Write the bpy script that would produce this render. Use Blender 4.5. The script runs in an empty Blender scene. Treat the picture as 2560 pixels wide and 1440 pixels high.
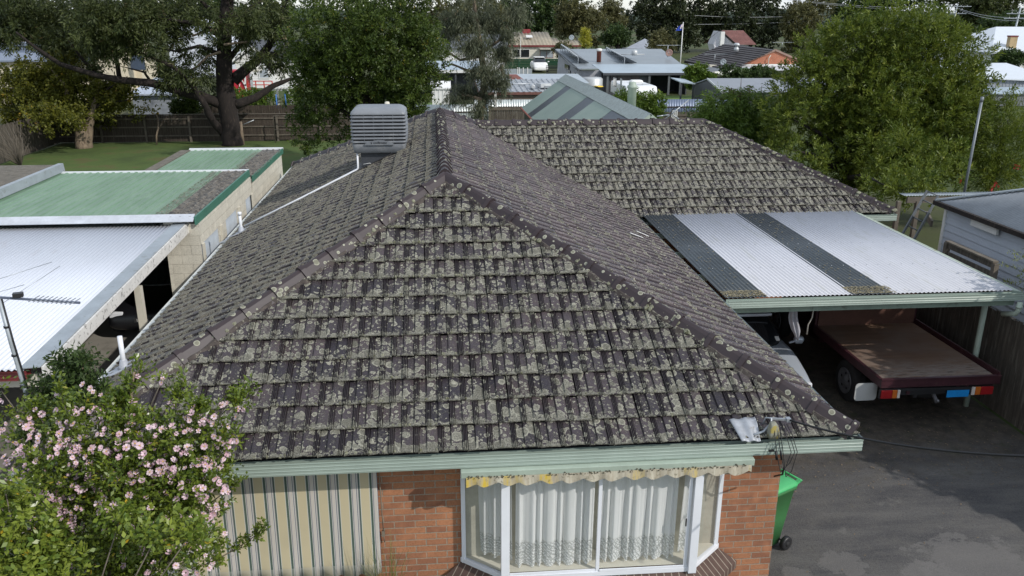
import bpy, bmesh, math, random
import numpy as np
from mathutils import Vector, Matrix
sc = bpy.context.scene
col = sc.collection
rnd = random.Random(7)
R = math.radians
# ------------------------------------------------------------ camera
E_Z = 2.45                      # eave height
CAM = np.array([-0.1406532, -7.8947793, 6.96265295])
YAW, PIT, ROL, FPX = 0.0926549, 0.3199322, 0.0038632, 2075.8
def _rot():
    cy, sy = math.cos(YAW), math.sin(YAW); cp, sp = math.cos(PIT), math.sin(PIT)
    f = np.array([sy*cp, cy*cp, -sp]); r = np.array([cy, -sy, 0.0]); u = np.cross(r, f)
    cr, sr = math.cos(ROL), math.sin(ROL)
    return cr*r+sr*u, -sr*r+cr*u, f
CR, CU, CF = _rot()
def at(px, py, x=None, y=None, z=None):
    """photo pixel + one known world coordinate -> point"""
    d = CF+CR*(px-1280)/FPX-CU*(py-720)/FPX
    if x is not None: t = (x-CAM[0])/d[0]
    elif y is not None: t = (y-CAM[1])/d[1]
    else: t = (z-CAM[2])/d[2]
    return Vector(CAM+d*t)
def mpp(p):                     # metres per photo pixel at a point
    return float((np.array(p)-CAM) @ CF)/FPX
cd = bpy.data.cameras.new('camera'); cam = bpy.data.objects.new('camera', cd); col.objects.link(cam)
cam.matrix_world = Matrix(((CR[0], CU[0], -CF[0], CAM[0]), (CR[1], CU[1], -CF[1], CAM[1]), (CR[2], CU[2], -CF[2], CAM[2]), (0, 0, 0, 1)))
cd.sensor_width = 36; cd.lens = FPX/2560*36; cd.clip_end = 3000; cd.clip_start = .1
sc.camera = cam
# ------------------------------------------------------------ light
SUN = Vector((1.06, -.9, 1.0)).normalized()
w = bpy.data.worlds.new('World'); sc.world = w; w.use_nodes = True
nt = w.node_tree; bg = nt.nodes['Background']
sky = nt.nodes.new('ShaderNodeTexSky'); sky.sky_type = 'NISHITA'; sky.sun_disc = False
sky.sun_elevation = math.asin(SUN.z); sky.sun_rotation = math.atan2(SUN.x, SUN.y)
sky.air_density = 1.0; sky.dust_density = .4; sky.ozone_density = 2.0
tc = nt.nodes.new('ShaderNodeTexCoord'); cn = nt.nodes.new('ShaderNodeTexNoise'); cn.inputs['Scale'].default_value = 2.6; cn.inputs['Detail'].default_value = 6; nt.links.new(tc.outputs['Generated'], cn.inputs['Vector'])
mr = nt.nodes.new('ShaderNodeMapRange'); mr.inputs[1].default_value = .38; mr.inputs[2].default_value = .58; mr.inputs[3].default_value = .35; mr.inputs[4].default_value = .9; nt.links.new(cn.outputs[0], mr.inputs[0])
cm = nt.nodes.new('ShaderNodeMix'); cm.data_type = 'RGBA'; cm.inputs[7].default_value = (4.9, 5.25, 5.7, 1)
nt.links.new(mr.outputs[0], cm.inputs[0]); nt.links.new(sky.outputs[0], cm.inputs[6]); nt.links.new(cm.outputs[2], bg.inputs[0]); bg.inputs[1].default_value = .15
ld = bpy.data.lights.new('sun', 'SUN'); ld.energy = 2.6; ld.angle = R(.6); ld.color = (1, .95, .88)
lo = bpy.data.objects.new('sun', ld); col.objects.link(lo); lo.rotation_euler = SUN.to_track_quat('Z', 'Y').to_euler()
sc.view_settings.view_transform = 'Standard'; sc.view_settings.look = 'None'
sc.view_settings.exposure = 0.25; sc.view_settings.gamma = 1.0
# ------------------------------------------------------------ node helpers
class N:
    def __init__(s, name):
        s.m = bpy.data.materials.new(name); s.m.use_nodes = True
        s.t = s.m.node_tree; s.b = s.t.nodes['Principled BSDF']; s.out = s.t.nodes['Material Output']
    def n(s, kind, **k):
        nd = s.t.nodes.new('ShaderNode'+kind)
        for a, v in k.items(): setattr(nd, a, v)
        return nd
    def L(s, a, b): s.t.links.new(a, b)
    def inp(s, sock, v):
        if hasattr(v, 'is_output') or isinstance(v, bpy.types.NodeSocket): s.L(v, sock)
        else:
            if isinstance(v, (tuple, list)) and len(v) == 3 and sock.type == 'RGBA': v = (*v, 1)
            sock.default_value = v
    def math(s, op, a, b=0.0, clamp=False):
        nd = s.n('Math', operation=op, use_clamp=clamp); s.inp(nd.inputs[0], a); s.inp(nd.inputs[1], b); return nd.outputs[0]
    def mix(s, f, a, b):
        nd = s.n('Mix', data_type='RGBA'); s.inp(nd.inputs[0], f); s.inp(nd.inputs[6], a); s.inp(nd.inputs[7], b); return nd.outputs[2]
    def noise(s, vec, scale, detail=3, rough=.55, dist=0):
        nd = s.n('TexNoise'); s.inp(nd.inputs['Vector'], vec); nd.inputs['Scale'].default_value = scale
        nd.inputs['Detail'].default_value = detail; nd.inputs['Roughness'].default_value = rough; nd.inputs['Distortion'].default_value = dist
        return nd.outputs[0]
    def ramp(s, f, lo, hi):
        nd = s.n('MapRange'); nd.clamp = True; s.inp(nd.inputs[0], f); s.inp(nd.inputs[1], lo); s.inp(nd.inputs[2], hi); return nd.outputs[0]
    def coord(s, kind='Object', scale=None):
        nd = s.n('TexCoord'); o = nd.outputs[kind]
        if scale:
            mp = s.n('Mapping'); s.L(o, mp.inputs[0]); mp.inputs['Scale'].default_value = scale; o = mp.outputs[0]
        return o
    def bump(s, h, strength=.3, dist=.01):
        nd = s.n('Bump'); nd.inputs['Strength'].default_value = strength; nd.inputs['Distance'].default_value = dist
        s.inp(nd.inputs['Height'], h); s.L(nd.outputs[0], s.b.inputs['Normal'])
    def fin(s, colr, rough=.6, metal=0.0, spec=.5):
        s.inp(s.b.inputs['Base Color'], colr); s.inp(s.b.inputs['Roughness'], rough)
        s.b.inputs['Metallic'].default_value = metal; s.b.inputs['Specular IOR Level'].default_value = spec
        return s.m
def c3(c, k): return tuple(min(1, v*k) for v in c)
_mc = {}
def mat(name, c, rough=.6, metal=0.0, var=.18, sc_=2.0, bump=0.0, bs=30.0, dirt=None, dscale=1.5, dth=.58, spec=.5, stretch=(1, 1, 1)):
    if name in _mc: return _mc[name]
    s = N(name); v = s.coord('Object', stretch)
    n1 = s.noise(v, sc_, 5, .6)
    cc = s.mix(s.ramp(n1, .3, .7), c3(c, 1-var), c3(c, 1+var))
    n2 = s.noise(v, sc_*9, 3, .6)
    cc = s.mix(s.math('MULTIPLY', s.ramp(n2, .35, .75), var*1.3, True), cc, c3(c, .55))
    if dirt:
        n3 = s.noise(v, dscale, 6, .65)
        cc = s.mix(s.math('MULTIPLY', s.ramp(n3, dth, dth+.08), .85), cc, dirt)
    if bump: s.bump(s.noise(v, bs, 4, .6), bump, .01)
    _mc[name] = s.fin(cc, rough, metal, spec); return s.m
# ------------------------------------------------------------ mesh builder
class MB:
    def __init__(s): s.v = []; s.f = []; s.sm = []
    def add(s, vs, fs, smooth=False):
        o = len(s.v); s.v += [tuple(p) for p in vs]; s.f += [tuple(i+o for i in f) for f in fs]; s.sm += [smooth]*len(fs); return s
    def box(s, x0, y0, z0, x1, y1, z1):
        x0, x1 = min(x0, x1), max(x0, x1); y0, y1 = min(y0, y1), max(y0, y1); z0, z1 = min(z0, z1), max(z0, z1)
        return s.add([(x0, y0, z0), (x1, y0, z0), (x1, y1, z0), (x0, y1, z0), (x0, y0, z1), (x1, y0, z1), (x1, y1, z1), (x0, y1, z1)],
                     [(0, 3, 2, 1), (4, 5, 6, 7), (0, 1, 5, 4), (1, 2, 6, 5), (2, 3, 7, 6), (3, 0, 4, 7)])
    def obox(s, c, size, M=None, rz=0, rx=0, ry=0):
        m = M or (Matrix.Rotation(rz, 3, 'Z') @ Matrix.Rotation(ry, 3, 'Y') @ Matrix.Rotation(rx, 3, 'X')); c = Vector(c)
        hx, hy, hz = [a/2 for a in size]
        vs = [c+m @ Vector(p) for p in ((-hx, -hy, -hz), (hx, -hy, -hz), (hx, hy, -hz), (-hx, hy, -hz), (-hx, -hy, hz), (hx, -hy, hz), (hx, hy, hz), (-hx, hy, hz))]
        return s.add(vs, [(0, 3, 2, 1), (4, 5, 6, 7), (0, 1, 5, 4), (1, 2, 6, 5), (2, 3, 7, 6), (3, 0, 4, 7)])
    def prism(s, pts, ext):
        n = len(pts); ext = Vector(ext); a = [Vector(p) for p in pts]; b = [p+ext for p in a]
        nrm = Vector((0, 0, 0))
        for i in range(n): nrm += a[i].cross(a[(i+1) % n])
        if nrm.dot(ext) > 0: a, b = b, a
        return s.add(a+b, [tuple(range(n)), tuple(range(2*n-1, n-1, -1))]+[(i, n+i, n+(i+1) % n, (i+1) % n) for i in range(n)])
    def bar(s, p, q, wdt, h=None, up=(0, 0, 1)):
        p, q = Vector(p), Vector(q); d = (q-p); L = d.length; d.normalize(); up = Vector(up)
        if abs(d.dot(up)) > .97: up = Vector((0, 1, 0))
        a = d.cross(up).normalized(); b = a.cross(d)
        M = Matrix((d, a, b)).transposed()
        return s.obox((p+q)/2, (L, wdt, h or wdt), M)
    def tube(s, pts, rad, n=8, cap=True, smooth=True):
        pts = [Vector(p) for p in pts]
        if not isinstance(rad, (list, tuple)): rad = [rad]*len(pts)
        vs = []; a = None
        for i, p in enumerate(pts):
            d = (pts[min(i+1, len(pts)-1)]-pts[max(i-1, 0)]).normalized()
            if a is None: a = d.orthogonal().normalized()
            else: a = (a-d*a.dot(d)); a = a.normalized() if a.length > 1e-5 else d.orthogonal().normalized()
            b = d.cross(a)
            vs += [p+(a*math.cos(t)+b*math.sin(t))*rad[i] for t in [2*math.pi*k/n for k in range(n)]]
        fs = [(i*n+k, i*n+(k+1) % n, (i+1)*n+(k+1) % n, (i+1)*n+k) for i in range(len(pts)-1) for k in range(n)]
        if cap: fs += [tuple(range(n-1, -1, -1)), tuple(range((len(pts)-1)*n, len(pts)*n))]
        return s.add(vs, fs, smooth)
    def lathe(s, prof, c=(0, 0, 0), ax='Z', n=20, smooth=True):
        c = Vector(c); vs = []
        for r, h in prof:
            for k in range(n):
                t = 2*math.pi*k/n; x, y = r*math.cos(t), r*math.sin(t)
                vs.append(c+Vector({'Z': (x, y, h), 'X': (h, x, y), 'Y': (y, h, x)}[ax]))
        m = len(prof)
        fs = [(i*n+k, i*n+(k+1) % n, (i+1)*n+(k+1) % n, (i+1)*n+k) for i in range(m-1) for k in range(n)]
        fs += [tuple(range(n-1, -1, -1)), tuple(range((m-1)*n, m*n))]
        return s.add(vs, fs, smooth)
    def loft(s, secs, n=24, smooth=True):
        """secs: list of (cx,cy,z,hx,hy,r) rounded rectangles"""
        vs = []
        for cx, cy, z, hx, hy, r in secs:
            q = n//4
            for k in range(4):
                ox, oy = ((1, 1), (-1, 1), (-1, -1), (1, -1))[k]
                for j in range(q):
                    t = math.pi/2*(k+j/(q-1))
                    vs.append((cx+ox*(hx-r)+r*math.cos(t), cy+oy*(hy-r)+r*math.sin(t), z))
        n = (n//4)*4; m = len(secs)
        fs = [(i*n+k, i*n+(k+1) % n, (i+1)*n+(k+1) % n, (i+1)*n+k) for i in range(m-1) for k in range(n)]
        fs += [tuple(range(n-1, -1, -1)), tuple(range((m-1)*n, m*n))]
        return s.add(vs, fs, smooth)
    def corr(s, o, u, v, pitch=.076, amp=.009, trap=False, seg=6, thick=0.004):
        """corrugated sheet, corner o, across vector u, along vector v"""
        o, u, v = Vector(o), Vector(u), Vector(v); W = u.length; ud = u/W; nrm = u.cross(v).normalized()
        if nrm.z < 0 or (abs(nrm.z) < .2 and nrm.y > 0): nrm = -nrm
        prof = []
        if trap:
            k = 0.0
            while k < W:
                for f, h in ((0, 0), (.62, 0), (.7, 1), (.9, 1), (.98, 0)):
                    if k+f*pitch <= W: prof.append((k+f*pitch, h*amp))
                k += pitch
            prof.append((W, 0))
        else:
            nn = max(2, int(W/pitch*seg)); prof = [(W*i/nn, amp*math.sin(2*math.pi*W*i/nn/pitch)) for i in range(nn+1)]
        n = len(prof)
        a = [o+ud*x+nrm*h for x, h in prof]; b = [p+v for p in a]
        c = [p-nrm*thick for p in a]; d = [p-nrm*thick for p in b]
        fs = [(i, i+1, n+i+1, n+i) for i in range(n-1)]+[(2*n+i, 3*n+i, 3*n+i+1, 2*n+i+1) for i in range(n-1)]
        fs += [(i, 2*n+i, 2*n+i+1, i+1) for i in range(n-1)]+[(n+i, n+i+1, 3*n+i+1, 3*n+i) for i in range(n-1)]
        return s.add(a+b+c+d, fs, not trap)
    def build(s, name, m, parent=None, label=None, stuff=False, bevel=0):
        me = bpy.data.meshes.new(name); me.from_pydata(s.v, [], s.f)
        me.polygons.foreach_set('use_smooth', s.sm)
        uv = me.uv_layers.new(name='UVMap')
        P = np.array(s.v, dtype=np.float64).reshape(-1, 3)
        li = np.empty(len(me.loops), dtype=np.int32); me.loops.foreach_get('vertex_index', li)
        nm = np.empty(len(me.polygons)*3); me.polygons.foreach_get('normal', nm); nm = np.abs(nm.reshape(-1, 3))
        lt = np.empty(len(me.polygons), dtype=np.int32); me.polygons.foreach_get('loop_total', lt)
        ax = np.repeat(np.argmax(nm, axis=1), lt); Q = P[li]
        U = np.where(ax == 0, Q[:, 1], Q[:, 0]); V = np.where(ax == 2, Q[:, 1], Q[:, 2])
        uv.data.foreach_set('uv', np.stack([U, V], 1).astype(np.float32).ravel())
        me.materials.append(m); o = bpy.data.objects.new(name, me); col.objects.link(o)
        if parent is not None: link(o, parent)
        if label: o['label'] = label
        if stuff: o['kind'] = 'stuff'
        if bevel:
            bm_ = o.modifiers.new('bevel', 'BEVEL'); bm_.width = bevel; bm_.segments = 2; bm_.limit_method = 'ANGLE'
        return o
def link(o, parent):
    o.parent = parent
    top = parent
    while top.parent is not None: top = top.parent
    if parent is top: o.matrix_parent_inverse = top.matrix_basis.inverted()
def tag(o, label, cat, group=None):
    o['label'] = label; o['category'] = cat
    if group: o['group'] = group
    return o
def thing(name, label, cat, loc=(0, 0, 0), group=None):
    o = bpy.data.objects.new(name, None); col.objects.link(o); o.location = loc; o.empty_display_size = .3
    return tag(o, label, cat, group)
def struct(o): o['kind'] = 'structure'; return o
# ------------------------------------------------------------ materials
def tile_mat(name, cover, edge=.25, warm=1.0, ringk=1.0, lum=1.0, bk=1.0, rg=.42):
    s = N(name); v = s.coord('Object'); uvn = s.n('UVMap'); sep = s.n('SeparateXYZ'); s.L(uvn.outputs[0], sep.inputs[0]); U, V = sep.outputs[0], sep.outputs[1]
    at_ = s.n('Attribute', attribute_name='rnd'); rv = at_.outputs['Fac']
    base = s.mix(rv, c3((.024, .020, .027), bk), c3((.072, .056, .062), bk))
    base = s.mix(s.math('MULTIPLY', s.ramp(s.noise(v, 2.3, 3), .55, .7), .35), base, (.085, .05, .042))
    n0 = s.noise(v, 45, 3); base = s.mix(s.math('MULTIPLY', s.ramp(n0, .55, .8), .3), base, (.13, .12, .1))
    rib = s.math('MAXIMUM', s.math('LESS_THAN', U, .205), s.math('MULTIPLY', s.math('GREATER_THAN', U, .495), s.math('MULTIPLY', s.math('LESS_THAN', U, .54), .8)))  # dark rib grooves, plus shade painted along the step of the roll
    base = s.mix(s.math('MULTIPLY', rib, .55), base, c3((.017, .011, .011), bk))
    patch = s.ramp(s.noise(v, .8, 3, .6), .3, .7)
    pt = s.ramp(s.noise(v, 3.1, 2, .5), .3, .7)
    low = s.ramp(V, .45, 0.0)
    cov = s.math('ADD', s.math('ADD', cover, s.math('MULTIPLY', s.math('ADD', s.math('MULTIPLY', patch, .5), s.math('MULTIPLY', pt, .5)), .34)), s.math('SUBTRACT', s.math('ADD', s.math('MULTIPLY', low, edge), s.math('MULTIPLY', rv, .12)), s.math('MULTIPLY', s.math('MULTIPLY', rib, s.math('SUBTRACT', 1.0, low)), .20)))
    wv = s.n('VectorMath', operation='ADD'); s.L(v, wv.inputs[0])
    wn = s.n('TexNoise'); wn.inputs['Scale'].default_value = 26; wn.inputs['Detail'].default_value = 2; s.L(v, wn.inputs['Vector'])
    sc1 = s.n('VectorMath', operation='SCALE'); s.L(wn.outputs['Color'], sc1.inputs[0]); sc1.inputs['Scale'].default_value = .035; s.L(sc1.outputs[0], wv.inputs[1])
    col_ = base; hmax = None
    grain = s.ramp(s.math('ADD', s.math('MULTIPLY', s.noise(v, 62, 4, .8), .7), s.math('MULTIPLY', s.noise(v, 150, 2, .7), .3)), .36, .64)
    for k, (scl, rmin, rmax, off) in enumerate(((24, .12, .62, -.34), (11, .14, .74, -.34), (7, .18, .74, -.48))):
        vo = s.n('TexVoronoi'); vo.inputs['Scale'].default_value = scl; s.L(wv.outputs[0], vo.inputs['Vector'])
        sp = s.n('SeparateColor'); s.L(vo.outputs['Color'], sp.inputs[0])
        on = s.math('LESS_THAN', sp.outputs[0], s.math('ADD', cov, off+.22))
        rad = s.math('ADD', rmin, s.math('MULTIPLY', s.math('MULTIPLY', sp.outputs[1], s.math('ADD', cov, .35)), rmax-rmin))
        d = s.math('SUBTRACT', rad, vo.outputs['Distance'])
        msk = s.math('MULTIPLY', s.ramp(d, 0, .03), on)
        ring = s.math('MULTIPLY', s.ramp(d, .16 if k else .22, .02), msk)
        inner = s.mix(grain, (.085*warm*lum, .083*lum, .063*lum), (.68*warm*lum, .66*lum, .54*lum))
        inner = s.mix(s.math('MULTIPLY', sp.outputs[2], .55), inner, (.15*lum, .145*lum, .115*lum))
        lc = s.mix(s.math('MULTIPLY', ring, .85*ringk), inner, (.82*lum, .80*lum, .64*lum))
        col_ = s.mix(msk, col_, lc)
        hh = s.math('MULTIPLY', msk, s.math('ADD', .5, s.math('MULTIPLY', grain, .8)))
        hmax = hh if hmax is None else s.math('MAXIMUM', hmax, hh)
    # crust that grows along the lower lips
    cr = s.math('MULTIPLY', s.ramp(s.math('ADD', s.noise(v, 30, 4, .75), s.math('MULTIPLY', cov, .26)), .66, .73), s.math('ADD', .25, s.math('MULTIPLY', s.ramp(V, .3, 0), .75)))
    crc = s.mix(grain, (.055*lum, .052*lum, .040*lum), (.56*lum, .545*lum, .455*lum))
    col_ = s.mix(cr, col_, crc)
    hmax = s.math('MAXIMUM', hmax, cr)
    s.bump(s.math('ADD', hmax, s.math('MULTIPLY', grain, s.math('ADD', .1, hmax))), .9, .018)
    return s.fin(col_, s.math('ADD', rg, s.math('MULTIPLY', hmax, .9-rg), True), 0, .45)
M_TF = tile_mat('tiles_front', .35)
M_TL = tile_mat('tiles_left', .60, .1, 1.06, .6, .82)
M_TR = tile_mat('tiles_right', .21, .16, 1.0, .95, 1.0, 2.0, .36)  # base colour lightened to paint in the sheen on this slope
M_TW = tile_mat('tiles_wing', .50, .15, 1.04, .95, 1.0)
def ridge_mat():
    s = N('ridge_cap'); v = s.coord('Object')
    b = s.mix(s.noise(v, 3, 3), (.022, .016, .019), (.045, .031, .033))
    vo = s.n('TexVoronoi'); vo.inputs['Scale'].default_value = 12; s.L(v, vo.inputs['Vector'])
    sp = s.n('SeparateColor'); s.L(vo.outputs['Color'], sp.inputs[0])
    on = s.math('LESS_THAN', sp.outputs[0], .55)
    d = s.math('SUBTRACT', s.math('MULTIPLY', sp.outputs[1], .58), vo.outputs['Distance'])
    msk = s.math('MULTIPLY', s.ramp(d, 0, .04), on)
    g = s.noise(v, 130, 3, .7)
    lc = s.mix(s.ramp(d, .2, .03), s.mix(g, (.1, .1, .07), (.28, .27, .2)), (.42, .42, .33))
    s.bump(s.math('MULTIPLY', msk, g), .7, .012)
    return s.fin(s.mix(msk, b, lc), .5, 0, .45)
M_RC = ridge_mat()
M_LI = mat('lichen', (.25, .25, .18), .95, var=.35, sc_=25, bump=.8, bs=120, dirt=(.10, .10, .05), dscale=20, dth=.5)
def brick_mat(name, c1, c2, mort, bw=.24, bh=.086, vert=False, msz=.008):
    s = N(name); uvn = s.n('UVMap'); mp = s.n('Mapping'); s.L(uvn.outputs[0], mp.inputs[0])
    if vert: mp.inputs['Rotation'].default_value = (0, 0, R(90))
    b = s.n('TexBrick'); s.L(mp.outputs[0], b.inputs['Vector'])
    b.inputs['Scale'].default_value = 1; b.inputs['Brick Width'].default_value = bw; b.inputs['Row Height'].default_value = bh
    b.inputs['Mortar Size'].default_value = msz; b.inputs['Mortar Smooth'].default_value = .3; b.inputs['Bias'].default_value = -.1
    b.inputs['Color1'].default_value = (*c1, 1); b.inputs['Color2'].default_value = (*c2, 1); b.inputs['Mortar'].default_value = (*mort, 1)
    v = s.coord('Object'); n1 = s.noise(v, 1.3, 4); n2 = s.noise(v, 40, 4, .7)
    cc = s.mix(s.math('MULTIPLY', s.ramp(n1, .45, .75), .3), b.outputs[0], c3(c2, .5))
    cc = s.mix(s.math('MULTIPLY', s.ramp(n2, .45, .68), .55), cc, c3(c1, .42)); cc = s.mix(s.math('MULTIPLY', s.ramp(s.noise(v, 5, 3, .6), .5, .68), .35), cc, c3(c1, 1.3))
    s.bump(s.math('ADD', s.math('MULTIPLY', b.outputs['Fac'], -1.0), s.math('MULTIPLY', n2, .35)), .6, .006)
    return s.fin(cc, .85, 0, .3)
M_BR = brick_mat('orange_brick', (.41, .185, .095), (.24, .105, .065), (.30, .265, .21))
M_BRS = brick_mat('brown_sill_brick', (.10, .062, .05), (.075, .05, .045), (.33, .29, .24), bw=3, bh=.086, msz=.012, vert=True)
M_BRO = brick_mat('bright_orange_brick', (.5, .14, .06), (.42, .12, .05), (.4, .3, .24), msz=.016)
M_BLK = brick_mat('cream_block', (.66, .63, .54), (.62, .59, .50), (.54, .51, .43), bw=.4, bh=.2)
M_GUT = mat('pale_green_gutter', (.30, .365, .32), .38, var=.1, sc_=1.2, dirt=(.2, .22, .16), dscale=7, dth=.66, bump=.03)
M_GUTI = mat('gutter_inside', (.12, .15, .16), .55, var=.25, sc_=4, dirt=(.1, .09, .06), dscale=5)
M_GUTL = mat('pale_grey_gutter', (.56, .58, .56), .5, var=.15, sc_=3, dirt=(.25, .26, .2), dscale=6)
M_GRN = mat('pale_green_paint', (.36, .43, .36), .5, var=.12, sc_=3)
M_WH = mat('white_aluminium', (.72, .74, .78), .35, var=.05, dirt=(.4, .42, .42), dscale=8, dth=.7)
M_WP = mat('white_paint', (.72, .72, .70), .5, var=.08, dirt=(.45, .44, .4), dscale=4, dth=.66)
M_PVC = mat('white_plastic', (.74, .76, .8), .35, var=.06, dirt=(.5, .5, .48), dscale=9, dth=.66)
M_ZN = mat('galvanised', (.42, .45, .48), .42, .55, var=.2, sc_=5, dirt=(.3, .3, .28), dscale=6)
M_LEAD = mat('lead_flashing', (.42, .44, .48), .6, .2, var=.2, sc_=6, bump=.3, bs=15)
M_CW = mat('carport_sheet_pale', (.52, .53, .57), .5, .0, var=.06, sc_=.8, dirt=(.46, .47, .48), dscale=1.6, dth=.55, stretch=(3, .4, 1))
M_CD = mat('carport_sheet_dark', (.055, .068, .078), .45, .1, var=.2, sc_=2, dirt=(.14, .14, .12), dscale=16, dth=.70)
M_NW = mat('neighbour_zinc', (.60, .63, .69), .45, .0, var=.05, sc_=1, dirt=(.55, .56, .6), dscale=2, dth=.62, stretch=(1, .3, 1))
M_TRIM = mat('galvanised_trim', (.36, .4, .43), .5, .3, var=.12, sc_=3, dirt=(.26, .28, .28), dscale=5)
M_FLK = mat('flaking_white', (.7, .69, .66), .7, var=.1, dirt=(.22, .21, .2), dscale=14, dth=.56)
M_RED = mat('dark_red_paint', (.16, .025, .025), .45, var=.15)
M_GSH = mat('green_sheet', (.165, .27, .175), .42, .1, var=.14, sc_=.7, dirt=(.19, .29, .20), dscale=1.3, dth=.5, stretch=(2.5, .6, 1))
M_GSHD = mat('green_sheet_in_litter', (.075, .075, .072), .8, 0, var=.5, sc_=4, dirt=(.23, .21, .18), dscale=9, dth=.46, bump=.6, bs=40)
M_DGR = mat('dark_green_trim', (.05, .17, .12), .45, var=.12)
M_GRV = mat('gravelled_roof', (.14, .125, .10), .95, var=.3, sc_=6, bump=.6, bs=60, dirt=(.3, .28, .24), dscale=25, dth=.6)
M_FRO = mat('frosted_glass', (.36, .40, .44), .3, var=.12, sc_=3)
M_BLKM = mat('black_void', (.006, .006, .008), .9, var=.2)
M_BLP = mat('black_plastic', (.02, .02, .022), .45, var=.2)
M_RUB = mat('tyre_rubber', (.018, .018, .019), .85, var=.3, sc_=12)
M_RIM = mat('dull_steel', (.16, .16, .17), .5, .5, var=.2, sc_=8)
M_MAR = mat('maroon_paint', (.05, .016, .022), .42, var=.3, sc_=5, dirt=(.1, .06, .05), dscale=8, dth=.6)
M_COOL = mat('cooler_grey', (.155, .168, .185), .5, var=.1, sc_=5, dirt=(.20, .21, .22), dscale=4, dth=.55)
M_COOLD = mat('cooler_pad', (.02, .02, .024), .9, var=.3)
M_WHBIN = mat('bin_green', (.045, .17, .055), .45, var=.06)
M_LIDG = mat('lid_green', (.07, .42, .15), .38, var=.06)
M_YEL = mat('bin_lid_yellow', (.75, .52, .03), .4, var=.05)
M_FEN = mat('weathered_paling', (.085, .072, .058), .9, var=.4, sc_=2.2, bump=.4, bs=30, stretch=(6, 6, .5), dirt=(.15, .135, .11), dscale=3, dth=.52)
M_FEND = mat('dark_paling', (.055, .042, .032), .9, var=.4, sc_=2.2, bump=.4, bs=30, stretch=(6, 6, .5), dirt=(.10, .08, .06), dscale=3, dth=.55)
M_RAIL = mat('grey_timber', (.14, .12, .095), .9, var=.35, sc_=4)
M_WB = mat('shaded_white_weatherboard', (.46, .5, .56), .5, var=.07, sc_=1.5, dirt=(.35, .36, .38), dscale=5, dth=.68)  # white boards, with their bluish shade put into the colour
M_DKG = mat('dark_grey_sheet', (.13, .14, .15), .5, .2, var=.15, sc_=1, dirt=(.3, .31, .3), dscale=5, dth=.68)
M_CRM = mat('cream_boards', (.6, .57, .48), .6, var=.06)
M_WBD = mat('white_boards', (.74, .74, .73), .6, var=.05)
M_BLU = mat('blue_grey_sheet', (.38, .45, .50), .42, .2, var=.07, sc_=.5)
M_GRY = mat('mid_grey_sheet', (.24, .27, .29), .45, .15, var=.1, sc_=.5)
M_GWL = mat('grey_wall', (.17, .18, .20), .6, var=.1)
M_DWL = mat('charcoal_wall', (.06, .065, .075), .6, var=.12)
M_CLR = mat('pale_zinc', (.5, .52, .53), .45, .3, var=.12, sc_=.8, dirt=(.38, .3, .26), dscale=.9, dth=.62)
M_BRN = mat('brown_sheet', (.17, .135, .105), .7, var=.15)
M_RUST = mat('rust', (.2, .06, .04), .8, var=.3)
M_TRF = mat('weathered_beige_sheet', (.33, .29, .22), .7, var=.2, sc_=.6, dirt=(.24, .18, .13), dscale=1, dth=.55)
M_DT = mat('dark_tile', (.05, .045, .047), .6, var=.25, sc_=1.2)
M_RT = mat('red_tile', (.19, .085, .075), .7, var=.25, sc_=1.2)
M_GLS = mat('dark_glass', (.015, .018, .022), .08, var=.1, spec=.8)
M_BARK = mat('dark_bark', (.019, .014, .012), .95, var=.45, sc_=3, bump=.9, bs=14, stretch=(3, 3, .5), dirt=(.06, .045, .035), dscale=5, dth=.58)
M_BARKP = mat('pale_bark', (.22, .17, .12), .9, var=.35, sc_=3, bump=.5, bs=14, stretch=(3, 3, .6), dirt=(.1, .07, .05), dscale=4, dth=.55)
M_BARKW = mat('white_bark', (.5, .47, .4), .8, var=.3, sc_=5)
M_TAR = mat('wire_black', (.012, .012, .013), .5)
M_CON = mat('concrete', (.24, .225, .195), .9, var=.14, sc_=.7, bump=.3, bs=60, dirt=(.15, .14, .12), dscale=1.1, dth=.55)
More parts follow.
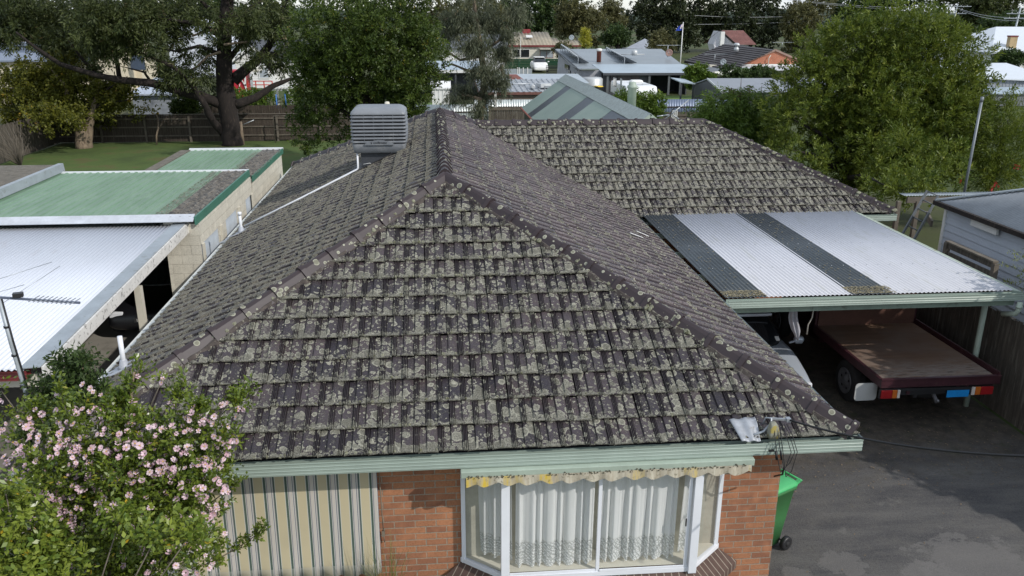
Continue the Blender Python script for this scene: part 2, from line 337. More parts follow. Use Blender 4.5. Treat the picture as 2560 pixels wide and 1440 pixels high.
def asphalt_mat():
    s = N('old_asphalt'); v = s.coord('Object'); st = s.coord('Object', (.45, 1.6, 1))
    rot = s.n('Mapping'); s.L(s.coord('Object'), rot.inputs[0]); rot.inputs['Rotation'].default_value = (0, 0, R(32)); rot.inputs['Scale'].default_value = (.5, 2.4, 1)
    a = s.noise(rot.outputs[0], .8, 6, .62); b = s.noise(v, 3.2, 5, .65); g = s.noise(v, 90, 3, .75)
    c = s.mix(s.ramp(a, .36, .66), (.050, .050, .056), (.135, .13, .124))
    c = s.mix(s.math('MULTIPLY', s.ramp(b, .48, .7), .4), c, (.14, .13, .115))
    c = s.mix(s.math('MULTIPLY', s.ramp(g, .42, .70), .55), c, (.19, .185, .17)); c = s.mix(s.math('MULTIPLY', s.ramp(s.noise(v, 28, 4, .75), .52, .70), .5), c, (.03, .03, .034))
    c = s.mix(s.math('MULTIPLY', s.ramp(s.noise(v, 1.3, 5, .7, .2), .63, .72), .5), c, (.24, .23, .21))
    for (px, py, r_) in ((2450, 1420, .75), (2110, 1412, .30), (1990, 1436, .2), (2330, 1440, .35)):
        p = at(px, py, z=0); vm = s.n('VectorMath', operation='DISTANCE'); s.L(v, vm.inputs[0]); vm.inputs[1].default_value = p
        pt = s.ramp(s.math('ADD', s.math('DIVIDE', vm.outputs['Value'], r_), s.math('MULTIPLY', s.math('ADD', s.noise(v, 3.5, 6, .7), -.5), 2.4)), 1.02, .86)
        c = s.mix(s.math('MULTIPLY', pt, .6), c, s.mix(g, (.13, .125, .12), (.22, .21, .20)))
    sx = s.n('SeparateXYZ'); s.L(v, sx.inputs[0])
    soil = s.math('MULTIPLY', s.ramp(s.math('ADD', sx.outputs[1], s.math('MULTIPLY', b, 2.6)), 4.2, 5.6), .8)
    sc2 = s.mix(s.ramp(s.noise(v, 5, 5, .7), .35, .68), (.035, .03, .024), (.115, .095, .07))
    c = s.mix(soil, c, sc2)
    moss = s.math('MULTIPLY', s.ramp(s.noise(v, 2.1, 5, .7), .56, .64), soil)
    c = s.mix(s.math('MULTIPLY', moss, .7), c, (.045, .055, .02))
    s.bump(s.math('ADD', g, s.math('MULTIPLY', b, .6)), .7, .02)
    return s.fin(c, .88, 0, .3)
M_ASP = asphalt_mat()
def ground_mat():
    s = N('ground'); v = s.coord('Object')
    a = s.noise(v, .045, 4, .6); b = s.noise(v, .6, 5, .6); g = s.noise(v, 12, 3, .7)
    c = s.mix(s.ramp(a, .38, .62), (.05, .08, .022), (.10, .09, .055))
    c = s.mix(s.math('MULTIPLY', s.ramp(b, .4, .7), .6), c, (.075, .10, .026))
    c = s.mix(s.math('MULTIPLY', g, .4), c, (.03, .035, .015))
    return s.fin(c, .95, 0, .2)
M_GND = ground_mat()
M_LAWN = mat('lawn_grass', (.065, .105, .018), .95, var=.3, sc_=.5, bump=.6, bs=25, dirt=(.085, .08, .022), dscale=.5, dth=.55, stretch=(1, 1, 1))
def leaf_mat(name, c, c2, yel=None, trans=.3, rough=.5, spec=.35):
    s = N(name); a = s.n('Attribute', attribute_name='rnd'); f = a.outputs['Fac']
    cc = s.mix(s.ramp(f, 0, .85), c, c2)
    if yel: cc = s.mix(s.ramp(f, .93, .96), cc, yel)
    s.fin(cc, rough, 0, spec)
    tr = s.n('BsdfTranslucent'); s.L(cc, tr.inputs[0]); mx = s.n('MixShader'); mx.inputs[0].default_value = trans
    s.L(s.b.outputs[0], mx.inputs[1]); s.L(tr.outputs[0], mx.inputs[2]); s.L(mx.outputs[0], s.out.inputs[0])
    return s.m
L_DENSE = leaf_mat('glossy_leaf', (.022, .046, .009), (.09, .13, .02), (.28, .22, .03))
L_GUM = leaf_mat('gum_leaf', (.024, .040, .012), (.095, .115, .035), (.12, .09, .04))
L_DROOP = leaf_mat('grey_green_leaf', (.06, .075, .045), (.15, .165, .10), (.2, .13, .07))
L_MAPLE = leaf_mat('autumn_leaf', (.055, .07, .012), (.17, .17, .022), (.40, .23, .03), .35)
L_BOT = leaf_mat('bottlebrush_leaf', (.040, .078, .012), (.175, .215, .028), (.30, .30, .06), .35)
L_CAM = leaf_mat('camellia_leaf', (.045, .085, .014), (.17, .22, .028), (.38, .32, .04), .25, .32, .5)
L_SHR = leaf_mat('shrub_leaf', (.07, .13, .02), (.24, .29, .045), (.55, .36, .03), .25, .32, .5)
L_DRK = leaf_mat('dark_leaf', (.022, .045, .014), (.07, .11, .03), (.1, .13, .04))
L_CYP = leaf_mat('cypress_leaf', (.016, .026, .010), (.055, .068, .026), None, .15)
L_OLV = leaf_mat('olive_leaf', (.055, .06, .022), (.14, .135, .05), (.2, .16, .05))
L_YEL = leaf_mat('yellow_leaf', (.2, .2, .02), (.4, .38, .04), None)
L_LEM = leaf_mat('bright_leaf', (.045, .09, .012), (.14, .21, .03), (.35, .38, .05))
L_BAN = leaf_mat('banana_leaf', (.08, .15, .05), (.28, .36, .18), None, .3, .35)
L_FERN = leaf_mat('feathery_leaf', (.1, .13, .02), (.26, .28, .05), None)
L_PET = leaf_mat('petal_pink', (.68, .42, .50), (.85, .69, .75), None, .3, .6, .2)
L_GRS = leaf_mat('strap_leaf', (.1, .13, .03), (.26, .27, .1), None)
# ------------------------------------------------------------ tiled roof faces
GU, GV = .265, .345
TAN = math.tan(R(25.1)); SEC = 1/math.cos(R(25.1))
_prof = [(0, .000), (.010, .021), (.036, .021), (.046, .006), (.068, .006), (.078, .021), (.100, .021), (.110, .006), (.132, .006), (.142, .021), (.168, .021), (.182, -.010), (.206, -.010), (.220, .000),
         (.50, .001), (.535, .021), (.60, .023), (.88, .012), (.985, .000)]
def tile_face(o, s_, t_, n_, width, height, cuts_list, name, m, parent, seed):
    """tiles in a plane: o origin at the eave, s_ along the eave, t_ up the slope; cuts_list: alternatives, each a list of (point, outward normal)"""
    rg = np.random.RandomState(seed)
    pu = np.array([p[0] for p in _prof]); ph = np.array([p[1] for p in _prof]); n = len(pu)
    rows = int(math.ceil(height/GV))+1; cols = int(width/GU)+3
    flat = np.where(ph > .0005, .010, .004); flat[:14] = ph[:14]
    lip = .036
    vs = []; fs = []; uv = []; rn = []; base = 0
    vrow = [(-.012, .55), (0.0, 1), (.22, 1), (1.03, 1)]
    for j in range(rows):
        off = (j % 2)*.5*GU
        wob = rg.normal(0, .002)
        for i in range(-1, cols):
            u0 = i*GU-off; v0 = j*GV+rg.normal(0, .005); u0 += rg.normal(0, .002)
            if u0 > width+GU or u0 < -2*GU: continue
            tone = rg.rand(); lift = rg.normal(0, .003)+wob+.004*math.sin(i*.31+j*.7); tiltu = rg.normal(0, .0045); v0 -= (.03 if rg.rand() < .012 else 0)
            pts = []
            ph0 = flat; jit = np.abs(rg.normal(0, .0045, n))
            rowsdef = [(.10, ph0-.034, 0), (-.006-jit/GV*.8, ph0+jit*.7-.017, 0), (-.004-jit/GV*.6, ph0+jit*.7, 0), (.04, ph0, 0), (.24, ph, 0), (1.03, ph, -lip)]
            for q, (vv, hh, dz) in enumerate(rowsdef):
                V = np.broadcast_to(np.asarray(vv, float), (n,)); tt = np.clip(V, 0, 1)
                H = np.broadcast_to(np.asarray(hh, float), (n,)) + (0 if q else 0)
                z = H+lip*(1-tt)+lift+tiltu*(pu-.5)
                pts.append(np.stack([u0+pu*GU, v0+V*GV, z], 1))
            P = np.concatenate(pts); vs.append(P)
            for q in range(5):
                for k in range(n-1):
                    a = base+q*n+k; fs.append((a, a+1, a+n+1, a+n)); rn.append(tone)
                    va, vb = (0, 0, .0, .06, .24, 1)[q], (0, 0, .0, .06, .24, 1)[q+1]
                    uv += [(pu[k], va), (pu[k+1], va), (pu[k+1], vb), (pu[k], vb)]
            base += 6*n
    P = np.concatenate(vs); o, s_, t_, n_ = [np.array(a, float) for a in (o, s_, t_, n_)]
    W = o+P[:, :1]*s_+P[:, 1:2]*t_+P[:, 2:]*n_
    me = bpy.data.meshes.new(name); me.from_pydata(W.tolist(), [], fs)
    u = me.uv_layers.new(name='UVMap'); u.data.foreach_set('uv', np.array(uv, dtype=np.float32).ravel())
    a = me.attributes.new('rnd', 'FLOAT', 'FACE'); a.data.foreach_set('value', np.array(rn, dtype=np.float32))
    out = bmesh.new()
    res = []
    for cuts in cuts_list:
        bm = bmesh.new(); bm.from_mesh(me)
        for p, nn in cuts:
            bmesh.ops.bisect_plane(bm, geom=bm.verts[:]+bm.edges[:]+bm.faces[:], plane_co=p, plane_no=nn, clear_outer=True)
        m2 = bpy.data.meshes.new('t'); bm.to_mesh(m2); bm.free(); res.append(m2)
    for m2 in res: out.from_mesh(m2)
    out.to_mesh(me); out.free()
    for m2 in res: bpy.data.meshes.remove(m2)
    me.materials.clear(); me.materials.append(m)
    ob = bpy.data.objects.new(name, me); col.objects.link(ob)
    if parent: link(ob, parent)
    return ob
def mortar(a, b, parent, lab=None):
    a, b = Vector(a), Vector(b); d = (b-a).normalized(); sd = d.cross(Vector((0, 0, 1))).normalized(); rg = random.Random(int(a.x*10)); mb = MB(); n = 60; vs = []
    for i in range(n+1):
        p = a.lerp(b, i/n); w1, w2 = .145+rg.uniform(-.012, .022), .145+rg.uniform(-.012, .022)
        vs += [p-sd*w1-Vector((0, 0, .10)), p-sd*(w1-.035)+Vector((0, 0, .006+rg.uniform(-.01, .008)-.03)), p+sd*(w2-.035)+Vector((0, 0, .006+rg.uniform(-.01, .008)-.03)), p+sd*w2-Vector((0, 0, .10))]
    mb.add(vs, [(4*i+k, 4*i+k+1, 4*i+k+5, 4*i+k+4) for i in range(n) for k in range(3)]); return mb.build('mortar', mat('cap_mortar', (.075, .062, .055), .95, var=.4, sc_=9, dirt=(.34, .33, .26), dscale=16, dth=.56, bump=.6, bs=60), parent, lab)
def caps(pts, name, m, parent, wid=.13, hgt=.088, L=.47, seed=0):
    """ridge or hip cappings laid along a polyline, each piece lapping the next with a raised collar"""
    rg = random.Random(seed); mb = MB()
    for a, b in zip(pts[:-1], pts[1:]):
        a, b = Vector(a), Vector(b); d = (b-a); n = max(1, int(round(d.length/L))); d.normalize(); ll = (b-a).length/n
        side = d.cross(Vector((0, 0, 1))).normalized(); up = side.cross(d)
        if up.z < 0: up = -up
        for i in range(n):
            p = a+d*(i*ll); jx = rg.uniform(-.006, .006); jz = rg.uniform(-.004, .004)
            def sec(t, k, lift):
                q = p+d*t+side*jx+up*(jz+lift)
                return [q-side*wid*k-up*(hgt*.62), q-side*wid*.42*k+up*hgt*.55*k, q-side*.012+up*hgt*.86*k, q+side*.012+up*hgt*.86*k, q+side*wid*.42*k+up*hgt*.55*k, q+side*wid*k-up*(hgt*.62)]
            S = [sec(-.02, 1.10, .012), sec(.045, 1.12, .012), sec(.05, 1.0, 0.0), sec(ll, .93, -.004)]
            vs = sum(S, []); m_ = 6
            fs = [(r*m_+k, r*m_+k+1, (r+1)*m_+k+1, (r+1)*m_+k) for r in range(3) for k in range(5)]
            fs += [(5, 4, 3, 2, 1, 0), tuple(18+k for k in range(6))]
            mb.add(vs, fs)
    return mb.build(name, m, parent)
# ============================================================ THE SETTING
g = MB(); g.add([(-900, -60, -.02), (900, -60, -.02), (900, 1500, -.02), (-900, 1500, -.02)], [(0, 1, 2, 3)]); struct(g.build('ground', M_GND))
g = MB(); g.box(3.6, -14, -.3, 9.95, 12, 0.004); struct(g.build('driveway', M_ASP))
g = MB(); g.box(-14, -14, -.3, -4.2, 16.5, 0.008); struct(g.build('concrete_path', M_CON))
g = MB(); g.add([(-20.8, 17, 0.0), (1.0, 17, 0.0), (1.0, 40.6, 0.0), (-20.8, 40.6, 0.0)], [(0, 1, 2, 3)]); struct(g.build('lawn', M_LAWN))
hl = MB(); rg = random.Random(3); hp = []
for i in range(61):
    x = -700+i*26; hp.append((x, 560, 8+1.5*math.sin(i*.37)+1*math.sin(i*.9)))
vs = [(x, y, -1) for x, y, z in hp]+[(x, y, z) for x, y, z in hp]+[(x, 900, -1) for x, y, z in hp]
nn = len(hp); hl.add(vs, [(i, i+1, nn+i+1, nn+i) for i in range(nn-1)]+[(nn+i, nn+i+1, 2*nn+i+1, 2*nn+i) for i in range(nn-1)], True)
struct(hl.build('hill', mat('hill_green', (.05, .07, .055), .95, var=.3, sc_=.03)))
# ============================================================ BRICK HOUSE
W2 = 4.55; L_ = 18.03; YW = 10.449; DW = 3.674; XW = 10.742; RZ = E_Z+W2*TAN; WZ = E_Z+DW*TAN
house = thing('brick_house', 'orange brick house under a lichen covered brown tiled hip roof, nearest the camera', 'house', (0, 9, 0))
# walls with the front face at Y=.45
wl = MB(); wl.box(-4.1, .45, 0, 3.85, 17.5, 2.34); wl.box(3.85, 10.9, 0, 10.2, 17.3, 2.34)
wall = wl.build('wall', M_BR, house)
so = MB(); so.box(-4.44, .1, 2.30, 4.44, .452, 2.325); so.box(3.852, .452, 2.30, 4.44, 10.6, 2.325); so.box(-4.44, .452, 2.30, -4.102, 17.9, 2.325); so.box(4.44, 10.55, 2.30, 10.6, 10.898, 2.325)
so.build('soffit', M_WP, house)
cT = 1/SEC; sT = TAN/SEC
r2 = math.sqrt(2)
roof = None
IN = .05    # tiles begin this far inside the gutter's outer edge
e = E_Z+IN*TAN
hipL = ((-W2, 0, 0), (-1/r2, 1/r2, 0)); hipR = ((W2, 0, 0), (1/r2, 1/r2, 0))
fr = tile_face((-W2-.14, IN, e), (1, 0, 0), (0, cT, sT), (0, -sT, cT), 2*W2+.3, 5.3, [[((-W2, 0, 0), (-1, 1, 0)), ((W2, 0, 0), (1, 1, 0))]], 'roof', M_TF, house, 1)
fr['label'] = 'front hip slope of the roof, dark brown tiles with round pale lichen spots'
INS = .145; eS = E_Z+INS*TAN
INL = .20
lf = tile_face((-W2+INL, L_+.2, E_Z+INL*TAN), (0, -1, 0), (cT, 0, sT), (-sT, 0, cT), L_+.4, 5.3, [[((-W2, 0, 0), (1, -1, 0)), ((-W2, L_, 0), (1, 1, 0)), ((0, 0, 0), (1, 0, 0))]], 'roof', M_TL, house, 2)
lf['label'] = 'left slope of the main roof, wholly overgrown with grey green lichen'
xv = W2-DW
rt = tile_face((W2-INS, -.2, eS), (0, 1, 0), (-cT, 0, sT), (sT, 0, cT), L_+.4, 5.3,
               [[((W2, 0, 0), (-1, -1, 0)), ((xv, 0, 0), (1, 0, 0)), ((W2, L_, 0), (-1, 1, 0)), ((0, 0, 0), (-1, 0, 0))],
                [((W2, 0, 0), (-1, -1, 0)), ((xv, 0, 0), (-1, 0, 0)), ((W2, YW, 0), (1, 1, 0))]], 'roof', M_TR, house, 3)
rt['label'] = 'right slope of the main roof, brown tiles with scattered lichen'
bk = tile_face((W2+.1, L_-IN, e), (-1, 0, 0), (0, -cT, sT), (0, sT, cT), 2*W2+.3, 5.3, [[((-W2, L_, 0), (-1, -1, 0)), ((W2, L_, 0), (1, -1, 0))]], 'roof', M_TL, house, 4)
bk['label'] = 'rear hip slope of the main roof'
wf = tile_face((0, YW+IN, e), (1, 0, 0), (0, cT, sT), (0, -sT, cT), XW+.3, DW*SEC, [[((W2, YW, 0), (-1, -1, 0)), ((XW, YW, 0), (1, 1, 0)), ((0, YW+DW, 0), (0, 1, 0))]], 'roof', M_TW, house, 5)
wf['label'] = 'front slope of the side wing, grey green with lichen'
YB = YW+2*DW
wr = tile_face((XW-IN, YW-.2, e), (0, 1, 0), (-cT, 0, sT), (sT, 0, cT), 2*DW+.4, 4.2, [[((XW, YW, 0), (-1, -1, 0)), ((XW, YB, 0), (-1, 1, 0))]], 'roof', M_TW, house, 6)
wr['label'] = 'end hip slope of the side wing'
wb = tile_face((XW+.2, YB-IN, e), (-1, 0, 0), (0, -cT, sT), (0, sT, cT), XW, DW*SEC, [[((XW, YB, 0), (1, -1, 0)), ((W2, YB, 0), (-1, 1, 0)), ((0, YW+DW, 0), (0, -1, 0))]], 'roof', M_TW, house, 7)
wb['label'] = 'rear slope of the side wing'
H = .05
rc = caps([(-W2+.08, .08, E_Z+.08*TAN+H), (0, W2, RZ+H)], 'ridge_capping', M_RC, fr, seed=1); rc['label'] = 'capping up the left front hip'
rc = caps([(W2-.08, .08, E_Z+.08*TAN+H), (0, W2, RZ+H)], 'ridge_capping', M_RC, fr, seed=2); rc['label'] = 'capping up the right front hip'
rc = caps([(0, W2+.1, RZ+H), (0, L_-W2, RZ+H)], 'ridge_capping', M_RC, lf, wid=.125, L=.36, seed=3); rc['label'] = 'capping along the main ridge'
rc = caps([(-W2+.08, L_-.08, E_Z+.08*TAN+H), (0, L_-W2, RZ+H)], 'ridge_capping', M_RC, lf, seed=4); rc['label'] = 'capping up the left rear hip'
rc = caps([(W2-.08, L_-.08, E_Z+.08*TAN+H), (0, L_-W2, RZ+H)], 'ridge_capping', M_RC, bk, seed=5); rc['label'] = 'capping up the right rear hip'
rc = caps([(xv+.1, YW+DW, WZ+H), (XW-DW, YW+DW, WZ+H)], 'ridge_capping', M_RC, wf, seed=6); rc['label'] = 'capping along the wing ridge'
rc = caps([(XW-.08, YW+.08, E_Z+.08*TAN+H), (XW-DW, YW+DW, WZ+H)], 'ridge_capping', M_RC, wf, seed=7); rc['label'] = 'capping down the wing end hip'
rc = caps([(XW-.08, YB-.08, E_Z+.08*TAN+H), (XW-DW, YW+DW, WZ+H)], 'ridge_capping', M_RC, wb, seed=8); rc['label'] = 'capping down the rear wing hip'
mortar((-W2+.1, .1, E_Z+.1*TAN+.05), (0, W2, RZ+.05), fr); mortar((W2-.1, .1, E_Z+.1*TAN+.05), (0, W2, RZ+.05), fr); mortar((XW-.1, YW+.1, E_Z+.1*TAN+.05), (XW-DW, YW+DW, WZ+.05), wf)
vl = MB(); vl.bar((W2, YW, E_Z-.02), (xv, YW+DW, WZ-.03), .30, .01); vl.build('valley_gutter', M_GUTI, wf)
# under-roof lining so nothing shows through gaps
un = MB(); d = -.035
un.add([(-W2+.1, .1, e+d), (W2-.1, .1, e+d), (0, W2, RZ+d), (0, L_-W2, RZ+d), (-W2+.1, L_-.1, e+d), (W2-.1, L_-.1, e+d)], [(0, 1, 2), (0, 2, 3, 4), (1, 5, 3, 2), (4, 3, 5)])
un.add([(0.3, YW+.1, e+d), (XW-.1, YW+.1, e+d), (XW-DW, YW+DW, WZ+d), (.3, YW+DW, WZ+d), (.3, YB-.1, e+d), (XW-.1, YB-.1, e+d)], [(0, 1, 2, 3), (3, 2, 5, 4), (1, 5, 2)])
un.build('roof_lining', M_BLKM, house)
# lichen growing in cushions on cappings and tile edges
def clump(mb, c, r, nrm, rg):
    nrm = Vector(nrm).normalized(); a = nrm.orthogonal().normalized(); b = nrm.cross(a); c = Vector(c); n = 9
    ph = [rg.uniform(.72, 1.15) for _ in range(n)]; vs = []
    for k_, hgt in ((1.0, -.004), (.93, .010+r*.10), (.5, .016+r*.16)):
        for i in range(n):
            t = 2*math.pi*i/n; vs.append(c+(a*math.cos(t)+b*math.sin(t))*r*k_*ph[i]+nrm*(hgt+rg.uniform(-.004, .006)))
    vs.append(c+nrm*(.014+r*.12))
    fs = [(q*n+i, q*n+(i+1) % n, (q+1)*n+(i+1) % n, (q+1)*n+i) for q in range(2) for i in range(n)]+[(2*n+i, 2*n+(i+1) % n, 3*n) for i in range(n)]
    mb.add(vs, fs, False)
rg = random.Random(11)
li = MB(); lic = MB()
for sgn, cnt in ((1, 70), (-1, 30)):
    for i in range(cnt):
        t = rg.random()**.8*.95+.02; x = sgn*(W2*(1-t)); y = W2*t
        side = rg.uniform(-.05, .115)
        p = Vector((x, y, E_Z+y*TAN+.05)); dn = Vector((-sgn*.55, -.55, 0)).normalized()
        p = p+dn*side+Vector((0, 0, .045-abs(side)*.75))
        clump(lic, p, rg.uniform(.012, .048), Vector((-sgn*.3, -.3, 1))+dn*(side*6), rg)
for i in range(46):
    x = rg.uniform(.9, XW-DW); clump(lic, (x, YW+DW-rg.uniform(.0, .1), WZ+.06), rg.uniform(.02, .05), (0, -.6, 1), rg)
for i in range(46):
    t = rg.random(); x = XW-DW*t; y = YW+DW*t; clump(lic, (x-.05*rg.random(), y-.05*rg.random(), E_Z+DW*t*TAN+.085), rg.uniform(.03, .07), (0, -.3, 1), rg)
for i in range(900):            # along the lower lips of the front slope
    j = rg.randint(0, 14); y = IN+j*GV*cT; hw = W2-y-.15
    if hw < .1: continue
    x = rg.uniform(-hw, hw)
    if rg.random() > .55+.45*(1-j/15): continue
    clump(li, (x, y+.004, e+j*GV*sT+.036), rg.uniform(.008, .024), (0, -.75, 1), rg)
for i in range(260):
    y = rg.uniform(.4, 10.2); clump(li, (W2-INS-.0, y, eS+.03), rg.uniform(.015, .032), (.6, 0, 1), rg)
li.build('lichen', M_LI, fr, stuff=True); lic.build('lichen', M_LI, fr, 'larger cushions of pale lichen on the cappings', stuff=True)
# gutters: a trough swept along the eave with three shallow beads on its face
def gutter(p, q, out, name, m, parent, label=None, face=.15, wdt=.115):
    p, q, out = Vector(p), Vector(q), Vector(out)
    pr = [(0, 0), (.008, 0.004), (.010, -.012), (0, -.02), (.001, -.045), (.006, -.052), (.001, -.06), (.001, -.085), (.006, -.092), (.001, -.10), (.001, -.122), (.004, -.13), (.0, -face), (-wdt, -face), (-wdt, -.01), (-wdt+.004, -.01), (-wdt+.004, -face+.05), (-.006, -face+.05), (-.006, -.004)]
    mb = MB(); n = len(pr)
    vs = [p+out*a+Vector((0, 0, b)) for a, b in pr]+[q+out*a+Vector((0, 0, b)) for a, b in pr]
    mb.add(vs, [(i, (i+1) % n, n+(i+1) % n, n+i) for i in range(n)]+[tuple(range(n-1, -1, -1)), tuple(range(n, 2*n))])
    return mb.build(name, m, parent, label)
gt = gutter((-W2, 0, E_Z), (W2, 0, E_Z), (0, -1, 0), 'gutter', M_GUT, house, 'pale green front gutter')
mb = MB(); mb.box(-W2+.01, .116, 2.24, W2-.01, .135, 2.40); mb.build('fascia', M_GUT, house)
gr_ = gutter((W2, .0, E_Z), (W2, YW+.0, E_Z), (1, 0, 0), 'gutter', mat('weathered_gutter', (.19, .24, .25), .45, var=.2, sc_=3, dirt=(.12, .12, .1), dscale=6), house, 'weathered right hand gutter')
mb = MB(); mb.box(W2-.110, .1, E_Z-.099, W2-.007, YW, E_Z-.092)
mb.build('gutter_floor', M_GUTI, gr_)
for i in range(7):
    y = .75+i*1.35; mb = MB(); mb.obox((W2-.055, y, E_Z-.012), (.11, .022, .006)); mb.build('gutter_strap', M_GUTL, gr_)
gl = gutter((-W2, L_, E_Z), (-W2, 0, E_Z), (-1, 0, 0), 'gutter', M_GUTL, house, 'pale grey left hand gutter')
mb = MB(); mb.prism([(-W2+.006, .1, E_Z-.006), (-W2+.215, .1, E_Z+.045), (-W2+.215, L_-.1, E_Z+.045), (-W2+.006, L_-.1, E_Z-.006)], (0, 0, -.006)); mb.build('gutter_strip', M_GUTL, gl)  # pale strip added over the shaded trough so the gutter catches sun
for i in range(20): mb = MB(); mb.obox((-W2+.05, .5+i*.9, E_Z+.012), (.13, .03, .008), ry=-.24); mb.build('gutter_strap', M_TRIM, gl)
gutter((XW-.05, YW, E_Z-.0), (XW-.0+.02, YW, E_Z-.0), (0, -1, 0), 'gutter', M_GUT, house, 'short gutter end of the side wing') if False else None
gutter((W2+.2, YW, E_Z), (XW, YW, E_Z), (0, -1, 0), 'gutter', M_GUT, house, 'gutter along the side wing')
gutter((XW, YW, E_Z), (XW, YB, E_Z), (1, 0, 0), 'gutter', M_GUT, house, 'gutter round the wing end')
gutter((-W2, L_, E_Z), (W2, L_, E_Z), (0, 1, 0), 'gutter', M_GUTL, house, 'rear gutter')
# --- bay window
bay = [(0.05, .45), (.53, .06), (2.70, .04), (3.15, .45)]
ZS, ZT = .80, 2.28
win = MB()
def ring(mb, z0, z1, off, th=.055):
    P = bay
    for a, b in zip(P[:-1], P[1:]):
        A, B = Vector((*a, 0)), Vector((*b, 0)); d = (B-A).normalized(); nr = Vector((d.y, -d.x, 0))
        A2, B2 = A+nr*off, B+nr*off
        mb.bar((A2.x, A2.y, (z0+z1)/2), (B2.x, B2.y, (z0+z1)/2), th, z1-z0)
ring(win, ZS, ZS+.06, 0); ring(win, ZT-.08, ZT, 0)
for x, y, wd in ((.075, .43, .05), (.53, .045, .095), (2.70, .025, .095), (3.12, .43, .05)):
    win.box(x-wd/2, y-wd/2, ZS, x+wd/2, y+wd/2, ZT)
window = win.build('window', M_WH, house, 'white framed bay window', bevel=.004)
fr2 = MB(); fr2.box(1.575, .032, ZS+.06, 1.615, .062, ZT-.08); fr2.box(.585, .038, ZS+.061, 1.575, .05, ZS+.09); fr2.box(1.615, .018, ZS+.061, 2.65, .032, ZS+.09); fr2.box(2.60, .018, ZS+.09, 2.64, .034, ZT-.08)
fr2.build('sash', M_WH, window, bevel=.003)
mb = MB(); mb.box(2.585, .008, 1.42, 2.60, .018, 1.52); mb.build('latch', M_BLP, window)
def glass_mat():
    s = N('window_glass'); g_ = s.n('BsdfGlossy'); g_.inputs['Roughness'].default_value = .02; t = s.n('BsdfTransparent'); t.inputs[0].default_value = (.97, .98, .98, 1)
    fz = s.n('LayerWeight'); fz.inputs[0].default_value = .5; fc = s.math('ADD', s.math('MULTIPLY', s.math('POWER', fz.outputs['Facing'], 5.0), .8), .045); mx = s.n('MixShader'); s.L(fc, mx.inputs[0]); s.L(t.outputs[0], mx.inputs[1]); s.L(g_.outputs[0], mx.inputs[2]); s.L(mx.outputs[0], s.out.inputs[0]); return s.m
M_GL = glass_mat()
for a, b in zip(bay[:-1], bay[1:]):
    mb = MB(); mb.add([(a[0], a[1], ZS+.04), (b[0], b[1], ZS+.04), (b[0], b[1], ZT-.04), (a[0], a[1], ZT-.04)], [(0, 1, 2, 3)])
    mb.build('pane', M_GL, window)
def lace_mat():
    s = N('lace_curtain'); v = s.coord('Object'); sx = s.n('SeparateXYZ'); s.L(v, sx.inputs[0])
    mp = s.n('Mapping'); s.L(v, mp.inputs[0]); mp.inputs['Scale'].default_value = (1, .15, 1)
    vo = s.n('TexVoronoi'); vo.feature = 'DISTANCE_TO_EDGE'; vo.inputs['Scale'].default_value = 26; s.L(mp.outputs[0], vo.inputs['Vector'])
    wv = s.n('TexWave', wave_type='RINGS', rings_direction='SPHERICAL'); wv.inputs['Scale'].default_value = 9; wv.inputs['Distortion'].default_value = 7; wv.inputs['Detail'].default_value = 2; s.L(mp.outputs[0], wv.inputs['Vector'])
    line = s.math('MAXIMUM', s.ramp(vo.outputs[0], .10, .04), s.ramp(wv.outputs['Fac'], .25, .12))
    band = s.math('MULTIPLY', s.math('GREATER_THAN', 1.20, sx.outputs[2]), 1.0)
    hem = s.math('MULTIPLY', s.math('GREATER_THAN', sx.outputs[2], 1.19), s.math('LESS_THAN', sx.outputs[2], 1.215))
    lace = s.math('MULTIPLY', line, band)
    c = s.mix(lace, (.92, .93, .93), (.68, .71, .71)); c = s.mix(hem, c, (.85, .86, .85))
    s.fin(c, .85, 0, .2)
    tr = s.n('BsdfTranslucent'); s.L(c, tr.inputs[0]); tp = s.n('BsdfTransparent'); m1 = s.n('MixShader'); m1.inputs[0].default_value = .35
    s.L(s.b.outputs[0], m1.inputs[1]); s.L(tr.outputs[0], m1.inputs[2]); m2 = s.n('MixShader')
    s.inp(m2.inputs[0], s.math('MULTIPLY', s.math('ADD', lace, .3), .28)); s.L(m1.outputs[0], m2.inputs[1]); s.L(tp.outputs[0], m2.inputs[2]); s.L(m2.outputs[0], s.out.inputs[0]); return s.m
M_LACE = lace_mat()
def curtain(a, b, z0, z1, seed, n=110, gap=None):
    rg = random.Random(seed); A, B = Vector((*a, 0)), Vector((*b, 0)); d = (B-A).normalized(); nr = Vector((-d.y, d.x, 0)); L = (B-A).length
    ph = 0; P = []
    for i in range(n+1):
        t = i/n; ph += .34+.28*math.sin(t*23+seed)+rg.uniform(0, .16)
        P.append((t, .5+.5*math.sin(ph), rg.uniform(.6, 1)))
    vs = []
    rows = 7
    for r_ in range(rows+1):
        f = r_/rows
        for t, s_, k in P:
            amp = .012+.040*(1-f)**.7
            q = A+d*(t*L)+nr*(s_*amp*1.5*k)
            zb = z0+.02*s_ if r_ == 0 else z0+(z1-z0)*f
            vs.append((q.x, q.y, zb))
    mb = MB(); m = n+1; mb.add(vs, [(r_*m+i, r_*m+i+1, (r_+1)*m+i+1, (r_+1)*m+i) for r_ in range(rows) for i in range(n)], True); return mb
curtain((.66, .15), (1.56, .15), .875, 2.26, 1, 120).build('curtain', M_LACE, window)
curtain((1.62, .15), (2.52, .15), .89, 2.26, 5, 110).build('curtain', M_LACE, window)
curtain((.22, .42), (.60, .17), .92, 2.26, 8, 50).build('curtain', M_LACE, window)
curtain((2.62, .17), (2.88, .38), .92, 2.26, 9, 36).build('curtain', M_LACE, window)
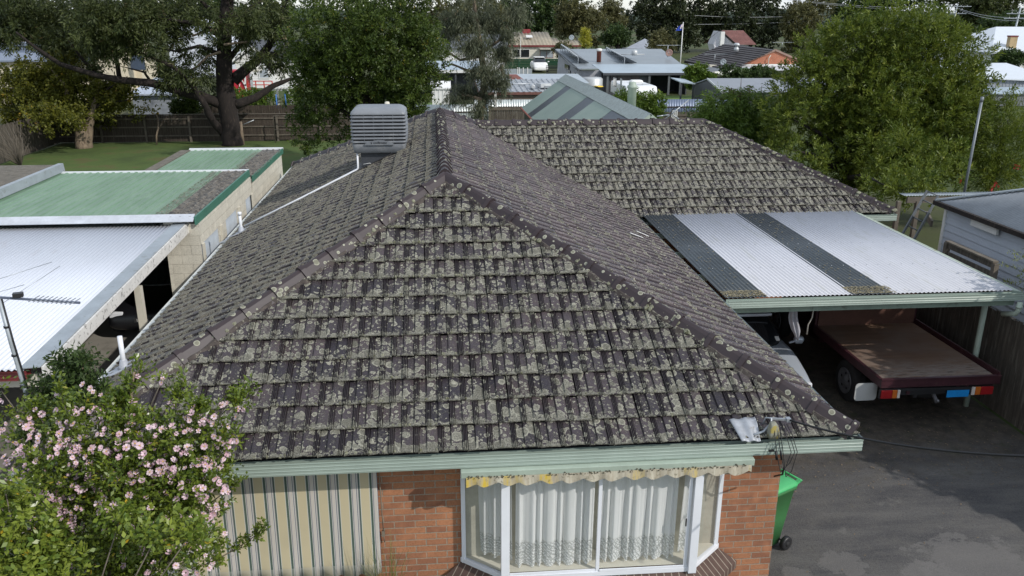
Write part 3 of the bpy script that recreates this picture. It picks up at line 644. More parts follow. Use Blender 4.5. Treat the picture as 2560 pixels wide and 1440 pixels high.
mb = MB(); mb.add([(.06, .448, .868), (.53, .09, .868), (2.7, .07, .868), (3.14, .448, .868)], [(0, 1, 2, 3)]); mb.build('inner_sill', M_CRM, window)
mb = MB(); mb.box(.10, .440, .87, 3.10, .449, 2.28); mb.build('reveal_lining', mat('room_beige', (.42, .40, .33), .9), window)
# brick sill below the bay
mb = MB()
def sillrun(a, b, ext):
    A, B = Vector((*a, 0)), Vector((*b, 0)); d = (B-A).normalized(); nr = Vector((d.y, -d.x, 0)); w_ = .22
    T1, T2 = A-d*0, B+d*0
    P = [T1+Vector((0, 0, ZS-.002)), T2+Vector((0, 0, ZS-.002)), T2+nr*w_+d*ext[1]+Vector((0, 0, ZS-.16)), T1+nr*w_-d*ext[0]+Vector((0, 0, ZS-.16))]
    Q = [p-Vector((0, 0, .10)) for p in P]
    mb.add(P+Q, [(3, 2, 1, 0), (4, 5, 6, 7), (0, 1, 5, 4), (1, 2, 6, 5), (2, 3, 7, 6), (3, 0, 4, 7)])
    return d
sillrun(bay[0], bay[1], (.12, .09)); sillrun(bay[1], bay[2], (.09, .09)); sillrun(bay[2], bay[3], (.09, .12))
def sill_mat():
    s = N('sloped_sill_brick'); v = s.coord('Object')
    def stripes(ang, per):
        mp = s.n('Mapping'); s.L(v, mp.inputs[0]); mp.inputs['Rotation'].default_value = (0, 0, ang); sx = s.n('SeparateXYZ'); s.L(mp.outputs[0], sx.inputs[0])
        return s.math('LESS_THAN', s.math('FRACT', s.math('DIVIDE', sx.outputs[0], per)), .12)
    sx = s.n('SeparateXYZ'); s.L(v, sx.inputs[0])
    lft = s.math('LESS_THAN', sx.outputs[0], .5); rgt = s.math('GREATER_THAN', sx.outputs[0], 2.73)
    m = s.mix(lft, s.mix(rgt, (0, 0, 0), (0, 0, 0)), (0, 0, 0))
    a, b, c_ = stripes(R(39), .088), stripes(0, .088), stripes(R(-42), .088)
    f = s.math('ADD', s.math('MULTIPLY', a, lft), s.math('ADD', s.math('MULTIPLY', c_, rgt), s.math('MULTIPLY', b, s.math('SUBTRACT', s.math('SUBTRACT', 1, lft), rgt))))
    n1 = s.noise(v, 14, 4)
    c = s.mix(f, s.mix(n1, (.055, .035, .03), (.13, .085, .07)), (.30, .26, .21)); s.bump(s.math('MULTIPLY', f, -1), .5, .005); return s.fin(c, .85, 0, .3)
mb.build('window_sill', sill_mat(), window)
mb = MB(); mb.prism([(.05, .45, 0), (.55, .12, 0), (2.68, .10, 0), (3.15, .45, 0)], (0, 0, ZS-.26)); mb.build('bay_base', M_BR, house)
# flat awning cassette above the bay and its scalloped weathered valance
mb = MB(); mb.prism([(.045, -.055, 2.205), (.045, -.06, 2.285), (.045, .10, 2.298), (.045, .10, 2.205)], (3.25, 0, 0))
aw = mb.build('awning', M_GRN, house, 'pale green awning cassette over the bay window', bevel=.006)
def val_mat():
    s = N('stained_valance'); v = s.coord('Object'); sx = s.n('SeparateXYZ'); s.L(v, sx.inputs[0])
    mp = s.n('Mapping'); s.L(v, mp.inputs[0]); mp.inputs['Scale'].default_value = (1, 1, .12)
    st = s.noise(mp.outputs[0], 22, 4, .6); big = s.noise(mp.outputs[0], 3.2, 3, .5)
    lean = s.ramp(sx.outputs[0], 2.6, .1)
    y = s.ramp(s.math('ADD', big, s.math('MULTIPLY', lean, .16)), .60, .66)
    c = s.mix(s.ramp(st, .35, .65), (.50, .47, .38), (.33, .29, .22)); c = s.mix(s.math('MULTIPLY', y, s.ramp(st, .62, .38)), c, (.50, .36, .05))
    c = s.mix(s.math('MULTIPLY', s.ramp(s.noise(v, 30, 4), .58, .7), .7), c, (.12, .11, .07)); return s.fin(c, .85, 0, .2)
vs = []; n = 220; x0, x1 = .10, 3.26
for i in range(n+1):
    x = x0+(x1-x0)*i/n; ph = (x-x0)/.232
    dz = .042*abs(math.cos(math.pi*ph))+.008*math.sin(ph*3.1)
    yy = -.066-.010*math.sin(ph*2*math.pi*.5)+.004*math.sin(ph*11)
    fold = .012*math.sin(ph*2*math.pi*1.0)+.005*math.sin(x*41)
    zb = 2.150-dz
    vs += [(x, -.066, 2.225), (x, -.072+fold*.5, (2.225+zb)/2), (x, -.074+fold, zb)]
mb = MB(); mb.add(vs, [(3*i+k, 3*i+3+k, 3*i+4+k, 3*i+1+k) for i in range(n) for k in range(2)], True)
mb.build('valance', val_mat(), aw)
# lichen bits on the cassette's lower lip
mb = MB(); rg = random.Random(5)
for i in range(170):
    x = .1+3.1*rg.random(); clump(mb, (x, -.058, 2.207+rg.random()**3*.03), rg.uniform(.004, .011), (0, -1, .2), rg)
mb.build('lichen', mat('dark_lichen', (.14, .13, .09), .95, var=.5, sc_=40), aw, stuff=True)
# striped canvas blind
def stripe_mat():
    s = N('striped_canvas'); v = s.coord('Object'); sx = s.n('SeparateXYZ'); s.L(v, sx.inputs[0])
    f = s.math('FRACT', s.math('DIVIDE', s.math('SUBTRACT', -.865, sx.outputs[0]), .2335))
    rp = s.n('ValToRGB'); s.L(f, rp.inputs[0]); cr = rp.color_ramp; cr.interpolation = 'CONSTANT'
    W, G, B, V_, P = (.60, .60, .55), (.085, .125, .105), (.56, .49, .33), (.24, .23, .26), (.54, .47, .43)
    st = [(0, V_), (.03, W), (.07, V_), (.115, W), (.15, P), (.19, W), (.22, P), (.26, W), (.285, V_), (.325, W), (.35, G), (.46, W), (.49, B), (.90, W), (.93, G)]
    while len(cr.elements) < len(st): cr.elements.new(.5)
    for el, (p, c) in zip(cr.elements, st): el.position = p; el.color = (*c, 1)
    low = s.math('LESS_THAN', sx.outputs[2], .885)
    c = s.mix(s.math('MULTIPLY', low, .35), rp.outputs[0], (.52, .52, .48))
    c = s.mix(s.math('MULTIPLY', s.ramp(s.noise(v, 2, 4), .5, .8), .25), c, (.34, .30, .22))
    s.bump(s.noise(v, 300, 2), .1, .002)
    s.fin(c, .85, 0, .15); tr = s.n('BsdfTranslucent'); s.L(c, tr.inputs[0]); mx = s.n('MixShader'); mx.inputs[0].default_value = .12
    s.L(s.b.outputs[0], mx.inputs[1]); s.L(tr.outputs[0], mx.inputs[2]); s.L(mx.outputs[0], s.out.inputs[0]); return s.m
mb = MB(); vs = []; nx, nz = 180, 10; x0, x1 = -3.75, -.885
for j in range(nz+1):
    for i in range(nx+1):
        x = x0+(x1-x0)*i/nx; f = j/nz
        z = 2.28-(2.28-.765)*f; y = .40-.045*f+.006*math.sin(x*7)*f
        if j == nz: z -= .052*abs(math.sin(math.pi*(x-x1)/.235))-.0; y += .008*math.sin(x*27)
        edge = math.exp(-((x-x1)/.05)**2); y += edge*.012*f*math.sin(f*9)
        vs.append((x, y, z))
m_ = nx+1; mb.add(vs, [(j*m_+i, j*m_+i+1, (j+1)*m_+i+1, (j+1)*m_+i) for j in range(nz) for i in range(nx)], True)
bl = mb.build('blind', stripe_mat(), house, 'green, cream and grey striped canvas blind')
so_ = bl.modifiers.new('s', 'SOLIDIFY'); so_.thickness = .004
mb = MB(); mb.tube([(-.86, .36, 2.2), (-.85, .37, 1.6), (-.845, .40, 1.28)], .006); mb.obox((-.85, .40, 1.26), (.03, .03, .07)); mb.tube([(-.845, .41, 1.25), (-.84, .42, 1.13)], .005)
mb.build('blind_cord', mat('old_rope', (.2, .17, .13), .9), bl)
# roof fittings
def on_l(px, py):
    d = CF+CR*(px-1280)/FPX-CU*(py-720)/FPX; n = np.array([-TAN, 0, 1]); return Vector(CAM+d*((E_Z+W2*TAN-n @ CAM)/(n @ d)))
def on_r(px, py):
    d = CF+CR*(px-1280)/FPX-CU*(py-720)/FPX; n = np.array([TAN, 0, 1]); return Vector(CAM+d*((E_Z+W2*TAN-n @ CAM)/(n @ d)))
def on_f(px, py):
    d = CF+CR*(px-1280)/FPX-CU*(py-720)/FPX; n = np.array([0, -TAN, 1]); return Vector(CAM+d*((E_Z-n @ CAM)/(n @ d)))
for (px, py, hgt, lab) in ((312, 925, .46, 'taller white vent pipe near the front corner of the roof'), (604, 583, .44, 'white vent pipe by the drain line, farther up the left eave')):
    b = on_l(px, py); mb = MB()
    mb.lathe([(.030, -.05), (.030, hgt)], b, n=16); mb.lathe([(.036, hgt*.18), (.038, hgt*.18+.004), (.038, hgt*.18+.05), (.036, hgt*.18+.054)], b, n=16)
    if py < 600: mb.lathe([(.040, hgt-.06), (.040, hgt+.005), (.02, hgt+.01)], b, n=16)
    vp = mb.build('vent_pipe', M_PVC, house, lab)
    mb = MB(); mb.lathe([(.085, .03), (.06, .06), (.042, .14)], b, n=12)
    P = [b+Vector((-.30, -.17, -.30*TAN+.045)), b+Vector((-.26, .17, -.26*TAN+.045)), b+Vector((.14, .15, .14*TAN+.05)), b+Vector((.12, -.13, .12*TAN+.05))]
    mb.prism(P, (0, 0, -.012)); mb.prism([P[0]+Vector((-.14, -.05, -.065)), P[0]+Vector((-.12, .10, -.06)), P[0]+Vector((.02, .16, .004)), P[0]+Vector((.02, 0, .003))], (0, 0, -.01))
    mb.build('flashing', M_LEAD, vp)
# zinc patch sheet on the front edge of the roof
mb = MB(); A = on_f(1820, 1057); B = on_f(1884, 1050); C_ = on_f(1900, 1108); D_ = on_f(1852, 1112); nr = Vector((0, -sT, cT))
vs = []; n = 20
for j in range(9):
    f = j/8
    for i in range(n+1):
        t = i/n; p = (A.lerp(B, t)).lerp(D_.lerp(C_, t), f)+nr*(.058+.012*math.sin(t*4*math.pi)+(.02*math.sin(f*5)*t)); vs.append(p)
mb.add(vs, [(j*(n+1)+i, j*(n+1)+i+1, (j+1)*(n+1)+i+1, (j+1)*(n+1)+i) for j in range(8) for i in range(n)], True)
ps = mb.build('patch_sheet', mat('scuffed_zinc', (.36, .38, .41), .5, .2, var=.2, sc_=12, dirt=(.22, .2, .17), dscale=14, dth=.6), house); ps.modifiers.new('s', 'SOLIDIFY').thickness = .003
# pale scrape strips on the right slope
for (a, b) in (((1572, 589), (1604, 601)), ((1588, 584), (1618, 597))):
    p, q = on_r(*a), on_r(*b); up = Vector((sT, 0, cT)); mb = MB(); mb.bar(p+up*.06, q+up*.06, .05, .006, up=up); mb.build('repair_strip', M_WP, house)
# ============================================================ ON AND ROUND THE ROOF
cx, cy = -1.30, 10.15
t = thing('evaporative_cooler', 'boxy grey evaporative cooler with louvred sides standing on the left roof slope', 'rooftop cooler', (cx, cy, 3.9))
mb = MB(); mb.loft([(cx, cy, 4.16, .50, .45, .05), (cx, cy, 4.18, .53, .48, .06), (cx, cy, 4.34, .555, .50, .07), (cx, cy, 4.36, .545, .49, .07)], 40); base = mb.build('base', M_COOL, t)
mb = MB(); mb.loft([(cx, cy, 4.34, .49, .44, .05), (cx, cy, 4.96, .49, .44, .05)], 32); mb.build('pad', M_COOLD, t)
for i in range(8):
    z = 4.375+i*.0725; k = .012*math.sin((i+1)/9*math.pi)
    mb = MB(); mb.loft([(cx, cy, z, .545+k, .49+k, .07), (cx, cy, z+.012, .572+k, .517+k, .08), (cx, cy, z+.026, .572+k, .517+k, .08), (cx, cy, z+.050, .548+k, .493+k, .07), (cx, cy, z+.052, .50, .45, .05), (cx, cy, z-.002, .50, .45, .05)], 40)
    mb.build('louvre', M_COOL, t)
mb = MB(); mb.loft([(cx, cy, 4.95, .565, .51, .07), (cx, cy, 4.97, .572, .515, .08), (cx, cy, 5.015, .552, .497, .09), (cx, cy, 5.06, .50, .45, .10), (cx, cy, 5.085, .45, .40, .10), (cx, cy, 5.09, .38, .34, .10)], 48)
mb.build('lid', mat('cooler_lid_grey', (.20, .215, .235), .45, var=.08, sc_=4), t)
mb = MB()
for i in range(4): mb.box(cx-.30+.2*i-.006, cy-.512, 4.40, cx-.30+.2*i+.006, cy-.50, 4.95)
mb.prism([(cx-.30, cy-.535, 4.34)]+[(cx-.30+.6*i/12, cy-.535, 4.37+.075*math.sin(math.pi*i/12)) for i in range(13)]+[(cx+.30, cy-.535, 4.34)], (0, .04, 0))
bd = mb.build('badge_panel', M_COOL, base)
tx = bpy.data.curves.new('t', 'FONT'); tx.body = 'coolbreeze'; tx.size = .062; tx.extrude = .002; tx.align_x = 'CENTER'
to = bpy.data.objects.new('t', tx); col.objects.link(to); dg = bpy.context.evaluated_depsgraph_get(); me = bpy.data.meshes.new_from_object(to.evaluated_get(dg)); bpy.data.objects.remove(to)
def letter_obj(me, M, name, m, parent):
    me.transform(M); me.materials.clear(); me.materials.append(m); o = bpy.data.objects.new(name, me); col.objects.link(o); link(o, parent); return o
letter_obj(me, Matrix.Translation((cx+.02, cy-.539, 4.372)) @ Matrix.Rotation(R(90), 4, 'X'), 'lettering', M_BLP, t)
mb = MB(); mb.prism([(cx-.165, cy-.541, 4.366), (cx-.145, cy-.541, 4.366), (cx-.152, cy-.541, 4.40), (cx-.170, cy-.541, 4.405)], (0, .006, 0)); mb.build('emblem', M_BLP, t)
mb = MB(); zb = lambda x: E_Z+(x+W2)*TAN
P = [(cx-.40, zb(cx-.40)-.02), (cx+.38, zb(cx+.38)-.02), (cx+.38, 4.17), (cx-.40, 4.17)]
mb.prism([(x, cy-.38, z) for x, z in P], (0, .76, 0)); mb.build('duct_box', mat('duct_dark', (.06, .065, .075), .5, .2, var=.2), t)
mb = MB(); mb.prism([(cx-.62, cy-.46, zb(cx-.62)+.05), (cx-.62, cy+.44, zb(cx-.62)+.05), (cx+.42, cy+.44, zb(cx+.42)+.055), (cx+.42, cy-.46, zb(cx+.42)+.055)], (0, 0, .012)); mb.build('flashing', mat('dull_flashing', (.05, .05, .055), .6, .1, var=.2), t)
mb = MB(); mb.tube([(cx-.36, cy-.44, 3.93), (cx-.22, cy-.43, 3.95), (cx-.14, cy-.43, 3.92)], .006); mb.build('cable', M_WP, t)
mb = MB(); mb.obox((cx-.11, cy-.43, 3.93), (.09, .03, .035)); mb.build('connector', mat('blue_plastic', (.1, .2, .42), .4), t)
mb = MB(); q1 = on_l(905, 420)+Vector((0, 0, .05)); top = Vector((cx-.47, cy-.40, 4.17)); q1 = Vector((top.x, top.y, zb(top.x)+.06)); q2 = on_l(612, 572)+Vector((0, 0, .06))
mb.tube([top, q1+Vector((0, 0, .03)), q1+Vector((-.03, -.01, .0)), q1.lerp(q2, .5)+Vector((0, 0, .0)), q2], .020, 10)
tag(mb.build('drain_pipe', M_PVC), 'thin white plastic drain pipe running from the rooftop cooler down to the left gutter', 'pipe')
p = at(968, 262, y=13.4); mb = MB(); zb2 = E_Z+(p.x+W2)*TAN
mb.lathe([(.05, 0), (.05, p.z-zb2-.1)], (p.x, 13.4, zb2), n=12); mb.lathe([(.085, p.z-zb2-.16), (.085, p.z-zb2-.07), (.055, p.z-zb2+.07), (.03, p.z-zb2+.08)], (p.x, 13.4, zb2), n=14)
mb.build('vent_cowl', M_CRM, house, 'cream capped vent behind the cooler')
# power line bracket on the front roof corner
pb = on_f(1925, 1092)+Vector((0, 0, .05))
t = thing('service_bracket', 'stained box and steel bracket where the black power line meets the front right roof corner', 'cable bracket', pb)
mb = MB(); mb.tube([pb+Vector((-.05, .12, .02)), pb+Vector((-.045, .06, .16)), pb+Vector((0, .02, .17)), pb+Vector((0, 0, .02))], .011); mb.tube([pb+Vector((-.20, -.03, .0)), pb+Vector((-.08, 0, .02)), pb+Vector((0, .02, .1))], .014)
mb.build('bracket', M_ZN, t)
mb = MB(); mb.loft([(pb.x+.01, pb.y-.05, pb.z-.03, .055, .045, .02), (pb.x+.01, pb.y-.05, pb.z+.03, .062, .05, .02), (pb.x+.005, pb.y-.045, pb.z+.12, .045, .04, .02), (pb.x, pb.y-.04, pb.z+.15, .03, .03, .01)], 24)
mb.build('junction_box', mat('lichened_box', (.24, .24, .19), .8, var=.3, sc_=20, dirt=(.33, .26, .05), dscale=12, dth=.5), t)
mb = MB(); mb.bar(pb+Vector((.0, .05, .15)), pb+Vector((.20, .03, .14)), .022); mb.obox(pb+Vector((.20, .03, .14)), (.05, .06, .04)); mb.build('clamp', M_ZN, t)
rg = random.Random(4)
mb = MB()
for dx, dr in ((.02, .24), (.06, .19), (.09, .30)):
    a = pb+Vector((dx-.02, -.08, -.02)); mb.tube([a+Vector((0, 0, .12)), a+Vector((.01, -.05, -.02)), a+Vector((.02, -.11, -.16)), a+Vector((.07, -.13, -.12-dr)), a+Vector((.13, -.12, -.06-dr)), a+Vector((.17, -.12, -.12)), a+Vector((.12, -.05, .06)), a+Vector((.08, .03, .15))], .0045, 6)
mb.tube([pb+Vector((.11, -.20, -.32)), pb+Vector((.13, -.14, -.45)), pb+Vector((.15, .1, -.62))], .010, 6)
for dx in (0, .055): mb.tube([pb+Vector((dx, -.185, -.13)), pb+Vector((dx+.02, -.19, -.23))], .013, 8)
mb.obox(pb+Vector((-.05, -.18, -.12)), (.06, .02, .02))
mb.build('looped_wire', M_TAR, t)
mb = MB(); A = pb+Vector((.2, .03, .14)); B = at(2620, 1142, y=-2.2); pts = []
for i in range(25):
    f = i/24; pts.append(A.lerp(B, f)+Vector((0, 0, -.10*4*f*(1-f))))
mb.tube(pts, .013, 6); tag(mb.build('power_line', M_TAR), 'black overhead power line running off to the right from the front roof corner', 'cable')
# TV antenna on a mast at the left corner
t = thing('tv_antenna', 'grey television antenna on a taped mast beside the left corner of the roof', 'antenna', (-4.75, 1.1, 2.4))
m0, m1 = at(95, 1100, x=-4.72), at(-2, 752, x=-4.9)
mb = MB(); mb.tube([m0, m0.lerp(m1, .35)+Vector((0.01, 0, 0)), m0.lerp(m1, .7)+Vector((.0, 0, 0)), m1+Vector((0, 0, .05))], .022, 10); mb.build('mast', M_TRIM, t)
mb = MB(); mb.tube([m0+Vector((.028, 0, 0)), m0.lerp(m1, .35)+Vector((.045, 0, 0)), m0.lerp(m1, .72)+Vector((.03, 0, 0)), m1+Vector((.03, 0, .02))], .010, 6)
for f in (.15, .4, .62, .82): mb.lathe([(.030, -.012), (.030, .012)], m0.lerp(m1, f), n=10)
mb.build('coax_cable', M_TAR, t)
b0, b1 = at(-40, 741, y=m1.y), at(200, 757, y=m1.y)
mb = MB(); mb.bar(b0, b1, .026, .022); mb.build('boom', mat('faded_blue', (.10, .12, .17), .5, var=.2), t)
mb = MB(); d = (b1-b0); rx = Vector((.25, 1, .06)).normalized()
for i in range(10):
    p = b0+d*(.52+.5*i/10.5)+Vector((0, 0, .012)); mb.bar(p-rx*.09, p+rx*.09, .008)
mb.build('element', M_ZN, t)
mb = MB(); p = at(45, 737, y=m1.y); mb.obox(p, (.10, .07, .045), rz=.3); mb.build('amplifier', M_BLP, t)
mb = MB()
for k, (a, b) in enumerate((((-20, 775), (150, 665)), ((-20, 735), (60, 712)), ((-10, 700), (130, 655)))):
    pa = at(*a, y=m1.y-.02*k); pb2 = at(*b, y=m1.y+.5); mb.tube([pa, pb2], .0035, 5)
mb.build('reflector_rod', M_ZN, t)
# ============================================================ CARPORT ON THE RIGHT
A0, A1 = at(1812, 755, z=2.42), at(2566, 733, z=2.42)
yF = (A0.y+A1.y)/2; xR = at(2556, 735, z=2.42).x; zF, zB = 2.445, 2.50
t = thing('carport', 'open carport with pale and dark striped corrugated roof beside the brick house', 'carport', (7, 8, 0))
yB = YW+.12; xs = [W2+.055]
for px in (1697, 1867, 1945): xs.append(at(px, 546, z=zB).x)
xfront = [W2+.055]+[at(px, 742, z=zF).x for px in (1903, 2119, 2224)]
xs = [(a+b)/2 for a, b in zip(xs, xfront)]; xs[0] = W2+.055; xs.append(xR-.16)
for i, (m, lab) in enumerate(((M_CD, 'dark sheet strip beside the house gutter'), (M_CW, 'narrower pale sheet strip'), (M_CD, 'dark sheet strip between the pale ones'), (M_CW, 'widest pale sheet strip'))):
    mb = MB(); x0 = xs[i]-(0.0 if i == 0 else .02); mb.corr((x0, yF+.03, zF+.03+.004*(i % 2)), (xs[i+1]-x0+.02, 0, 0), (0, yB-yF, zB-zF), amp=.0095)
    mb.build('roof_sheet', m, t, lab)
mb = MB(); rg = random.Random(8)
def litter(mb, x0, x1, y0, y1, zf, n, rg, s0=.01, s1=.035):
    for i in range(n):
        x, y = rg.uniform(x0, x1), rg.uniform(y0, y1); z = zf(x, y); a = rg.uniform(0, 6.3); r = rg.uniform(s0, s1); dx, dy = r*math.cos(a), r*math.sin(a)
        mb.add([(x-dx, y-dy, z+rg.uniform(0, .006)), (x+dy*.35, y-dx*.35, z+.004), (x+dx, y+dy, z+rg.uniform(0, .008)), (x-dy*.35, y+dx*.35, z+.002)], [(0, 1, 2, 3)])
zc = lambda x, y: zF+.042+(zB-zF)*(y-yF)/(yB-yF)
litter(mb, xs[0]+.1, xs[1]-.03, yF+.05, yB-.4, zc, 150, rg); litter(mb, xs[2]+.02, xs[3]-.02, yF+.05, yB-.4, zc, 190, rg); litter(mb, xs[0], xs[1], yF+.04, yF+.35, zc, 520, rg); litter(mb, xs[2]-.05, xs[3]+.05, yF+.04, yF+.4, zc, 620, rg); litter(mb, xs[3], xs[4], yF+.04, yB, zc, 60, rg, .006, .02)
mb.build('leaf_litter', mat('dry_leaf_litter', (.24, .21, .13), .95, var=.5, sc_=9), t, stuff=True)
mb = MB()
for yy in (yF+.12, yF+1.6, yF+3.1, yF+4.6):
    k = xs[0]+.06
    while k < xs[4]:
        mb.lathe([(.012, 0), (.009, .010)], (k, yy, zc(k, yy)-.002), n=6); k += .228
mb.build('roof_screw', M_ZN, t, stuff=True)
gutter((W2+.06, yF-.10, zF+.02), (xR+.02, yF-.10, zF+.02), (0, -1, 0), 'gutter', M_GUT, t, face=.13)
mb = MB(); mb.box(W2+.06, yF+.03, 2.20, xR-.08, yF+.08, 2.36); mb.build('beam', mat('beam_green', (.22, .29, .24), .6, var=.2, dirt=(.12, .14, .12), dscale=5), t)
mb = MB(); mb.prism([(xR-.17, yF+.02, zF+.035), (xR+.0, yF+.02, zF+.005), (xR+.0, YW+.02, zB+.0), (xR-.17, YW+.02, zB+.04)], (0, 0, -.02)); mb.prism([(xR-.0, yF+.02, zF+.003), (xR+.01, yF+.02, zF+.003), (xR+.01, YW, zB), (xR, YW, zB)], (0, 0, -.14))
mb.build('barge_flashing', mat('mossy_flashing', (.34, .40, .33), .6, var=.15, sc_=3, dirt=(.22, .22, .13), dscale=10, dth=.55), t)
mb = MB()
for k in range(4): yy = yF+1.5+k*1.5; mb.box(W2+.02, yy, 2.30, xR-.05, yy+.045, 2.415)
mb.build('rafter', M_GRN, t)
for yy in (5.35, 8.6):
    mb = MB(); mb.lathe([(.052, 0), (.052, 2.34)], (9.64, yy, 0), n=14); mb.build('post', M_GRN, t)
mb = MB(); q = at(2534, 770, x=xR-.08); mb.tube([(xR-.12, yF-.16, 2.32), (xR-.12, yF-.16, 2.18), (xR-.13, yF-.12, 2.10), (xR-.2, yF+.1, 2.02)], .045, 12); mb.lathe([(.055, 2.22), (.055, 2.26)], (xR-.12, yF-.16, 0), n=12); mb.build('downpipe', M_GRN, t)
# ---- hanging rag and rope
p = at(1990, 772, y=yF+.3); q = at(2000, 846, y=yF+.3)
mb = MB(); vs = []; n = 10; hh = p.z-q.z
for j in range(13):
    f = j/12; wd = .09+.05*math.sin(f*3)-.08*max(0, f-.75)*3
    for i in range(n+1):
        s_ = i/n-.5; vs.append((p.x+s_*wd*1.3+.05*f*f-.04*math.sin(f*5), p.y+.03*math.sin(s_*14+f*2), p.z+.12-(hh+.12)*f-.05*(s_+.5)*f))
mb.add(vs, [(j*(n+1)+i, j*(n+1)+i+1, (j+1)*(n+1)+i+1, (j+1)*(n+1)+i) for j in range(12) for i in range(n)], True)
o = mb.build('hanging_cloth', mat('grey_cloth', (.34, .34, .37), .9, var=.2, sc_=6)); o.modifiers.new('s', 'SOLIDIFY').thickness = .004; tag(o, 'crumpled pale cloth hanging under the front beam of the striped carport', 'cloth')
mb = MB(); mb.tube([at(2034, 772, y=yF+.25), at(2030, 795, y=yF+.25), at(2020, 812, y=yF+.27), at(2017, 836, y=yF+.25)], .012, 6); tag(mb.build('rope', mat('pale_rope', (.4, .38, .34), .9)), 'pale rope end dangling beside the hanging cloth', 'rope')
# ============================================================ VEHICLES
def car(root, x, y, wdt, L, paint, seed=0, hood=.92, roofz=1.42, van=False, win_m=M_GLS, face=-1):
    """front of the car at y, extending to y+L when face=-1; parts parented to root"""
    hw = wdt/2
    body = [(0, .35, .42, .70), (.04, .24, .66, .86), (.18, .2, .74, .95), (.9, .2, hood, .99), (1.25, .2, hood+.03, 1), (2.0, .2, hood+.05, 1), (L-1.0, .2, hood+.06, 1), (L-.35, .22, hood+.05, .98), (L-.06, .25, hood-.05, .92), (L, .38, .6, .8)]
    def loft(secs, m, name, shape):
        mb = MB(); vs = []; n = 0
        for s_ in secs:
            ring_ = shape(*s_); n = len(ring_); vs += ring_
        k = len(secs)
        fs = [(i*n+j, (i+1)*n+j, (i+1)*n+(j+1) % n, i*n+(j+1) % n) for i in range(k-1) for j in range(n)]+[tuple(range(n)), tuple(range(k*n-1, (k-1)*n-1, -1))]
        mb.add(vs, fs, True); o = mb.build(name, m, root); sb = o.modifiers.new('sub', 'SUBSURF'); sb.levels = 1; sb.render_levels = 2; return o
    def sh(yy, zb, zt, k):
        w_ = hw*k; Y = y+(yy if face < 0 else L-yy)
        pts = [(-w_*.93, zb), (-w_, zb+(zt-zb)*.35), (-w_*.985, zt-.16*(zt-zb)-.03), (-w_*.86, zt-.015), (-w_*.4, zt+.02), (w_*.4, zt+.02), (w_*.86, zt-.015), (w_*.985, zt-.16*(zt-zb)-.03), (w_, zb+(zt-zb)*.35), (w_*.93, zb)]
        return [(x+a, Y, b) for a, b in pts]
    b = loft(body, paint, 'body', sh)
    g0, g1, g2, g3 = (1.05, 1.85, L-1.5, L-.55) if not van else (1.0, 1.7, L-.6, L-.2)
    def gh(yy, zt, k):
        Y = y+(yy if face < 0 else L-yy); w_ = hw*k; zb = hood-.02
        return [(x-w_*1.02, Y, zb), (x-w_*.9, Y, zb+(zt-zb)*.8), (x-w_*.75, Y, zt), (x+w_*.75, Y, zt), (x+w_*.9, Y, zb+(zt-zb)*.8), (x+w_*1.02, Y, zb)]
    loft([(g0, hood+.02, .88), (g1, roofz-.03, .84), ((g1+g2)/2, roofz-.01, .84), (g2, roofz-.03, .83), (g3, hood+.05, .85)], win_m, 'window', gh)
    mb = MB(); mb.prism([(x-hw*.66, y+(g1-.12 if face < 0 else L-g1+.12), roofz-.05), (x+hw*.66, y+(g1-.12 if face < 0 else L-g1+.12), roofz-.05), (x+hw*.70, y+(g2 if face < 0 else L-g2), roofz-.03), (x-hw*.70, y+(g2 if face < 0 else L-g2), roofz-.03)], (0, 0, .06)); mb.build('roof', paint, root, bevel=.02)
    for sx in (-1, 1):
        for yy in (.75, L-.8):
            Y = y+(yy if face < 0 else L-yy); mb = MB(); mb.lathe([(.2, -.09), (.30, -.1), (.31, -.07), (.31, .07), (.30, .1), (.2, .09)], (x+sx*(hw-.1), Y, .31), 'X', 20); wv = mb.build('wheel', M_RUB, root)
            mb = MB(); mb.lathe([(.02, -.11), (.19, -.105), (.19, .105), (.02, .11)], (x+sx*(hw-.1), Y, .31), 'X', 16); mb.build('rim', M_RIM, wv)
        ym = y+(g0+.25 if face < 0 else L-g0-.25)
        mb = MB(); mb.loft([(x+sx*(hw+.10), ym, hood+.03, .07, .05, .03), (x+sx*(hw+.10), ym, hood+.10, .10, .065, .05), (x+sx*(hw+.10), ym, hood+.16, .07, .05, .03)], 20); mb.bar((x+sx*hw*.9, ym, hood+.04), (x+sx*(hw+.05), ym, hood+.07), .03); mb.build('mirror', paint, root)
        yl = y+(.10 if face < 0 else L-.10); mb = MB(); mb.obox((x+sx*hw*.66, yl, .62), (.30, .10, .13)); mb.build('headlight', M_GL if False else M_WH, root, bevel=.02)
    return b
cp = at(2028, 962, z=.55); ccx = cp.x-.80
t = thing('parked_car', 'silver car nosed out under the carport beside the flatbed truck', 'car', (ccx, cp.y+2, 0))
car(t, ccx, cp.y-.28, 1.70, 4.1, mat('silver_paint', (.50, .55, .62), .3, .35, var=.03), hood=.93, roofz=1.40)
mb = MB(); p = at(1948, 848, z=1.0); mb.obox((ccx+.52, cp.y+1.02, 1.06), (.08, .006, .10), rx=-.9); mb.build('registration_sticker', M_WP, t)
dp = at(300, 833, z=.2)
t = thing('parked_car', 'black car in deep shade under the white roofed carport on the left', 'car', (dp.x+.5, dp.y+2, 0))
car(t, dp.x+.55, dp.y-.05, 1.75, 4.3, mat('black_paint', (.008, .008, .01), .3, .1), hood=.92, roofz=1.4)
mb = MB(); mb.obox((dp.x+.55, dp.y-.07, .52), (.37, .012, .11)); pl = mb.build('number_plate', mat('plate_dark', (.03, .03, .032), .5), t)
tx = bpy.data.curves.new('t', 'FONT'); tx.body = '1G  96'; tx.size = .10; tx.extrude = .002; tx.align_x = 'CENTER'
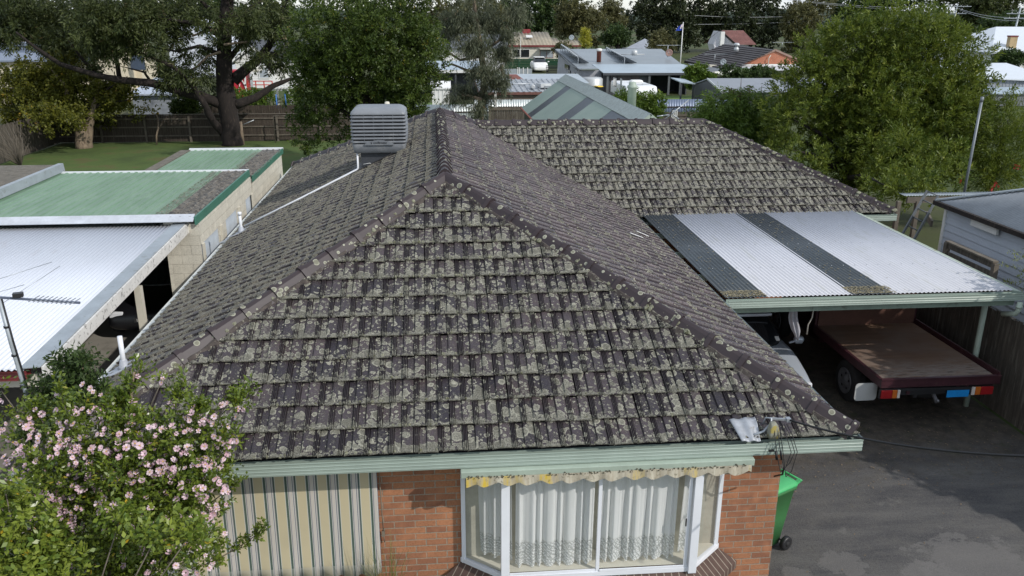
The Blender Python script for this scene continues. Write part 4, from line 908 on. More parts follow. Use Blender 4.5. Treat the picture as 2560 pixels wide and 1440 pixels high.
to = bpy.data.objects.new('t', tx); col.objects.link(to); dg = bpy.context.evaluated_depsgraph_get(); me = bpy.data.meshes.new_from_object(to.evaluated_get(dg)); bpy.data.objects.remove(to)
letter_obj(me, Matrix.Translation((dp.x+.55, dp.y-.082, .485)) @ Matrix.Rotation(R(90), 4, 'X'), 'lettering', M_WP, pl)
# ---- flatbed truck
TZ = 1.0; a_ = at(2207, 952, z=TZ); b_ = at(2494, 930, z=TZ+.06)
x0, x1, y0, y1 = a_.x, b_.x, (a_.y+b_.y)/2-.02, 7.12
t = thing('flatbed_truck', 'flatbed truck with maroon frame and worn plywood deck parked under the carport', 'truck', ((x0+x1)/2, 6, 0))
def deck_mat():
    s = N('worn_plywood'); v = s.coord('Object'); mp = s.n('Mapping'); s.L(v, mp.inputs[0]); mp.inputs['Scale'].default_value = (.35, 6, 1)
    a = s.noise(mp.outputs[0], 2.4, 6, .65); b = s.noise(v, 1.1, 4); sx = s.n('SeparateXYZ'); s.L(v, sx.inputs[0])
    c = s.mix(a, (.10, .06, .042), (.24, .145, .09)); c = s.mix(s.math('MULTIPLY', s.ramp(b, .45, .65), .6), c, (.20, .155, .13))
    wear = s.ramp(s.math('ADD', sx.outputs[1], s.math('MULTIPLY', b, -.7)), 5.1, 4.5); mp2 = s.n('Mapping'); s.L(v, mp2.inputs[0]); mp2.inputs['Scale'].default_value = (1, 9, 1)
    c = s.mix(s.math('MULTIPLY', wear, s.ramp(s.noise(mp2.outputs[0], 4, 5, .7), .4, .6)), c, (.24, .21, .185)); c = s.mix(s.math('MULTIPLY', wear, s.ramp(s.noise(mp2.outputs[0], 3, 5, .7), .56, .62)), c, (.05, .04, .035))
    s.bump(a, .3, .004); return s.fin(c, .8, 0, .3)
mb = MB(); mb.box(x0+.04, y0+.04, TZ-.03, x1-.04, y1, TZ); mb.build('deck', deck_mat(), t)
mb = MB()
for (p, q) in (((x0, y0, TZ-.06), (x0, y1, TZ-.06)), ((x1, y0, TZ-.06), (x1, y1, TZ-.06))): mb.bar(p, q, .055, .15)
mb.bar((x0-.028, y0-.0, TZ-.05), (x1+.028, y0, TZ-.05), .05, .16); mb.bar((x0-.03, y0-.032, TZ+.02), (x1+.03, y0-.032, TZ+.02), .014, .02); mb.bar((x0-.03, y0-.03, TZ-.12), (x1+.03, y0-.03, TZ-.12), .014, .016)
mb.bar((x1+.0, y0, TZ+.05), (x1+.0, y1, TZ+.05), .035, .07); mb.build('tray_frame', M_MAR, t)
mb = MB(); mb.box(x0+.05, y1, TZ-.1, x1-.05, y1+.03, TZ+.62); mb.build('headboard', mat('plywood_red', (.11, .05, .035), .6, var=.25, sc_=2), t)
mb = MB()
for xx in (x0+.02, x1-.02, (x0+x1)/2): mb.box(xx-.025, y1+.031, .9, xx+.025, y1+.08, TZ+.95)
mb.box(x0-.02, y1+.031, TZ+.90, x1+.02, y1+.08, TZ+.96); mb.build('headboard_frame', M_MAR, t)
mb = MB()
for xx in (x0+.68, x1-.68): mb.box(xx-.035, y0+.06, .62, xx+.035, y1+2.0, .80)
for yy in (y0+.07, y0+.9, y0+1.8): mb.box(x0+.05, yy, .80, x1-.05, yy+.06, .88)
mb.bar((x0+.06, y0-.01, .83), (x1-.1, y0-.01, .80), .035, .05); mb.box(x0+.3, y0+.02, .70, x1-.3, y0+.07, .85); mb.build('chassis', M_BLP, t)
for xx in (x0+.50, x1-.55, x0+1.4):
    mb = MB(); mb.box(xx-.03, y0+.0, .72, xx+.03, y0+.05, .86); mb.build('bracket', M_MAR, t)
wc = at(2108, 943, x=x0-.02); wy = wc.y+.05
for sx, xw in ((-1, x0+.17), (1, x1-.17)):
    for yy in (wy, wy+3.3):
        if yy > wy+1 and False: continue
        mb = MB(); mb.lathe([(.22, -.11), (.37, -.12), (.40, -.09), (.405, 0), (.40, .09), (.37, .12), (.22, .11)], (xw, yy, .405), 'X', 32); wv = mb.build('wheel', M_RUB, t)
        mb = MB(); k = sx
        mb.lathe([(.235, k*.11), (.25, k*.135), (.235, k*.14), (.205, k*.122), (.17, k*.115), (.12, k*.125), (.09, k*.145), (.05, k*.15), (.01, k*.15)] if k > 0 else [(.01, k*.15), (.05, k*.15), (.09, k*.145), (.12, k*.125), (.17, k*.115), (.205, k*.122), (.235, k*.14), (.25, k*.135), (.235, k*.11)], (xw, yy, .405), 'X', 28); rm = mb.build('rim', M_RIM, wv)
        for j in range(5):
            mb = MB(); an = j*2*math.pi/5+.3; mb.lathe([(.026, -.004), (.026, .004)], (xw+k*.122, yy+.145*math.cos(an), .405+.145*math.sin(an)), 'X', 10); mb.build('rim_hole', M_BLKM, rm)
mf = [at(*p, y=y0+.22) for p in ((2137, 964), (2192, 962), (2193, 995), (2137, 998))]
c_ = sum(mf, Vector())/4; mb = MB(); hwf, hhf = (mf[1].x-mf[0].x)/2, .165
def rr(cx_, cz_, hx, hz, r, n=5):
    out = []
    for k in range(4):
        ox, oz = ((1, 1), (-1, 1), (-1, -1), (1, -1))[k]
        for j in range(n): tt = math.pi/2*(k+j/(n-1)); out.append((cx_+ox*(hx-r)+r*math.cos(tt), cz_+oz*(hz-r)+r*math.sin(tt)))
    return out
mb.prism([(a, y0+.22, b) for a, b in rr(c_.x, c_.z, hwf, hhf, .06)], (0, .012, 0)); mb.build('mud_flap', mat('grey_white_plastic', (.42, .43, .42), .6, var=.06), t)
M_TLR, M_TLO, M_TLW = mat('tail_red', (.28, .012, .014), .25), mat('tail_orange', (.5, .13, .02), .25), mat('tail_white', (.6, .55, .5), .25)
for pa, pc, rev, lab in (((2203, 976), (2247, 994), False, 'left tail light'), ((2430, 967), (2479, 984), True, 'right tail light')):
    P, Q = at(*pa, y=y0-.03), at(*pc, y=y0-.03); z0_, z1_ = min(P.z, Q.z), max(P.z, Q.z); dx = (Q.x-P.x)
    mb = MB(); mb.box(P.x-.01, y0-.03, z0_-.01, Q.x+.01, y0+.02, z1_+.01); lt_ = mb.build('tail_light', M_BLP, t, lab)
    segs = [(0, .58, M_TLR), (.6, .84, M_TLO), (.86, 1, M_TLW)] if not rev else [(0, .14, M_TLW), (.16, .40, M_TLO), (.42, 1, M_TLR)]
    for f0, f1, m in segs:
        mb = MB(); mb.box(P.x+dx*f0, y0-.055, z0_, P.x+dx*f1, y0-.029, z1_); mb.build('lens', m, lt_, bevel=.004)
P, Q = at(2368, 976, y=y0-.02), at(2420, 991, y=y0-.02); mb = MB(); mb.box(P.x, y0-.03, Q.z, Q.x, y0-.02, P.z); mb.build('number_plate', mat('plate_blue', (.01, .24, .62), .4), t, bevel=.003)
mb = MB(); p = at(2335, 985, y=y0+.05); mb.bar((p.x, y0+.1, .70), (p.x+.03, y0-.03, .55), .06, .03); mb.lathe([(.01, 0), (.028, .02), (.028, .04), (.01, .06)], (p.x+.03, y0-.04, .56), n=12); mb.build('tow_hitch', M_RIM, t)
mb = MB(); mb.lathe([(.12, -.1), (.33, -.11), (.36, -.06), (.36, .06), (.33, .11), (.12, .1)], ((x0+x1)/2+.05, y0+.65, .58), 'Z', 28); mb.build('spare_wheel', M_RUB, t)
mb = MB(); mb.loft([((x0+x1)/2, y1+.95, .55, .84, .75, .1), ((x0+x1)/2, y1+.95, 1.15, .86, .78, .12), ((x0+x1)/2, y1+1.0, 1.7, .76, .62, .12), ((x0+x1)/2, y1+1.0, 1.82, .66, .52, .1)], 32); mb.build('cab', M_MAR, t)
mb = MB(); mb.box((x0+x1)/2-.6, y1+.28, 1.25, (x0+x1)/2+.6, y1+.36, 1.6); mb.build('cab_window', M_GLS, t)
# ============================================================ FENCE RIGHT
def paling_fence(name, label, p, q, h, m=M_FEN, group=None, rails=True, board=.10, seed=0, railside=1, post_every=2.4, cap=False):
    p, q = Vector(p), Vector(q); d = q-p; L = d.length; d.normalize(); nr = Vector((-d.y, d.x, 0)); rg = random.Random(seed)
    t = thing(name, label, 'fence', p, group); mb = MB(); k = 0
    while k < L:
        hh = h+rg.uniform(-.025, .02); c = p+d*(k+board/2)+nr*rg.uniform(-.004, .004); mb.bar(c+Vector((0, 0, .02)), c+Vector((0, 0, hh)), .014, board-.006, up=d); k += board
    mb.build('palings', m, t)
    if rails:
        for zz in (.35, h*.55, h-.22):
            mb = MB(); mb.bar(p+nr*railside*.035+Vector((0, 0, zz)), q+nr*railside*.035+Vector((0, 0, zz)), .045, .07); mb.build('rail', M_RAIL, t)
        k = 0
        while k <= L+.01:
            c = p+d*k+nr*railside*.09; mb = MB(); mb.box(c.x-.05, c.y-.05, 0, c.x+.05, c.y+.05, h-.05); mb.build('post', M_RAIL, t); k += post_every
    if cap:
        mb = MB(); mb.bar(p+Vector((0, 0, h+.02)), q+Vector((0, 0, h+.02)), .10, .035); mb.build('capping', M_RAIL, t)
    return t
paling_fence('paling_fence', 'grey weathered paling fence along the driveway behind the flatbed truck', (10.0, -2, 0), (10.0, 12.5, 0), 1.85, seed=1, railside=-1, cap=False)
# ============================================================ BIN
def wheelie(name, x, y, rz, bodym, lidm, label, group=None, s=1.0):
    t = thing(name, label, 'rubbish bin', (0, 0, 0), group)
    mb = MB(); mb.loft([(0, .02, .06, .19, .22, .05), (0, .0, .5, .235, .28, .05), (0, -.01, .92, .28, .335, .06), (0, -.01, .93, .30, .355, .06), (0, -.01, .97, .30, .355, .06)], 32); mb.build('body', bodym, t)
    mb = MB(); mb.loft([(0, -.01, .972, .305, .365, .07), (0, -.01, 1.0, .305, .365, .07), (0, -.0, 1.03, .27, .33, .07), (0, .05, 1.055, .18, .2, .06)], 32); l_ = mb.build('lid', lidm, t)
    mb = MB(); mb.bar((-.2, -.39, .97), (.2, -.39, .97), .03, .03); mb.bar((-.2, -.39, .97), (-.2, -.33, .98), .03); mb.bar((.2, -.39, .97), (.2, -.33, .98), .03); mb.build('lid_grip', lidm, l_)
    mb = MB(); mb.tube([(-.27, .43, 1.0), (.27, .43, 1.0)], .016, 8); mb.bar((-.24, .34, .97), (-.24, .43, 1.0), .05, .03); mb.bar((.24, .34, .97), (.24, .43, 1.0), .05, .03); mb.bar((0, .34, .97), (0, .43, 1.0), .03, .03); mb.build('handle', lidm, t)
    for sx in (-1, 1):
        mb = MB(); mb.lathe([(.03, -.03), (.07, -.035), (.095, -.03), (.1, -.015), (.1, .015), (.095, .03), (.07, .035), (.03, .03)], (sx*.28, .24, .10), 'X', 24); wv = mb.build('wheel', M_BLP, t)
        mb = MB(); mb.lathe([(.005, -.04), (.035, -.04), (.035, .04), (.005, .04)], (sx*.28, .24, .10), 'X', 14); mb.build('hub', M_RUB, wv)
    mb = MB(); mb.tube([(-.28, .24, .10), (.28, .24, .10)], .012, 6); mb.build('axle', M_BLP, t)
    t.location = (x, y, 0); t.rotation_euler = (0, 0, rz); t.scale = (s, s, s)
    return t
wp = at(1950, 1345, z=.1)
wheelie('wheelie_bin', wp.x-.31, wp.y+.02, R(-62), M_WHBIN, M_LIDG, 'bright green wheelie bin standing on the driveway behind the brick corner')
# ============================================================ NEIGHBOUR ON THE LEFT
XN = -5.22
t = thing('neighbour_carport', 'low carport with a white corrugated roof close beside the left eave', 'carport', (-8, 6, 0))
zf = lambda y: 2.62+(y-2.35)*.034
mb = MB(); mb.corr((-14, 2.35, zf(2.35)), (14+XN-.22, 0, 0), (0, 7.05, zf(9.4)-zf(2.35)), amp=.014); mb.build('roof_sheet', M_NW, t)
mb = MB(); mb.prism([(XN-.26, 2.33, zf(2.33)+.02), (XN, 2.33, zf(2.33)+.035), (XN, 9.42, zf(9.42)+.035), (XN-.26, 9.42, zf(9.42)+.02)], (0, 0, .012)); mb.build('edge_trim', M_TRIM, t)
mb = MB(); mb.prism([(XN-.002, 2.36, zf(2.36)+.03), (XN-.002, 9.40, zf(9.4)+.03), (XN-.002, 9.40, zf(9.4)-.17), (XN-.002, 2.36, zf(2.36)-.17)], (.03, 0, 0)); mb.build('fascia', M_FLK, t)
mb = MB(); mb.prism([(-14, 9.20, zf(9.2)+.02), (XN-.02, 9.20, zf(9.2)+.02), (XN-.02, 9.46, zf(9.46)+.06), (-14, 9.46, zf(9.46)+.06)], (0, 0, .012)); mb.build('rear_flashing', M_PVC, t)
gutter((-14, 2.33, zf(2.33)-.01), (XN-.18, 2.33, zf(2.33)-.01), (0, -1, 0), 'gutter', M_RED, t, face=.11)
mb = MB(); mb.box(-14, 2.47, 2.33, XN-.06, 2.52, 2.50); mb.build('front_beam', M_CRM, t)
for yy in (6.15,):
    mb = MB(); mb.box(XN-.11, yy-.06, 0, XN-.0, yy+.06, 2.49); mb.build('post', M_CRM, t)
mb = MB(); mb.box(-14, 9.3, 0, -13.9, 9.4, 2.6); mb.box(-14, 2.6, 0, -13.9, 9.3, 2.6); mb.build('far_wall', M_BLK, t)
mb = MB(); mb.prism([(-14, 8.93, 2.94), (XN+.18, 8.93, 2.94), (XN+.18, 9.12, 3.05), (-14, 9.12, 3.05)], (0, 0, .012)); mb.build('rear_flashing', mat('pale_flashing', (.50, .53, .58), .5), t)
t = thing('block_garage', 'cream block garage with a green ribbed roof beyond the white carport', 'garage', (-7, 14, 0))
mb = MB(); mb.corr((-11.2, 9.05, 3.0), (5.55, 0, 0), (0, 5.1, .02), pitch=.19, amp=.022, trap=True); mb.build('roof_sheet', M_GSH, t, 'clean green ribbed roof sheets')
mb = MB(); mb.corr((-5.66, 9.05, 3.004), (.62, 0, 0), (0, 5.1, .02), pitch=.19, amp=.022, trap=True); mb.build('roof_sheet', M_GSHD, t, 'green roof edge buried under leaf litter')
mb = MB(); rg = random.Random(21); litter(mb, -5.9, -5.06, 9.1, 14.1, lambda x, y: 3.03+.012*rg.random(), 2600, rg, .012, .04); litter(mb, -5.7, -4.9, 14.3, 18.3, lambda x, y: 2.87+.012*rg.random(), 1200, rg, .02, .05); mb.build('leaf_litter', mat('brown_litter', (.21, .185, .15), .95, var=.5, sc_=9), t, stuff=True)
mb = MB(); mb.prism([(-5.03, 9.0, 3.035), (-5.03, 14.2, 3.055), (-5.03, 14.2, 2.88), (-5.03, 9.0, 2.86)], (.04, 0, 0)); mb.build('fascia', M_DGR, t)
mb = MB(); mb.box(-11.2, 14.15, 2.99, -5.0, 14.24, 3.055); mb.build('rear_flashing', M_PVC, t)
mb = MB(); mb.corr((-7.75, 14.3, 2.84), (2.2, 0, 0), (0, 4.6, .0), pitch=.19, amp=.022, trap=True); mb.build('roof_sheet', M_GSH, t, 'green sheets of the lower rear roof')
mb = MB(); mb.corr((-5.56, 14.3, 2.844), (.6, 0, 0), (0, 4.6, .0), pitch=.19, amp=.022, trap=True); mb.build('roof_sheet', M_GSHD, t, 'dark littered strip of the lower rear roof')
mb = MB(); mb.prism([(-4.96, 14.25, 2.88), (-4.96, 18.95, 2.88), (-4.96, 18.95, 2.72), (-4.96, 14.25, 2.72)], (.03, 0, 0)); mb.build('fascia', M_DGR, t)
mb = MB(); mb.box(-7.8, 18.9, 2.83, -4.93, 19.0, 2.90); mb.build('rear_flashing', M_PVC, t)
mb = MB(); mb.box(-8.05, 14.3, 2.6, -7.76, 18.9, 2.86); mb.build('parapet', M_GRV, t)
mb = MB(); XW_ = -4.98
def wy_(px, py): return at(px, py, x=XW_).y
ws = [(wy_(504, 620), wy_(550, 570)), (wy_(565, 560), wy_(595, 520)), (wy_(614, 505), wy_(641, 470))]
mb.box(XW_-.2, 9.1, 2.42, XW_, 14.2, 2.86); mb.box(XW_-.2, 9.1, 0, XW_, 14.2, .95)
edges = [9.1]+[v for w_ in ws for v in w_]+[14.2]
for i in range(0, len(edges), 2): mb.box(XW_-.2, edges[i], .95, XW_, edges[i+1], 2.42)
mb.box(XW_-.7, 9.1, 0, XW_-.2, 9.3, 2.9)
mb.box(-11, 14.0, 0, XW_-.2, 14.2, 2.9); mb.box(-11, 9.1, 0, -10.8, 14.0, 2.9)
mb.box(-7.7, 14.3, 0, -4.97, 18.8, 2.80)
mb.build('wall', M_BLK, t)
mb = MB()
for (a, b) in zip([9.3]+[w_[1] for w_ in ws], [w_[0] for w_ in ws]+[14.2]):
    pass
for w_ in ws:
    mb = MB(); y0_, y1_ = w_; mb.corr((XW_-.05, y0_+.02, .96), (0, y1_-y0_-.04, 0), (0, 0, 1.45), pitch=.10, amp=.008); mb.build('window', M_FRO, t)
for a in (9.15, ws[0][1]+.03, ws[1][1]+.03, 14.08):
    mb = MB(); mb.box(XW_+.001, a, 0, XW_+.035, a+.12, 2.42); mb.build('pilaster', M_CRM, t)
t = thing('flat_roofed_shed', 'outbuilding at the left edge with a flat gravelly roof and pale fascia', 'shed', (-13, 13, 0))
mb = MB(); mb.box(-17, 11.0, 3.16, -9.80, 14.3, 3.22); mb.build('roof', M_GRV, t)
mb = MB(); mb.prism([(-9.8, 10.95, 3.25), (-9.68, 10.95, 3.25), (-9.66, 10.95, 3.05), (-9.8, 10.95, 3.05)], (0, 3.4, 0)); mb.box(-17, 10.9, 3.05, -9.68, 10.95, 3.25); mb.build('fascia', M_TRIM, t)
mb = MB(); mb.box(-16.8, 11.2, 0, -11.2, 14.1, 3.05); mb.build('wall', M_BLK, t)
# ============================================================ BACK YARD
paling_fence('paling_fence', 'old dark paling fence across the back of the lawn behind the tree trunks', (-21, 40.6, 0), (-4, 40.6, 0), 1.5, M_FEND, seed=2, railside=-1, cap=True, board=.13)
paling_fence('paling_fence', 'grey brown paling fence down the left side of the lawn', (-20.9, 24, 0), (-20.9, 40.5, 0), 1.75, M_FEN, seed=3, railside=-1, cap=False, board=.13, rails=False)
paling_fence('paling_fence', 'second dark fence line standing behind the back fence right of the big trunk', (-15, 44.5, 0), (-6, 44.5, 0), 1.6, M_FEND, seed=4, rails=False, board=.14)
a, b = at(390, 295, y=40.1), at(392, 365, y=39.6); mb = MB(); mb.tube([Vector((b.x, b.y, 0)), (b.x+.05, b.y, .5), (b.x+.2, b.y, .9), (b.x+.1, 40.1, 1.3), (a.x, 40.2, 1.62)], [.05, .05, .045, .04, .03], 6)
mb.tube([(b.x+.2, 39.8, .85), (b.x+.32, 39.9, 1.1)], .03, 6); tag(mb.build('dead_branch', M_BARKP), 'bare crooked branch leaning upright against the dark back fence', 'branch')
t = thing('clothes_frame', 'thin pale pipe frame by the dark back fence right of the big trunk', 'pipe frame', (-8.5, 40, 0))
mb = MB(); p = at(683, 290, y=40); q = at(720, 290, y=40); mb.tube([(p.x, 40, 0), (p.x, 40, p.z), (q.x+.5, 40, p.z)], .03, 6); mb.tube([(p.x, 40, .7), (q.x+.5, 40, .7)], .025, 6); mb.build('pipe', M_RAIL, t)
p, q = at(600, 315, y=39.9), at(635, 300, y=39.9); mb = MB(); mb.tube([p, q], .025, 6); mb.build('brace', M_ZN, t)
p = at(603, 318, y=39.3); mb = MB(); mb.tube([(p.x, 39.3, 0), (p.x-.02, 39.3, 1.25)], [.11, .09], 8); tag(mb.build('stump_post', M_BARKP), 'pale round post stump right beside the big dark trunk', 'post')
# ---- generic building from photograph points
def house_box(t, x0, x1, y0, y1, h, m, name='wall'):
    mb = MB(); mb.box(x0, y0, 0, x1, y1, h); return mb.build(name, m, t)
def gable_roof(t, x0, x1, y0, y1, ze, zr, m, axis='x', ov=.35, thick=.10, name='roof', corr=0, label=None):
    """ridge along axis"""
    mb = MB()
    if axis == 'x':
        ym = (y0+y1)/2
        for ya, s_ in ((y0-ov, 1), (y1+ov, -1)):
            zz = ze-(zr-ze)*ov/((y1-y0)/2)
            if corr: mb.corr((x0-ov, ya, zz), (x1-x0+2*ov, 0, 0), (0, ym-ya, zr-zz), pitch=corr, amp=corr*.13, seg=4)
            else: mb.prism([(x0-ov, ya, zz), (x1+ov, ya, zz), (x1+ov, ym, zr), (x0-ov, ym, zr)], (0, 0, thick))
    else:
        xm = (x0+x1)/2
        for xa in (x0-ov, x1+ov):
            zz = ze-(zr-ze)*ov/((x1-x0)/2)
            if corr: mb.corr((xa, y0-ov, zz), (0, y1-y0+2*ov, 0), (xm-xa, 0, zr-zz), pitch=corr, amp=corr*.13, seg=4)
            else: mb.prism([(xa, y0-ov, zz), (xa, y1+ov, zz), (xm, y1+ov, zr), (xm, y0-ov, zr)], (0, 0, thick))
    return mb.build(name, m, t, label)
def hip_roof(t, x0, x1, y0, y1, ze, zr, m, ov=.4, name='roof'):
    x0 -= ov; x1 += ov; y0 -= ov; y1 += ov; mb = MB(); k = min(x1-x0, y1-y0)/2
    if x1-x0 > y1-y0: a, b = (x0+k, (y0+y1)/2, zr), (x1-k, (y0+y1)/2, zr); F = [(0, 1, 5, 4), (1, 2, 5), (2, 3, 4, 5), (3, 0, 4)]
    else: a, b = ((x0+x1)/2, y0+k, zr), ((x0+x1)/2, y1-k, zr); F = [(0, 1, 4), (1, 2, 5, 4), (2, 3, 5), (3, 0, 4, 5)]
    vs = [(x0, y0, ze), (x1, y0, ze), (x1, y1, ze), (x0, y1, ze), a, b]; mb.add(vs+[(x, y, z-.15) for x, y, z in vs], F+[tuple(i+6 for i in reversed(f)) for f in F]+[(0, 6, 7, 1), (1, 7, 8, 2), (2, 8, 9, 3), (3, 9, 6, 0)])
    return mb.build(name, m, t)
def window_at(t, x0, x1, z0, z1, y, m=M_GLS, fm=M_WP, th=.06, cut=None):
    mb = MB(); mb.box(x0-th, y-.04, z0-th, x1+th, y+.0, z0); mb.box(x0-th, y-.04, z1, x1+th, y, z1+th); mb.box(x0-th, y-.04, z0, x0, y, z1); mb.box(x1, y-.04, z0, x1+th, y, z1)
    if cut: mb.box((x0+x1)/2-.03, y-.04, z0, (x0+x1)/2+.03, y, z1)
    f = mb.build('window', fm, t); mb = MB(); mb.box(x0, y-.02, z0, x1, y-.005, z1); mb.build('pane', m, f); return f
def boarded(mb, x0, x1, y, z0, z1, step=.18):
    z = z0
    while z < z1: mb.add([(x0, y-.03, z), (x1, y-.03, z), (x1, y-.008, min(z+step, z1)), (x0, y-.008, min(z+step, z1)), (x0, y-.008, z), (x1, y-.008, z)], [(0, 1, 2, 3), (4, 5, 1, 0)]); z += step
def dish(name_, label, p, r, dirv, stand, m=M_TRIM, cat='satellite dish'):
    t = thing(name_, label, cat, p); d = Vector(dirv).normalized(); a = d.orthogonal().normalized(); b = d.cross(a); mb = MB(); vs = []; n = 16
    for k in (0, .5, .8, 1): vs += [Vector(p)+(a*math.cos(u)+b*math.sin(u))*r*k+d*(.18*r*k*k) for u in [2*math.pi*i/n for i in range(n)]]
    mb.add(vs, [(q*n+i, q*n+(i+1) % n, (q+1)*n+(i+1) % n, (q+1)*n+i) for q in range(3) for i in range(n)], True); o = mb.build('reflector', m, t); o.modifiers.new('s', 'SOLIDIFY').thickness = .03
    mb = MB(); mb.tube([Vector(p)-d*.02, Vector(stand)], .035, 6); mb.tube([Vector(p)-b*r*.8, Vector(p)+d*r*.9], .02, 6); mb.build('stand', M_ZN, t); return t
def aerial(label, base, h, L, n=8, rz=0.0, name='tv_aerial'):
    t = thing(name, label, 'antenna', base); base = Vector(base); mb = MB(); mb.tube([base, base+Vector((0, 0, h))], .035, 6); mb.build('mast', M_ZN, t)
    d = Vector((math.cos(rz), math.sin(rz), 0)); s_ = Vector((-d.y, d.x, 0)); mb = MB(); tp = base+Vector((0, 0, h)); mb.bar(tp-d*L/2, tp+d*L/2, .045)
    for i in range(n): mb.bar(tp-d*L/2+d*L*i/(n-1)-s_*(.25+.3*i/n), tp-d*L/2+d*L*i/(n-1)+s_*(.25+.3*i/n), .025)
    mb.build('array', M_ZN, t); return t
# ---- green gable shed right behind the wing
t = thing('green_gable_shed', 'steep roofed shed with pale green sheets and dark skylight strips beyond the side wing', 'shed', (6.7, 27, 0))
RZs, EZs, XR_, HW_, Y0_, Y1_ = 3.90, 2.23, 6.72, 2.32, 18.75, 36.2
def grn_mat():
    s = N('mottled_green_sheet'); v = s.coord('Object', (1, 1, 1)); mp = s.n('Mapping'); s.L(s.coord('Object'), mp.inputs[0]); mp.inputs['Scale'].default_value = (9, 1.2, 9); mp.inputs['Rotation'].default_value = (0, 0, 0)
    mp.inputs['Scale'].default_value = (1.5, 7, 1.5)
    n_ = s.noise(mp.outputs[0], 2.2, 4, .6); c = s.mix(s.ramp(s.noise(v, .6, 3), .3, .7), (.25, .32, .275), (.30, .37, .315)); c = s.mix(s.math('MULTIPLY', s.ramp(n_, .66, .69), .8), c, (.07, .09, .08)); return s.fin(c, .6, .0, .3)
M_GG = grn_mat()
def skyl_mat():
    s = N('dark_skylight_sheet'); v = s.coord('Object'); mp = s.n('Mapping'); s.L(v, mp.inputs[0]); mp.inputs['Scale'].default_value = (1.5, 7, 1.5)
    n_ = s.noise(mp.outputs[0], 2.2, 4, .6); return s.fin(s.mix(s.math('MULTIPLY', s.ramp(n_, .66, .70), .6), (.035, .042, .055), (.16, .17, .16)), .4)
M_SKY = skyl_mat()
lens = [at(px, 245, z=3.0) for px in (1470,)]
def onshed(px, py):   # left slope plane
    k = (RZs-EZs)/HW_; n = np.array([-k, 0, 1]); d = CF+CR*(px-1280)/FPX-CU*(py-720)/FPX; c0 = RZs-k*XR_; return Vector(CAM+d*((c0-n @ CAM)/(n @ d)))
ys = [onshed(*p).y for p in ((1444, 208), (1432, 202), (1508, 236), (1490, 226), (1592, 283), (1555, 257))]
ys = sorted(ys); bounds = [Y0_-.3]+ys+[Y1_]
for i in range(len(bounds)-1):
    ya, yb_ = bounds[i], bounds[i+1]; mb = MB(); dz = -.01 if i % 2 else 0
    mb.prism([(XR_-HW_, ya, EZs+dz), (XR_, ya, RZs+dz), (XR_, yb_, RZs+dz), (XR_-HW_, yb_, EZs+dz)], (0, 0, -.03)); mb.build('roof_sheet', M_SKY if i % 2 else M_GG, t, None if i % 2 == 0 else 'dark skylight strip')
mb = MB(); mb.prism([(XR_+HW_, Y0_-.3, EZs), (XR_+.0, Y0_-.3, RZs), (XR_+.0, Y1_, RZs), (XR_+HW_, Y1_, EZs)], (0, 0, -.03)); mb.build('roof_sheet', M_GG, t, 'right hand slope')
mb = MB(); mb.prism([(XR_-.42, Y0_-.32, RZs-.42*.72+.03), (XR_, Y0_-.32, RZs+.04), (XR_, Y1_+.1, RZs+.04), (XR_-.42, Y1_+.1, RZs-.42*.72+.03)], (0, 0, -.02)); mb.prism([(XR_+.3, Y0_-.32, RZs-.3*.72+.03), (XR_+.001, Y0_-.32, RZs+.045), (XR_+.001, Y1_+.1, RZs+.045), (XR_+.3, Y1_+.1, RZs-.3*.72+.03)], (0, 0, -.02)); mb.build('ridge_flashing', mat('speckled_flashing', (.33, .38, .36), .6, var=.2, sc_=6, dirt=(.2, .22, .2), dscale=12, dth=.52), t)
mb = MB(); mb.bar((XR_, Y0_-.34, RZs-.07), (XR_-HW_, Y0_-.34, EZs-.07), .05, .17); mb.bar((XR_, Y0_-.34, RZs-.07), (XR_+HW_, Y0_-.34, EZs-.07), .05, .17); mb.bar((XR_, Y0_-.33, 2.3), (XR_, Y0_-.33, RZs-.1), .12, .06); mb.build('barge_board', M_GRN, t)
mb = MB(); mb.prism([(XR_-HW_+.15, Y0_, 0), (XR_+HW_-.15, Y0_, 0), (XR_+HW_-.15, Y0_, EZs), (XR_, Y0_, RZs-.12), (XR_-HW_+.15, Y0_, EZs)], (0, Y1_-Y0_-.2, 0)); mb.build('wall', mat('shed_green_wall', (.06, .075, .05), .8, var=.2), t)
mb = MB(); mb.bar((XR_-HW_-.02, Y0_-.3, EZs-.0), (XR_-HW_-.02, Y1_, EZs-.0), .08, .06); mb.build('rusty_gutter', M_RUST, t)
p, q = at(1581, 216, y=24), at(1577, 266, y=24); mb = MB(); mb.lathe([(.17, q.z-.4), (.17, p.z-.08), (.20, p.z-.06), (.20, p.z+.02), (.14, p.z+.06), (.14, p.z+.14), (.10, p.z+.17)], (p.x, 24, 0), n=16); mb.build('flue', M_GRN, t)
# ---- wood gate, corrugated fences beyond
def iron_fence(label, p, q, h, m, pitch=.076, group=None):
    p, q = Vector(p), Vector(q); t = thing('iron_fence', label, 'fence', p, group); mb = MB(); mb.corr(p, q-p, (0, 0, h), pitch=pitch*2, amp=.02, seg=4); mb.build('sheeting', m, t)
    mb = MB(); d = (q-p).normalized(); nr = Vector((d.y, -d.x, 0)); mb.bar(p+nr*.04+Vector((0, 0, h*.62)), q+nr*.04+Vector((0, 0, h*.62)), .05, .07); mb.build('rail', M_FEND, t); return t
iron_fence('galvanised corrugated iron fence catching the sun beyond the ridge of the house', (-4, 47.4, 0), (3.45, 47.4, 0), 1.28, mat('bright_iron', (.55, .60, .60), .4, .4, var=.15, sc_=1), .085)
iron_fence('taller pale iron fence seen behind the short timber gate', (2.6, 50.2, 0), (8.5, 50.2, 0), 1.30, mat('bright_iron', (.5, .5, .5)), .085)
